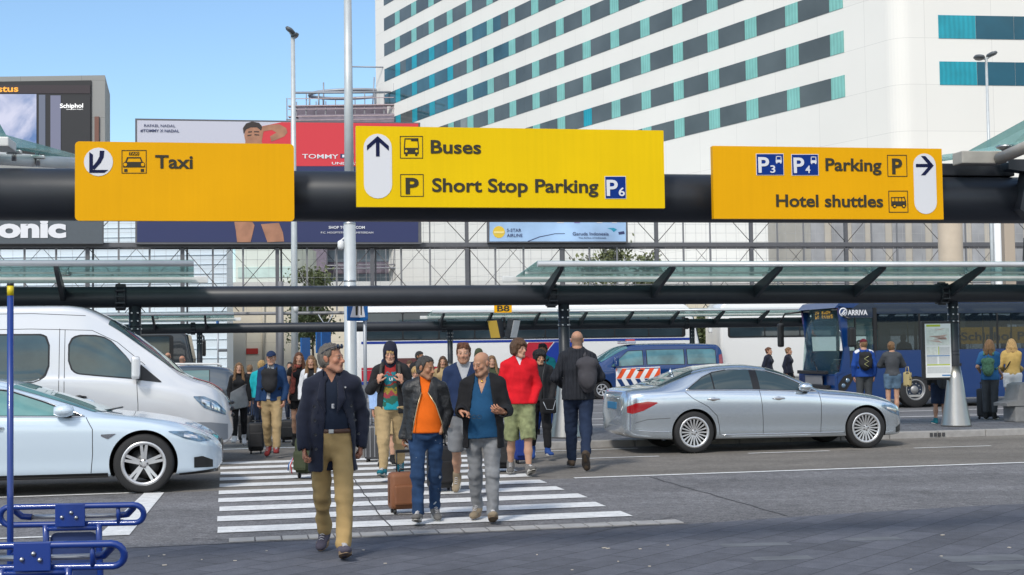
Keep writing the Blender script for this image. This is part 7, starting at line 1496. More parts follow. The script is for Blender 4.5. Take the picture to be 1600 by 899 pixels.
            pr = [cap(k.neck+k.sx*s_*.07+k.up*.02, k.neck+k.fwd*.08-k.up*.01, .035, .035, None, .02) for s_ in (1, -1)]+[cap(k.neck-k.fwd*.05+k.up*.02-k.sx*.05, k.neck-k.fwd*.05+k.up*.02+k.sx*.05, .035, None, None, .02), cap(k.neck+k.fwd*.09-k.sx*.08, k.hip+k.up*.06+k.fwd*.13-k.sx*.13, .045, .055, (k.fwd, .45), .02)]
            surf('scarf', pr, h, M, t, 0, folds=.006)
        elif kind == 'extra': surf(o['name'], o['prims'](k), h*o.get('hs', .8), M, t, 0, folds=o.get('folds', 0.), cuts=o.get('cuts', lambda k: [])(k) if callable(o.get('cuts')) else [])
        elif kind == 'solid': o['fn'](k, t, M)
    return t, k, sc
# ================================================================== THE CROWD
def D_(name, c, **k): return cloth(name, c, **k)
C_NAVY = D_('navy_wool', (.010, .013, .028), sheen=.15); C_POLO = D_('navy_polo', (.008, .014, .030)); C_KHAKI = D_('khaki', (.40, .27, .115), var=.12); C_KHAKI2 = D_('khaki_pale', (.36, .26, .135), var=.12)
C_LEATH = mat('cloth_leather', (.017, .018, .020), .47, var=.15, vscale=10, bump=.35, bscale=40, spec=.4); C_ORANGE = D_('orange', (.70, .125, .006)); C_JEAN = D_('blue_denim', (.015, .040, .098), var=.45, vs=7); C_GJEAN = D_('grey_denim', (.20, .205, .215), var=.3, vs=6); C_DJEAN = D_('dark_denim', (.012, .022, .050), var=.3, vs=6)
C_DENIMS = D_('denim_shirt', (.009, .060, .140), var=.25, vs=7); C_BLACK = D_('black', (.011, .011, .013)); C_BLACK2 = D_('soft_black', (.018, .018, .020)); C_RED = D_('red', (.56, .006, .014)); C_GREEN = D_('camo_green', (.20, .22, .11), var=.38, vs=14); C_GREY = D_('grey', (.20, .205, .215)); C_LGREY = D_('light_grey', (.36, .37, .39)); C_NAVY2 = D_('navy_knit', (.012, .025, .07)); C_BLUE = D_('blue_jacket', (.010, .035, .10)); C_ROYAL = D_('royal_blue', (.01, .05, .24)); C_TEAL = D_('teal', (.006, .17, .20)); C_TEALB = D_('bright_teal', (.01, .33, .38)); C_WHITE = D_('white', (.62, .63, .66)); C_SKYB = D_('pale_blue', (.28, .40, .62)); C_MUST = D_('mustard', (.44, .30, .10)); C_CHAR = D_('charcoal', (.055, .06, .068)); C_QUILT = D_('quilted', (.016, .018, .024)); C_SCARF = D_('scarf_rust', (.24, .06, .045), var=.55, vs=22); C_SHORTD = D_('denim_shorts', (.09, .15, .22), var=.35, vs=9); C_MAROON = D_('maroon', (.11, .012, .022)); C_PRINT = D_('tropical_print', (.02, .26, .30), var=.3, vs=8); C_BROWN = mat('cloth_brown_leather', (.075, .032, .018), .5); C_PACK = D_('pack_grey', (.05, .048, .055)); C_OLIVE = D_('olive', (.045, .055, .03))
def printed():                       # tee with bands of red, yellow, green and teal print
    n, l, b = nodes_of(C_PRINT); tcn = [x for x in n if x.type == 'TEX_COORD'][0]; sp = n.new('ShaderNodeSeparateXYZ'); l.new(tcn.outputs['Object'], sp.inputs[0]); nz_ = n.new('ShaderNodeTexNoise'); nz_.inputs['Scale'].default_value = 14; l.new(tcn.outputs['Object'], nz_.inputs[0])
    ad = n.new('ShaderNodeMath'); ad.operation = 'MULTIPLY_ADD'; ad.inputs[1].default_value = .22; l.new(nz_.outputs['Fac'], ad.inputs[0]); l.new(sp.outputs['Z'], ad.inputs[2]); mr = n.new('ShaderNodeMapRange'); mr.inputs[1].default_value = .98; mr.inputs[2].default_value = 1.62; l.new(ad.outputs[0], mr.inputs[0]); cr = n.new('ShaderNodeValToRGB'); l.new(mr.outputs[0], cr.inputs[0]); cr.color_ramp.interpolation = 'CONSTANT'; e = cr.color_ramp.elements; e[0].color = (.01, .24, .29, 1); e[1].position = .92; e[1].color = (.26, .02, .02, 1)
    for p_, c_ in ((.22, (.02, .10, .07)), (.34, (.25, .04, .05)), (.42, (.24, .18, .03)), (.50, (.03, .08, .06)), (.58, (.25, .03, .02)), (.64, (.01, .16, .20)), (.84, (.26, .02, .02))): q = e.new(p_); q.color = c_+(1,)
    l.new(cr.outputs[0], b.inputs['Base Color'])
printed()
def flecks(M, c, th=.70, sc=18):      # paint flecks on denim
    n, l, b = nodes_of(M); tcn = [x for x in n if x.type == 'TEX_COORD'][0]; mx = [x for x in n if x.type == 'MIX'][0]; t = n.new('ShaderNodeTexNoise'); t.inputs['Scale'].default_value = sc; t.inputs['Detail'].default_value = 2; l.new(tcn.outputs['Object'], t.inputs[0]); mr = n.new('ShaderNodeMapRange'); mr.inputs[1].default_value = th; mr.inputs[2].default_value = th+.03; l.new(t.outputs['Fac'], mr.inputs[0]); m2 = n.new('ShaderNodeMix'); m2.data_type = 'RGBA'; l.new(mr.outputs[0], m2.inputs[0]); l.new(mx.outputs[2], m2.inputs[6]); m2.inputs[7].default_value = c+(1,); l.new(m2.outputs[2], b.inputs['Base Color'])
flecks(C_JEAN, (.45, .5, .55))
S_PURP = D_('canvas_purple', (.078, .070, .095)); S_GREY = D_('canvas_grey', (.13, .125, .12)); S_TAN = D_('suede_tan', (.24, .19, .13)); S_TEAL = D_('sneaker_teal', (.01, .13, .17)); S_BLK = D_('shoe_black', (.015, .015, .016)); S_WHT = D_('shoe_white', (.55, .55, .56)); S_RED = D_('shoe_red', (.22, .03, .03)); S_BLU = D_('shoe_blue', (.02, .06, .22)); S_BRN = D_('shoe_brown', (.07, .05, .035))
def hairm(n, c):                      # hair: noise drawn out along the strands
    M = mat('hair_'+n, c, .5, var=.5, vscale=30, bump=.7, bscale=70, spec=.35); nn, l, b = nodes_of(M); tcn = [x for x in nn if x.type == 'TEX_COORD'][0]; mp = nn.new('ShaderNodeMapping'); mp.inputs['Scale'].default_value = (3, 3, .35); l.new(tcn.outputs['Object'], mp.inputs[0])
    for t in nn:
        if t.type == 'TEX_NOISE': l.new(mp.outputs[0], t.inputs['Vector'])
    return M
H_GREYB = hairm('grey_brown', (.13, .115, .10)); H_DK = hairm('dark', (.030, .026, .024)); H_BR = hairm('brown', (.085, .045, .024)); H_LBR = hairm('light_brown', (.20, .115, .055)); H_BL = hairm('blond', (.42, .27, .11)); H_STUB = hairm('cropped', (.13, .10, .085)); H_AUB = hairm('auburn', (.11, .045, .022)); H_BLK = hairm('black', (.012, .011, .011)); H_DKG = hairm('dark_grey', (.055, .05, .047))
M_SUNG = mat('sunglass', (.01, .02, .05), .08, spec=.8)
WALK_L = {1: (19, 5, .0), -1: (-15, 22, .0)}; WALK_R = {-1: (19, 5, .0), 1: (-15, 22, .0)}; STAND = {1: (1, 2, .03), -1: (-1, 3, .03)}; SMALL_L = {1: (11, 6, .0), -1: (-9, 14, .0)}; SMALL_R = {-1: (11, 6, .0), 1: (-9, 14, .0)}
SK_T = (.42, .225, .142); SK_P = (.46, .265, .180); SK_TAN = (.35, .18, .105); SK_RED = (.42, .205, .132); SK_DK = (.24, .13, .075)
def at(px, py, top, z=0.): g = G(px, py, z); return (g.x, g.y, z), P(px, top, g.y).z-z
def atD(px, top, D, z=0.): a = P(px, top, D); return (a.x, a.y, z), a.z-z
POCKET = lambda s_, x=.165, y=.085, z=-.015: ('at', (s_*x, y, z), (s_*-.15, .25, -1), (-s_, 0, 0), (s_*.6, .8, 0), {'hide': 1})
def hold(x, y, z, fd, pn, pole=(.5, .6, -.8), **o): return ('at', (x, y, z), fd, pn, pole, o)
# --- 1: man in the navy coat, nearest the camera
loc, H = at(521, 868, 537)
def coat_details(k, t, M):
    mb = MB()
    for s_, xs in ((-1, -.135), (1, .165)):
        for i in range(4 if s_ < 0 else 3): c = k.hip+k.up*(.30-.115*i)+k.sx*(xs+(.004 if s_ < 0 else .028)*i)+k.fwd*((.155 if i < 2 else .163) if s_ < 0 else .145-.012*i); mb.lathe([(0, .006), (.010, .005), (.012, 0), (.012, -.012)], Vector(c), 'Y', 10); 
    each(mb, 'coat_button', mat('horn_button', (.12, .12, .13), .4), t)
    fr = (Vector(k.hip+k.up*.285+k.fwd*.148), Vector((1, 0, 0)), Vector((0, 0, 1)), Vector((0, -1, 0))); text('E', fr, .005, 0, .05, M_SWHITE, t, .01)
    MB().lathe([(0, .004), (.008, .003), (.008, -.006)], Vector(k.hip+k.up*.455+k.sx*.115+k.fwd*.118), 'Y', 10).build('lapel_pin', M_SWHITE, t)
navy_open = [(-.4, -.080, .175), (-.05, -.070, .165), (.10, -.060, .15), (.25, -.05, .11), (.36, -.04, .05), (.44, -.055, .055), (.56, -.07, .07)]
person('nearest walking man in open navy wool coat and khaki trousers, sunglasses on his head', loc, R_(4), H, dict(detail=1., legs=WALK_L, hands={-1: ('hang', 6, {'curl': .75}), 1: ('hang', -12, {'curl': .8})}, turn=66, nod=-2, skin=SK_RED, brow=(.10, .08, .07), stubble=.15, stubble_col=(.30, .20, .17), nose=1.12, jaw=1.03, bulk=.93, belly=.35, gaze=.003, foot={1: 18, -1: -20}, seed=2, hairline=.080,
  clothes=[('trousers', C_KHAKI, dict(hem=.03, fat=.89, folds=.009, flare=.010, ff=30)), ('shirt', C_POLO, dict(hem=.07, sleeve=.3, sfat=.85, vneck=(.085, .04))), ('coat', C_NAVY, dict(hem=-.235, open=navy_open, flap=1, sleeve=1., sfat=.96, inf=-.003, folds=.007, collar=.03, lab='navy wool coat hanging open')), ('collar', C_NAVY, dict(lapel=1)), ('belt', C_BROWN, dict(z=.095)), ('shoes', S_PURP, dict(sole=M_SOLE_TAN)), ('hair', H_GREYB, dict(style='short')), ('glasses_up', M_SUNG, {}), ('solid', None, dict(fn=coat_details))]))
# --- 2: leather jacket, orange tee
loc, H = at(667, 817, 557)
lea_open = [(-.4, -.165, .19), (.0, -.15, .18), (.12, -.13, .16), (.30, -.09, .10), (.43, -.05, .02), (.48, -.05, .035), (.56, -.06, .055)]
def leather_details(k, t, M):
    mb = MB()
    for i_, sgn in ((1, -1), (2, 1)):
        pts = [Vector(k.hip+k.up*z+k.sx*(wl if i_ == 1 else wr)+k.fwd*(.152-.10*max(0, z-.30)+(.015 if z < .2 else 0))) for z, wl, wr in lea_open[1:5]]; mb.tube(pts, .006, 6)
    each(mb, 'zip', mat('brass_zip', (.45, .36, .22), .35, .8), t)
person('man in a black leather jacket over an orange t-shirt pulling a brown case', loc, R_(6), H, dict(legs=SMALL_R, hands={-1: hold(-.235, -.06, -.05, (-.15, -.2, -1), (1, 0, 0), curl=1.2), 1: POCKET(1, .155, .10, .0)}, turn=50, nod=10, skin=SK_TAN, brow=(.03, .025, .02), stubble=.15, stubble_col=(.20, .12, .09), nose=1.1, jaw=1.06, bulk=1.06, belly=.5, seed=5, foot={-1: 14, 1: -12}, hairline=.084,
  clothes=[('trousers', C_JEAN, dict(hem=.02, fat=.90, folds=.008)), ('shirt', C_ORANGE, dict(hem=-.005, sleeve=.3, sfat=.85, inf=.002, folds=.005)), ('jacket', C_LEATH, dict(hem=-.075, open=lea_open, sfat=1.04, folds=.006, ff=46, inf=.003)), ('shoes', S_GREY, dict()), ('hair', H_DKG, dict(style='short')), ('solid', None, dict(fn=leather_details))]))
# --- 3: bald man with the denim shirt
loc, H = at(757, 815, 550)
card_open = [(-.4, -.15, .16), (.0, -.145, .155), (.2, -.12, .13), (.40, -.095, .10), (.50, -.08, .085), (.57, -.075, .075)]
def glasses_in_hand(k, t, M):
    W_, fd, pn = k.arm[-1][2:5]; c = Vector(W_+fd*.135+pn*.03); g_ = MB()
    for i in (0, 1): g_.tube([c+Vector((.035+.055*i+.024*math.cos(a), -.01, .019*math.sin(a)-.012)) for a in [k2*.628 for k2 in range(10)]], .0025, 5, closed=True)
    g_.tube([c+Vector((-.06, 0, .01)), c+Vector((.012, 0, -.006))], .003, 5); o = g_.build('spectacles', M_TRIMK); o.parent = None; o.matrix_world = t.matrix_basis if False else Matrix.LocRotScale(t.location, t.rotation_euler, t.scale); tag(o, 'thin spectacles held in the hand of the bald man in denim', 'spectacles')
    MB().lathe([(0, .003), (.012, .002), (.012, -.003)], Vector(k.neck+k.fwd*.085-k.up*.045), 'Y', 10).build('pendant', mat('gold', (.6, .4, .1), .3, 1.), t)
person('bald man in an unbuttoned black cardigan and blue denim shirt gesturing with his hands', loc, R_(-5), H, dict(legs=SMALL_L, hands={-1: hold(-.20, .27, .20, (.72, .45, -.06), (0, .3, -.95), (-.25, .6, -.9), curl=.9, pinch=1), 1: hold(.24, .27, .19, (-.55, .60, .30), (-.55, -.40, .70), (.3, .6, -.9), curl=.45)}, turn=-36, nod=14, skin=SK_T, brow=(.12, .09, .07), stubble=.2, stubble_col=(.24, .17, .13), bulk=1.10, belly=.95, neckw=1.1, jaw=1.1, nose=1.1, scalp=(.40, .215, .14), foot={1: 20, -1: -6}, seed=8,
  clothes=[('trousers', C_GJEAN, dict(hem=.02, fat=.93, folds=.009, ff=44)), ('shirt', C_DENIMS, dict(hem=-.085, sleeve=.3, sfat=.8, inf=.004, vneck=(.20, .065), folds=.006, tilt=.05)), ('collar', C_DENIMS, dict(r=.011)), ('coat', C_BLACK, dict(hem=-.19, open=card_open, sfat=1.0, folds=.006, inf=-.002)), ('shoes', S_TAN, dict(sole=M_SOLE_TAN)), ('hair', H_STUB, dict(style='ring')), ('solid', None, dict(fn=glasses_in_hand))]))
# --- 4: hooded boy
loc, H = at(612, 750, 538)
boy_open = [(-.4, -.10, .10), (.0, -.10, .10), (.2, -.085, .085), (.40, -.075, .075), (.50, -.07, .07), (.57, -.07, .07)]
def tee_mark(k, t, M): text('UI', (Vector(k.hip+k.up*.335+k.fwd*.142), Vector((1, 0, 0)), Vector((0, 0, 1)), Vector((0, -1, 0))), -.012, 0, .055, M_SWHITE, t, .02)
person('blond teenager in a raised dark hood with a colourful tee gripping his rucksack straps', loc, R_(2), H, dict(detail=1.15, legs=WALK_R, hands={-1: hold(-.155, .165, .325, (.25, .1, .95), (.6, -.7, 0), (-.45, .3, -1), curl=1.4), 1: hold(.155, .165, .325, (-.25, .1, .95), (-.6, -.7, 0), (.45, .3, -1), curl=1.4)}, nod=12, headfwd=.02, skin=(.50, .29, .20), brow=(.34, .2, .12), jaw=.90, nose=.72, bulk=.95, seed=3,
  clothes=[('trousers', C_KHAKI2, dict(hem=.05, fat=.98, folds=.009)), ('shirt', C_PRINT, dict(hem=-.05, sleeve=.4, vneck=(.08, .06))), ('hoodie', C_BLACK2, dict(hem=-.10, open=boy_open, sfat=1.02, folds=.006)), ('hood', D_('hood_navy', (.016, .018, .034)), dict(up=1)), ('hair', H_BL, dict(style='fringe')), ('solid', None, dict(fn=tee_mark)), ('backpack', C_PACK, dict(strapM=D_('strap_grey', (.05, .047, .042)))), ('shoes', S_TEAL, dict())]))
# --- 5: red hoodie
loc, H = at(813, 743, 530)
person('young man in a bright red hoodie and camouflage shorts with hands in his pockets', loc, R_(8), H, dict(detail=1.1, legs=SMALL_L, hands={-1: POCKET(-1, .165, .10, .0), 1: POCKET(1, .165, .10, .0)}, turn=38, nod=4, skin=SK_P, brow=(.06, .035, .02), jaw=.95, nose=1.05, bulk=.98, seed=6, foot={1: 22, -1: -4},
  clothes=[('shorts', C_GREEN, dict(len=1.0, fat=1.06, folds=.007)), ('shirt', C_WHITE, dict(hem=.05, sleeve=.4)), ('hoodie', C_RED, dict(hem=-.03, sfat=1.02, folds=.007, vneck=(.10, .045), inf=.0)), ('hood', C_RED, {}), ('hair', H_BR, dict(style='bob')), ('shoes', S_GREY, dict())]))
# --- 6: bearded man between the leather jacket and the bald man
loc, H = at(727, 774, 536)
person('bearded man in a navy V-neck cardigan and grey shorts behind the bald man', loc, R_(2), H, dict(detail=1.2, legs=WALK_L, hands={-1: ('hang', 5, {'curl': .9}), 1: ('hang', -6, {'curl': .9})}, turn=-4, nod=2, skin=SK_P, brow=(.09, .05, .03), stubble=.62, stubble_col=(.20, .095, .05), jaw=1.05, seed=4,
  clothes=[('shorts', C_GREY, dict(len=.9, fat=1.12)), ('shirt', C_LGREY, dict(hem=-.03, sleeve=.4)), ('hoodie', C_NAVY2, dict(hem=-.04, vneck=(.24, .085), folds=.005)), ('hair', H_AUB, dict(style='quiff')), ('shoes', S_TAN, dict())]))
# --- 7: man walking away
loc, H = at(905, 733, 517)
def quilt_seams(k, t, M):
    pass
person('bald man walking away in a dark quilted jacket with a grey rucksack on one shoulder', loc, R_(180-4), H, dict(detail=1.05, legs={1: (15, 4, .0), -1: (-16, 30, .0)}, hands={1: hold(.20, .18, .12, (-.5, .8, 0), (-1, 0, 0), (.5, .8, -.3), curl=1.), -1: hold(-.19, .17, .16, (.5, .8, 0), (1, 0, 0), (-.5, .8, -.3), curl=1.)}, nod=2, skin=SK_T, scalp=(.40, .215, .14), bulk=1.05, foot={1: 0, -1: -58}, seed=7,
  clothes=[('trousers', C_DJEAN, dict(hem=.03, fat=1.02, folds=.006)), ('jacket', C_QUILT, dict(hem=-.07, sfat=1.02, folds=.006, flare=.01, collar=.05)), ('backpack', C_PACK, dict(dx=-.13, z=.25, straps=(-1,), w=.85, hgt=1.1, y=.20)), ('hair', H_STUB, dict(style='ring')), ('shoes', S_BRN, dict(sole=M_SOLE_DARK))]))
n_, l_, b_ = nodes_of(C_QUILT); tcq = [x for x in n_ if x.type == 'TEX_COORD'][0]; mpq = n_.new('ShaderNodeMapping'); mpq.inputs['Rotation'].default_value = (0, R_(0), 0); wvq = n_.new('ShaderNodeTexWave'); wvq.wave_type = 'BANDS'; wvq.bands_direction = 'X'; wvq.inputs['Scale'].default_value = 7; l_.new(tcq.outputs['Object'], mpq.inputs[0]); l_.new(mpq.outputs[0], wvq.inputs['Vector']); bpq = [x for x in n_ if x.type == 'BUMP'][0]; bpq.inputs['Strength'].default_value = .6; l_.new(wvq.outputs['Fac'], bpq.inputs['Height'])
# --- 8: boy in the blue cap
loc, H = at(425, 715, 549)
jk_open = [(-.4, -.075, -.02), (.1, -.06, .0), (.56, -.06, .06)]
person('boy in navy cap wearing his black rucksack on his chest, pulling a black case', loc, R_(0), H, dict(detail=1.2, legs=SMALL_L, hands={-1: hold(-.225, .05, -.06, (-.05, .1, -1), (1, 0, 0), curl=1.2), 1: ('hang', 4, {'curl': .7})}, nod=2, skin=SK_P, brow=(.10, .06, .03), jaw=.97, bulk=.96, seed=9,
  clothes=[('trousers', C_KHAKI2, dict(hem=.03, fat=1.06, folds=.006)), ('shirt', C_LGREY, dict(hem=-.02, sleeve=.4)), ('jacket', C_BLUE, dict(hem=-.05, open=jk_open, folds=.006)), ('hood', C_LGREY, {}), ('backpack', C_BLACK2, dict(front=1, z=.30, w=.95, strapM=C_BLACK)), ('cap', C_NAVY2, {}), ('hair', H_LBR, dict(style='crop')), ('shoes', S_RED, dict(sole=M_SOLE_DARK))]))
# --- 9: woman in black and grey
loc, H = at(374, 697, 567)
person('long haired woman in a black and grey draped top and ripped black jeans', loc, R_(10), H, dict(detail=1.35, female=1, legs=SMALL_R, hands={1: hold(.24, .05, -.06, (.05, .1, -1), (-1, 0, 0), curl=1.2), -1: ('hang', 0, {})}, nod=-2, skin=SK_P, brow=(.08, .05, .03), seed=12, hairlen=.40,
  clothes=[('trousers', C_BLACK, dict(hem=.10, fat=.98)), ('shirt', C_BLACK2, dict(hem=-.05, sleeve=1., inf=.006)), ('dress', C_GREY, dict(hem=-.20, sleeve=0, flare=.05, inf=.016, folds=.007, tilt=.18, top=(.26, .55), lab='grey drape over the hips')), ('hair', H_LBR, dict(style='long')), ('shoes', S_WHT, {})]))
# --- 10, 11: two women behind
loc, H = atD(467, 551, 25.5)
person('woman with long dark red hair, a rust patterned scarf and a black dress', loc, R_(8), H, dict(detail=1.4, female=1, legs=SMALL_L, hands={1: ('hang', 3, {}), -1: ('hang', 8, {})}, turn=4, skin=SK_P, brow=(.06, .03, .02), seed=13, hairlen=.34,
  clothes=[('shorts', C_BLACK, dict(len=.5)), ('shirt', C_BLACK, dict(hem=-.14, sleeve=.15)), ('scarf', C_SCARF, {}), ('hair', H_AUB, dict(style='long')), ('shoes', S_BLK, {})]))
loc, H = atD(487, 556, 24.8)
person('woman with very long light brown hair and a white cardigan next to the scarf wearer', loc, R_(-4), H, dict(detail=1.4, female=1, legs=SMALL_R, hands={1: ('hang', 3, {}), -1: ('hang', 5, {})}, nod=6, skin=SK_P, brow=(.15, .09, .05), seed=14, hairlen=.46,
  clothes=[('trousers', C_DJEAN, {}), ('shirt', C_BLACK, dict(hem=-.05, sleeve=.3)), ('hoodie', C_WHITE, dict(hem=-.06, open=[(-.4, -.07, .07), (.56, -.06, .06)])), ('hair', H_LBR, dict(style='long')), ('shoes', S_WHT, {})]))
# --- quick makers for the crowd farther back
def simple(label, px, top, D=None, feet=None, rz=0., female=0, top_c=None, legc=None, hairs=('short', None), turn=0, nod=0, skin=SK_P, short=False, det=1.7, z=0., extra=(), jacket=None, legs=None, hands=None, shoes=None, H=None, group=None, dress=None, sleeve=1., **kw):
    if feet: loc, h_ = at(px, feet, top, z)
    else: loc, h_ = atD(px, top, D, z)
    cl = [('shorts' if short else 'trousers', legc or C_DJEAN, dict(len=short if short and short is not True else .8)), ('hoodie' if sleeve > .6 else 'shirt', top_c, dict(hem=-.04, sleeve=sleeve))]
    cl += list(extra)
    if hairs[0]: cl.append(('hair', hairs[1], dict(style=hairs[0])))
    cl.append(('shoes', shoes or S_BLK, {}))
    return person(label, loc, R_(rz), H or h_, dict(detail=det, female=female, legs=legs or SMALL_L, hands=hands or {1: ('hang', 4, {}), -1: ('hang', -4, {})}, turn=turn, nod=nod, skin=skin, clothes=cl, seed=int(px) % 17, **kw), group)
simple('man in a teal t-shirt with a cross-body strap behind the red hoodie', 850, 537, feet=690, z=.0, rz=6, top_c=C_TEAL, legc=C_ROYAL, hairs=('quiff', H_BLK), skin=SK_DK, turn=-20, nod=8, sleeve=.4, det=1.4, extra=(('extra', C_BLACK, dict(name='strap', prims=lambda k: [cap(k.neck+k.sx*.10+k.fwd*.07-k.up*.03, k.hip+k.up*.15-k.sx*.15+k.fwd*.145, .016, None, None, .01)])),))
simple('person in black with a black beanie and a shoulder bag behind the red hoodie', 845, 547, feet=719, rz=10, top_c=C_BLACK2, legc=C_BLACK, hairs=('bob', H_BLK), skin=SK_T, turn=10, nod=10, det=1.3, shoes=S_BLU, extra=(('beanie', C_BLACK, {}),), hands={1: POCKET(1), -1: POCKET(-1)})
simple('boy in a dark blue cap and pale blue shirt behind the hooded teenager', 603, 560, D=20.5, rz=5, top_c=C_SKYB, legc=C_KHAKI2, short=.95, hairs=('crop', H_DK), turn=30, nod=15, extra=(('cap', C_NAVY2, {}),), det=1.3)
simple('dark haired bearded man in a black top glancing to the right in the back row', 656, 549, D=30, rz=0, top_c=C_BLACK2, hairs=('short', H_DK), turn=60, stubble=.7, stubble_col=(.06, .04, .03), skin=SK_TAN)
simple('small curly blond child low behind the hooded teenager', 650, 573, D=22.5, rz=0, top_c=C_LGREY, legc=C_DJEAN, hairs=('mop', H_BL), nod=12)
simple('person with a curly brown mop far behind the blond child', 640, 563, D=34, rz=0, top_c=C_CHAR, hairs=('mop', H_BR), det=2.)
simple('woman with loose brown hair and mustard jacket behind the orange t-shirt man', 692, 557, D=27, rz=0, female=1, top_c=C_KHAKI2, hairs=('long', H_BR), nod=6)
simple('woman with long light hair half hidden by the bald man', 768, 556, D=25, rz=6, female=1, top_c=C_OLIVE, hairs=('long', H_LBR), nod=4)
simple('person in an olive hood behind the bearded man', 748, 547, D=27.5, rz=0, top_c=C_OLIVE, hairs=('short', H_DK), extra=(('hood', C_OLIVE, dict(up=1)),))
simple('person in a bright teal jacket seen behind the boy in the navy cap', 408, 563, D=27, rz=170, top_c=C_TEALB, hairs=('short', H_BL))
simple('person in black with fair hair behind the long haired woman in grey', 390, 570, D=31, rz=180, top_c=C_BLACK, hairs=('short', H_LBR))
simple('person with pinned hair and dark coat left of the scarf wearer', 453, 566, D=33, rz=0, female=1, top_c=C_CHAR, hairs=('bun', H_DK), det=2.)
simple('fair haired child in white far behind between the coat man and the women', 503, 572, D=34, rz=0, top_c=C_WHITE, hairs=('short', H_LBR), det=2.)
simple('bald man in black with a tan rucksack by the dark coach', 262, 551, D=37, rz=172, top_c=C_BLACK, hairs=('ring', H_STUB), skin=SK_T, extra=(('backpack', D_('pack_tan', (.20, .16, .07)), {}),))
simple('bald man in a white shirt beside the dark coach', 284, 556, D=36, rz=160, top_c=C_WHITE, hairs=('ring', H_STUB), skin=SK_RED, sleeve=.45)
GU = 'women in dark uniforms by the white coach'
simple('left one of the two women in dark uniforms, her hair in a bun', 1200, 543, D=41, rz=55, female=1, top_c=C_NAVY, legc=C_NAVY, hairs=('bun', H_AUB), group=GU)
simple('fair haired woman in a dark uniform next to the blue bus mirror', 1231, 543, D=41.5, rz=60, female=1, top_c=C_NAVY, legc=C_NAVY, hairs=('bun', H_LBR), group=GU)
# --- bus stop people at the right
loc, H = atD(1349, 530, 31.5, .12)
person('youth with a maroon and white cap, blue jacket and black rucksack facing the blue bus', loc, R_(176), H, dict(detail=1.35, legs=STAND, hands={1: ('hang', 2, {}), -1: ('hang', 2, {})}, turn=22, skin=SK_P, seed=5,
  clothes=[('trousers', D_('dark_grey_jean', (.045, .05, .055)), dict(hem=.03)), ('jacket', C_ROYAL, dict(hem=-.06, folds=.005)), ('extra', C_WHITE, dict(name='shoulder_panel', prims=lambda k: [cap(k.sh[1]*.93+k.neck*.07, k.sh[1]*.60+k.neck*.40, .078, .076, None, .02), cap(k.sh[-1]*.93+k.neck*.07, k.sh[-1]*.6+k.neck*.4, .078, .076, None, .02)])), ('backpack', C_BLACK2, dict(bungee=1, z=.30, w=1.1)), ('cap', C_MAROON, dict(peak=C_WHITE)), ('hair', H_LBR, dict(style='crop')), ('shoes', S_BLK, {})]))
loc, H = atD(1393, 534, 31.2, .12)
def leopard_bag(k, t, M):
    pass
person('woman in a charcoal sweater and denim shorts with folded arms facing the blue bus', loc, R_(170), H, dict(detail=1.35, female=1, legs=STAND, hands={1: hold(.02, .19, .26, (-1, .1, .1), (0, -1, 0), (1, -.2, -.6), curl=.5), -1: hold(-.02, .21, .24, (1, .1, .1), (0, -1, 0), (-1, -.2, -.6), curl=.5)}, turn=-30, nod=-4, skin=SK_P, seed=4,
  clothes=[('shorts', C_SHORTD, dict(len=.55)), ('hoodie', C_CHAR, dict(hem=.0, folds=.006, inf=.006)), ('hair', H_LBR, dict(style='bun')), ('shoes', S_BLK, {})]))
simple('person in blue shorts hidden from the waist up by the timetable board', 1470, 545, feet=663, z=.12, rz=178, top_c=C_BLACK2, legc=C_DJEAN, short=.95, hairs=('short', H_DK), shoes=S_TEAL, legs=STAND, det=1.4, extra=(('backpack', C_CHAR, dict(z=.05, w=.8, hgt=.8)),))
loc, H = at(1549, 656, 531, .12)
person('fair haired woman in blue t-shirt and grey leggings with green bag on her back', loc, R_(150), H, dict(detail=1.3, female=1, legs=STAND, hands={1: hold(.20, .12, .04, (.1, .5, -.8), (-1, 0, 0), curl=.8), -1: hold(-.22, .22, .02, (0, .7, -.6), (1, 0, 0), curl=.8)}, turn=-10, nod=10, skin=SK_P, seed=3, hairlen=.30,
  clothes=[('trousers', C_CHAR, dict(hem=.11, fat=.98)), ('shirt', D_('mid_blue', (.03, .13, .30)), dict(hem=-.08, sleeve=.36, inf=.006)), ('backpack', D_('green_print', (.10, .20, .12), var=.5, vs=22), dict(z=.20, w=.9, hgt=.95)), ('hair', H_LBR, dict(style='long')), ('shoes', S_BLK, {})]))
loc, H = at(1584, 653, 530, .12)
person('blond woman in a mustard jumper and white shorts bending over the stone bench', loc, R_(160), H, dict(detail=1.3, female=1, lean=.10, legs=STAND, hands={1: hold(.2, .26, .12, (0, .8, -.5), (-1, 0, 0), curl=.8), -1: hold(-.2, .26, .12, (0, .8, -.5), (1, 0, 0), curl=.8)}, nod=16, skin=SK_P, seed=6, hairlen=.32,
  clothes=[('shorts', C_WHITE, dict(len=.5)), ('hoodie', C_MUST, dict(hem=.0, folds=.006)), ('hair', H_BL, dict(style='long')), ('extra', C_BLACK, dict(name='bag_strap', prims=lambda k: [cap(k.neck-k.sx*.10-k.fwd*.07-k.up*.03, k.hip+k.up*.12+k.sx*.15-k.fwd*.15, .014, None, None, .01)])), ('shoes', S_TAN, {})]))
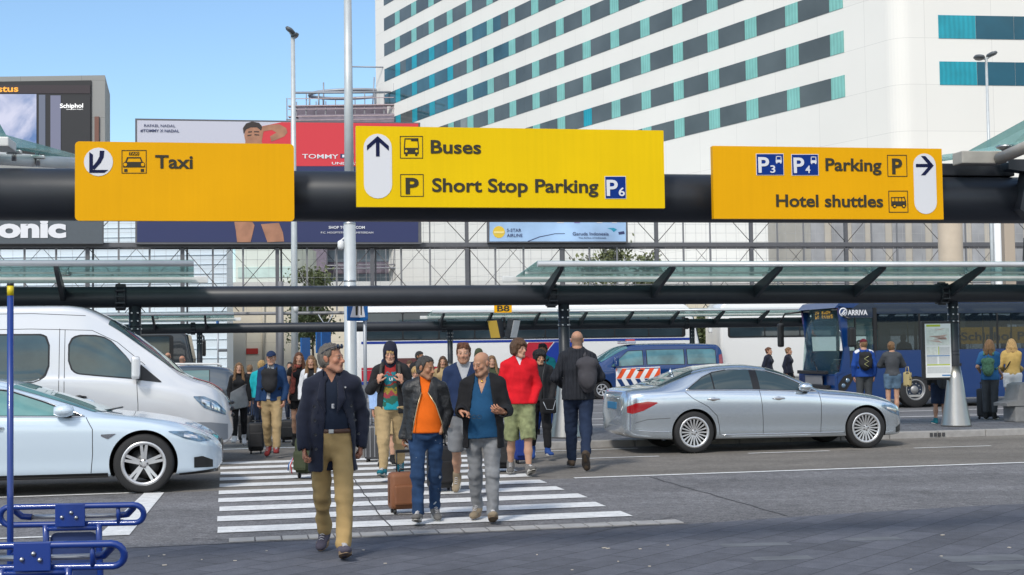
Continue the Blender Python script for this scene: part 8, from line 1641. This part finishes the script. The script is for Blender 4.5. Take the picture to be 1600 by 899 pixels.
# people on the bus
bl = bp+U2*1.12+V2*.75
person('bus driver in a red shirt at the wheel of the blue bus', (bl.x, bl.y, .42), ANG-R_(90), 1.5, dict(detail=1.9, legs={1: (70, 85, .05), -1: (70, 85, .05)}, hands={1: hold(.2, .38, .30, (0, 1, .1), (0, 0, -1), curl=1.), -1: hold(-.2, .38, .30, (0, 1, .1), (0, 0, -1), curl=1.)}, skin=SK_RED, seed=2, clothes=[('trousers', C_DJEAN, {}), ('shirt', D_('pink_red', (.42, .05, .08)), dict(sleeve=.45)), ('hair', H_GREYB, dict(style='short')), ('shoes', S_BLK, {})]))
bl = bp+U2*2.6+V2*1.0
person('passenger in dark clothes standing behind the driver window of the blue bus', (bl.x, bl.y, .37), ANG-R_(60), 1.70, dict(detail=1.9, legs=STAND, skin=SK_P, hands={1: ('hang', 3, {}), -1: ('hang', 3, {})}, seed=3, clothes=[('trousers', C_BLACK, {}), ('hoodie', C_CHAR, {}), ('hair', H_DK, dict(style='short')), ('shoes', S_BLK, {})]))
bl = bp+U2*6.6+V2*.9
person('passenger in a pink top seated by the bus side window', (bl.x, bl.y, .37), ANG-R_(80), 1.55, dict(detail=1.9, female=1, legs=STAND, skin=SK_T, hands={1: ('hang', 3, {}), -1: ('hang', 3, {})}, seed=3, clothes=[('trousers', C_BLACK, {}), ('hoodie', D_('rose', (.45, .18, .18)), {}), ('hair', H_BR, dict(style='long')), ('shoes', S_BLK, {})]))
# ================================================================== LUGGAGE AND SMALL THINGS
M_CB = mat('case_black', (.012, .012, .014), .6, bump=.2, bscale=120); M_CBR = mat('case_brown', (.20, .075, .030), .6, var=.12, bump=.25, bscale=150); M_CBL = mat('case_blue', (.006, .03, .20), .45); M_CGR = mat('case_charcoal', (.05, .05, .055), .45); M_TRIMC = mat('case_trim', (.008, .008, .009), .5)
def case(label, px, py, w, h, M, d=.24, rz=0., handle=.45, z=0., ribs=0, lean=0., pocket=True, group=None):
    g = G(px, py, z); t = thing('suitcase', label, 'suitcase', tuple(g), rz, group); t.rotation_euler = (lean, 0, rz)
    b = MB().box((0, 0, .05+h/2), (w, d, h), bev=.05).build('shell', M, t); b.data.polygons.foreach_set('use_smooth', np.ones(len(b.data.polygons), dtype=bool))
    if ribs:
        r_ = MB()
        for i in range(ribs): r_.box((-w/2+w*(i+.5)/ribs, -d/2-.004, .05+h/2), (.02, .012, h*.86), bev=.004)
        each(r_, 'rib', MATS.get('case_rib') or mat('case_rib', (.25, .25, .26), .35, .5), b)
    elif pocket: MB().box((0, -d/2-.018, .05+h*.40), (w*.82, .045, h*.52), bev=.018).build('front_pocket', M, b)
    z_ = MB(); z_.tube([(-w/2-.002, -d*.1, .12), (-w/2-.002, -d*.1, h), ], .005, 5); z_.tube([(w/2+.002, -d*.1, .12), (w/2+.002, -d*.1, h)], .005, 5); each(z_, 'zip', M_TRIMC, b)
    hd = MB()
    for sx in (-1, 1): hd.tube([(sx*w*.22, d*.3, h), (sx*w*.22, d*.3, h+.05+handle)], .008, 6)
    hd.box((0, d*.3, h+.05+handle), (w*.5, .03, .035), bev=.01); hd.build('pull_handle', M_TRIMC, t)
    MB().tube([(-.07, 0, h+.045), (-.06, 0, h+.08), (.06, 0, h+.08), (.07, 0, h+.045)], .011, 6).build('top_grip', M_TRIMC, t)
    for sx in (-1, 1):
        for sy in (-1, 1): MB().lathe([(0, -.014), (.026, -.014), (.03, 0), (.026, .014), (0, .014)], (sx*(w/2-.05), sy*(d/2-.04), .03), 'X', 12).build('castor', M_TRIMC, t)
    return t
case('brown fabric cabin case pulled by the man in the leather jacket', 634, 802, .37, .40, M_CBR, .22, R_(18), .22)
case('upright black case pulled by the boy in the navy cap', 400, 709, .27, .50, M_CB, .24, R_(10), .42)
case('black case standing behind the woman in the grey drape', 385, 692, .28, .50, M_CB, .24, R_(-10), .40)
case('wide black holdall case to the right of the boy in the navy cap', 455, 691, .40, .40, M_CB, .28, R_(4), .30)
case('dark case with grey ribs half hidden by the hooded teenager', 588, 722, .36, .55, M_CGR, .26, R_(-4), .30, ribs=5)
case('large black case seen between the orange t-shirt man and the bald man', 690, 768, .34, .52, M_CB, .26, R_(20), .25)
case('tall black case behind the leg of the bald man and beside the red hoodie', 782, 737, .38, .60, M_CB, .26, R_(-6), .2)
case('blue hard case between the legs of the young man in red', 816, 724, .26, .52, M_CBL, .24, R_(8), .25)
case('black upright case beside the woman in grey leggings', 1542, 655, .36, .62, M_CB, .26, R_(30), .12, z=.12)
# rolling rucksack with ribbons left of the coat man
g = G(476, 748); t = thing('wheeled_rucksack', 'dark green wheeled rucksack with bright ribbons left of the coat man', 'rucksack', tuple(g), R_(-12))
o = MB().box((0, 0, .33), (.26, .22, .52), bev=.09).build('bag', C_OLIVE, t); MB().box((-.02, -.11, .26), (.20, .10, .28), bev=.045).build('front_pocket', C_OLIVE, o); MB().box((.10, .02, .33), (.06, .20, .50), bev=.02).build('side_trim', C_BLACK, o)
b = MB(); b.tube([(-.08, .1, .55), (-.08, .12, .95), (.08, .12, .95), (.08, .1, .55)], .008, 6); b.build('pull_handle', M_TRIMC, t)
for i, M in enumerate((mat('ribbon_red', (.5, .03, .04), .7), mat('ribbon_white', (.6, .6, .62), .7), mat('ribbon_blue', (.05, .15, .4), .7))): MB().tube([(-.13, -.10, .30), (-.16-.015*i, -.12, .20), (-.14-.03*i, -.12, .08+.02*i)], .009, 5).build('ribbon', M, t)
for sx in (-1, 1): MB().lathe([(0, -.016), (.035, -.016), (.04, 0), (.035, .016), (0, .016)], (sx*.10, .06, .04), 'X', 12).build('castor', M_TRIMC, t)
# dark shoulder bags
g = P(868, 616, 24.5); t = thing('litter_bin', 'grey bin with a small yellow label by the shelter column', 'bin', (P(872, 640, 26.3).x, 26.3, .12), ANG)
MB().box((0, 0, .42), (.36, .30, .84), bev=.03).build('body', mat('bin_grey', (.07, .075, .08), .5), t); MB().box((0, 0, .90), (.40, .34, .10), bev=.04).build('lid', M_TRIMK, t); MB().box((-.08, -.155, .55), (.11, .01, .11)).build('label', M_SIGNO, t)
a = P(1418, 592, 30.6); t = thing('handbag', 'leopard patterned bag hanging at the side of the woman in denim shorts', 'bag', (a.x, a.y, a.z-.18), R_(30)); ML = mat('leopard', (.42, .32, .14), .6); n, l, bs = nodes_of(ML); tcn = [x for x in n if x.type == 'TEX_COORD'][0]; vo = n.new('ShaderNodeTexVoronoi'); vo.inputs['Scale'].default_value = 16; l.new(tcn.outputs['Object'], vo.inputs['Vector']); cr = n.new('ShaderNodeValToRGB'); cr.color_ramp.elements[0].position = .28; cr.color_ramp.elements[0].color = (.02, .015, .01, 1); cr.color_ramp.elements[1].position = .36; cr.color_ramp.elements[1].color = (.42, .33, .15, 1); l.new(vo.outputs['Distance'], cr.inputs[0]); l.new(cr.outputs[0], bs.inputs['Base Color'])
MB().box((0, 0, .17), (.11, .20, .34), bev=.05).build('pouch', ML, t); MB().tube([(0, -.05, .32), (0, -.03, .45), (0, .03, .45), (0, .05, .32)], .010, 6).build('strap', ML, t)
a = P(854, 635, 21.6); t = thing('shoulder_bag', 'black shoulder bag with a pale loop on the person in the black beanie', 'bag', (a.x+.02, a.y-.16, a.z-.10), R_(20)); MB().box((0, 0, .11), (.26, .10, .24), bev=.03).build('pouch', C_BLACK, t); MB().tube([(-.10, -.052, .18), (-.05, -.06, .06), (.06, -.06, .05), (.11, -.052, .2)], .006, 6).build('cord_loop', M_SILV, t); MB().tube([(-.10, 0, .22), (-.06, .06, .6), (.02, .10, .85)], .012, 6).build('strap', M_TRIMC, t)
# timetable board by the column
a = P(1467, 590, 27.0); t = thing('timetable_board', 'tall lit timetable and map board on the right shelter column', 'notice board', (a.x, a.y, 0), ANG*.5); w = P(1488, 590, 27.).x-P(1446, 590, 27.).x; z0, z1 = a.z, P(1467, 506, 27.).z; hh = z1-z0
MB().box((0, .05, (z0+z1)/2), (w+.10, .10, hh+.10), bev=.015).build('case', M_TRIMK, t); fr = frame((-w/2, -.003, z0))
MB().prism([(0, 0), (w, 0), (w, hh), (0, hh)], 0, .006, fr).build('sheet', mat('paper', (.70, .71, .70), .5), t)
ML = mat('lime_print', (.42, .50, .03), .5); MP = mat('map_print', (.60, .63, .58), .5, var=.15, vscale=16); MG = mat('grey_print', (.50, .52, .52), .5, var=.12, vscale=60); MBL = mat('blue_print', (.05, .18, .40), .5)
def pp(x0, y0, x1, y1, M, nm, o=.006): MB().prism([(w*x0, hh*y0), (w*x1, hh*y0), (w*x1, hh*y1), (w*x0, hh*y1)], o, o+.003, fr).build(nm, M, t)
pp(.06, .945, .60, .985, ML, 'heading'); pp(.05, .60, .94, .92, MP, 'map'); pp(.05, .42, .46, .57, MP, 'map'); pp(.54, .42, .94, .565, MG, 'timetable'); pp(.5, .42, .53, .575, ML, 'stripe'); pp(.05, .395, .94, .41, MBL, 'rule'); pp(.05, .25, .45, .39, MG, 'timetable'); pp(.52, .25, .94, .39, MG, 'timetable'); pp(.05, .225, .94, .245, ML, 'stripe'); pp(.05, .08, .94, .2, MG, 'timetable'); pp(.62, .025, .94, .05, MBL, 'rule')
mb = MB(); rg = random.Random(4)
for k in range(9):
    y = .62+.28*rg.random(); mb.prism([(w*(.08+.3*rg.random()), hh*y), (w*(.5+.4*rg.random()), hh*(y+rg.uniform(-.06, .06))), (w*(.5+.4*rg.random()), hh*(y+.002))], .009, .0105, fr)
mb.build('map_line', mat('map_line', (.50, .33, .28), .5), t)
b = MB(); b.box((w/2+.12, .06, z0+.25), (.22, .05, .06)); b.box((w/2+.12, .06, z1-.25), (.22, .05, .06)); each(b, 'bracket', M_TRIMK, t)
# stone bench
a = G(1590, 660, .12); t = thing('stone_bench', 'grey concrete bench with a worn seat at the right edge', 'bench', (a.x+.35, a.y, .12), ANG); MC = mat('bench_concrete', (.20, .20, .20), .85, var=.2, vscale=5, bump=.4, bscale=30)
b = MB(); b.prism([(-.62, .34), (-.62, .40), (-.38, .46), (-.30, .78), (-.18, .82), (1.3, .82), (1.3, .34)], -.5, 0, frame((0, 0, 0))); b.build('seat', MC, t); MB().box((-.20, .25, .17), (.44, .46, .34), bev=.03).build('support', MC, t); MB().box((1.0, .25, .17), (.44, .46, .34), bev=.03).build('support', MC, t)
a = P(1577, 622, 29.6); t = thing('shopping_bag', 'bright green carrier bag held by the woman in grey leggings', 'bag', (a.x, a.y, a.z-.17), R_(20)); MB().box((0, 0, .15), (.20, .08, .30), bev=.03).build('pouch', mat('green_plastic', (.01, .22, .07), .4), t); MB().tube([(-.05, 0, .29), (-.02, 0, .40), (.02, 0, .40), (.05, 0, .29)], .006, 6).build('loop', M_TRIMC, t)
# ================================================================== LUGGAGE TROLLEYS
M_TB = mat('trolley_blue', (.004, .030, .20), .35, var=.06, coat=.5); M_TPAN = mat('trolley_panel', (.015, .035, .13), .5, var=.1); M_TBAR = mat('trolley_bar', (.55, .54, .54), .3, .8)
def trolley(loc, rz, label):
    t = thing('luggage_trolley', label, 'trolley', loc, rz, 'blue luggage trolleys parked in a row'); W2, zt, zb, r = .365, 1.0, .905, .0155
    rr = (zt-zb)/2; loop = [(W2-rr+rr*math.cos(a), .0, (zt+zb)/2+rr*math.sin(a)) for a in np.linspace(-math.pi/2, math.pi/2, 10)]+[(-W2+rr+rr*math.cos(a), .0, (zt+zb)/2+rr*math.sin(a)) for a in np.linspace(math.pi/2, 1.5*math.pi, 10)]
    MB().tube([(x, -.012+(zt-z)*.25, z) for x, y, z in loop], r, 10, closed=True).build('handle_loop', M_TB, t)
    b = MB(); ym = .05; b.tube([(.31, 0, zt), (.305, ym*.6, zt-.02), (.27, ym, .945), (.22, ym, .94)], .0175, 10); b.tube([(-.31, 0, zt), (-.305, ym*.6, zt-.02), (-.27, ym, .945), (-.22, ym, .94)], .0175, 10); b.tube([(.235, -.005, zt), (.235, .005, zb)], .011, 8); each(b, 'bar_end', M_TB, t)
    MB().tube([(-.23, ym, .94), (.23, ym, .94)], .0125, 12).build('brake_bar', M_TBAR, t)
    p_ = MB().box((-.005, -.022, .955), (.152, .012, .118), bev=.004).build('clamp_plate', M_TB, t)
    for x, z in ((-.045, .945), (.002, .968), (.028, .942)): s_ = MB().lathe([(0, -.012), (.006, -.012), (.010, -.006), (.010, 0)], (x, -.028, z), 'Y', 12); s_.build('screw', M_BOLT, p_)
    b = MB()
    for sx in (-1, 1): b.tube([(sx*.135, 0, zb), (sx*.135, .01, .80), (sx*.145, .05, .25), (sx*.16, .1, .12)], .0165, 10)
    b.tube([(-.135, 0, .885), (.135, 0, .885)], .0135, 8); b.tube([(-.145, .05, .3), (.145, .05, .3)], .013, 8); b.build('upright', M_TB, t)
    MB().prism(rrect(.24, .50, .035, x0=-.12, y0=.36), -.035, -.027, frame()).build('back_panel', M_TPAN, t)
    b = MB(); b.tube([(-.26, .0, .14), (-.26, .75, .12), (0, .95, .12), (.26, .75, .12), (.26, .0, .14)], .016, 8); b.tube([(-.26, 0, .14), (.26, 0, .14)], .016, 8)
    for y in (.2, .4, .6): b.tube([(-.26, y, .135), (.26, y, .135)], .010, 6)
    b.build('platform', M_TB, t)
    for x, y in ((-.25, .02), (.25, .02), (0, .9)): 
        w_ = MB().lathe([(0, -.018), (.05, -.018), (.06, 0), (.05, .018), (0, .018)], (x, y, .06), 'X', 16).build('castor', M_TYRE, t)
    return t
for px, py, D, lab in ((113, 786, 7.0, 'farthest blue luggage trolley whose whole handle loop shows'), (55, 846, 5.62, 'middle blue luggage trolley cut by the left edge of the photo'), (40, 902, 4.68, 'nearest blue luggage trolley just below the bottom edge')):
    a = P(px, py, D); trolley((a.x, a.y, a.z-1.015), R_(3), lab)
a = P(17, 800, 6.55); t = thing('marker_post', 'slim blue post with a yellow band near its tip beside the trolleys', 'post', (a.x, a.y, 0), 0); zt = P(15, 443, 6.55).z
MB().tube([(0, 0, 0), (-.006, 0, zt-.06)], .0155, 12).build('post', M_TB, t); MB().tube([(-.006, 0, zt-.06), (-.006, 0, zt-.012)], .0160, 12).build('yellow_band', mat('band_yellow', (.65, .50, .01), .4), t); MB().tube([(-.006, 0, zt-.012), (-.006, 0, zt)], .0165, 12).build('cap', M_TRIMK, t); MB().box((0, 0, .01), (.16, .16, .02), bev=.004).build('foot_plate', M_TB, t)
MB().tube([(.005, -.02, .80), (.03, -.02, .83), (.03, -.02, .87)], .006, 6).build('hook', M_TB, t)
# small litter on the paving
mb = MB(); rg = random.Random(9)
for k in range(16): c = G(rg.uniform(200, 1580), rg.uniform(850, 895), .006); mb.box(c, (rg.uniform(.012, .03), rg.uniform(.01, .025), .004), Matrix.Rotation(rg.random()*3, 3, 'Z'))
for px, py in ((257, 883), (944, 856), (950, 857), (1473, 836)): mb.box(G(px, py, .007), (.035, .022, .006), Matrix.Rotation(.6, 3, 'Z'))
tag(mb.build('litter', mat('litter', (.5, .45, .38), .8)), 'scraps of pale litter and leaves scattered on the paving', 'litter', None, 'stuff')
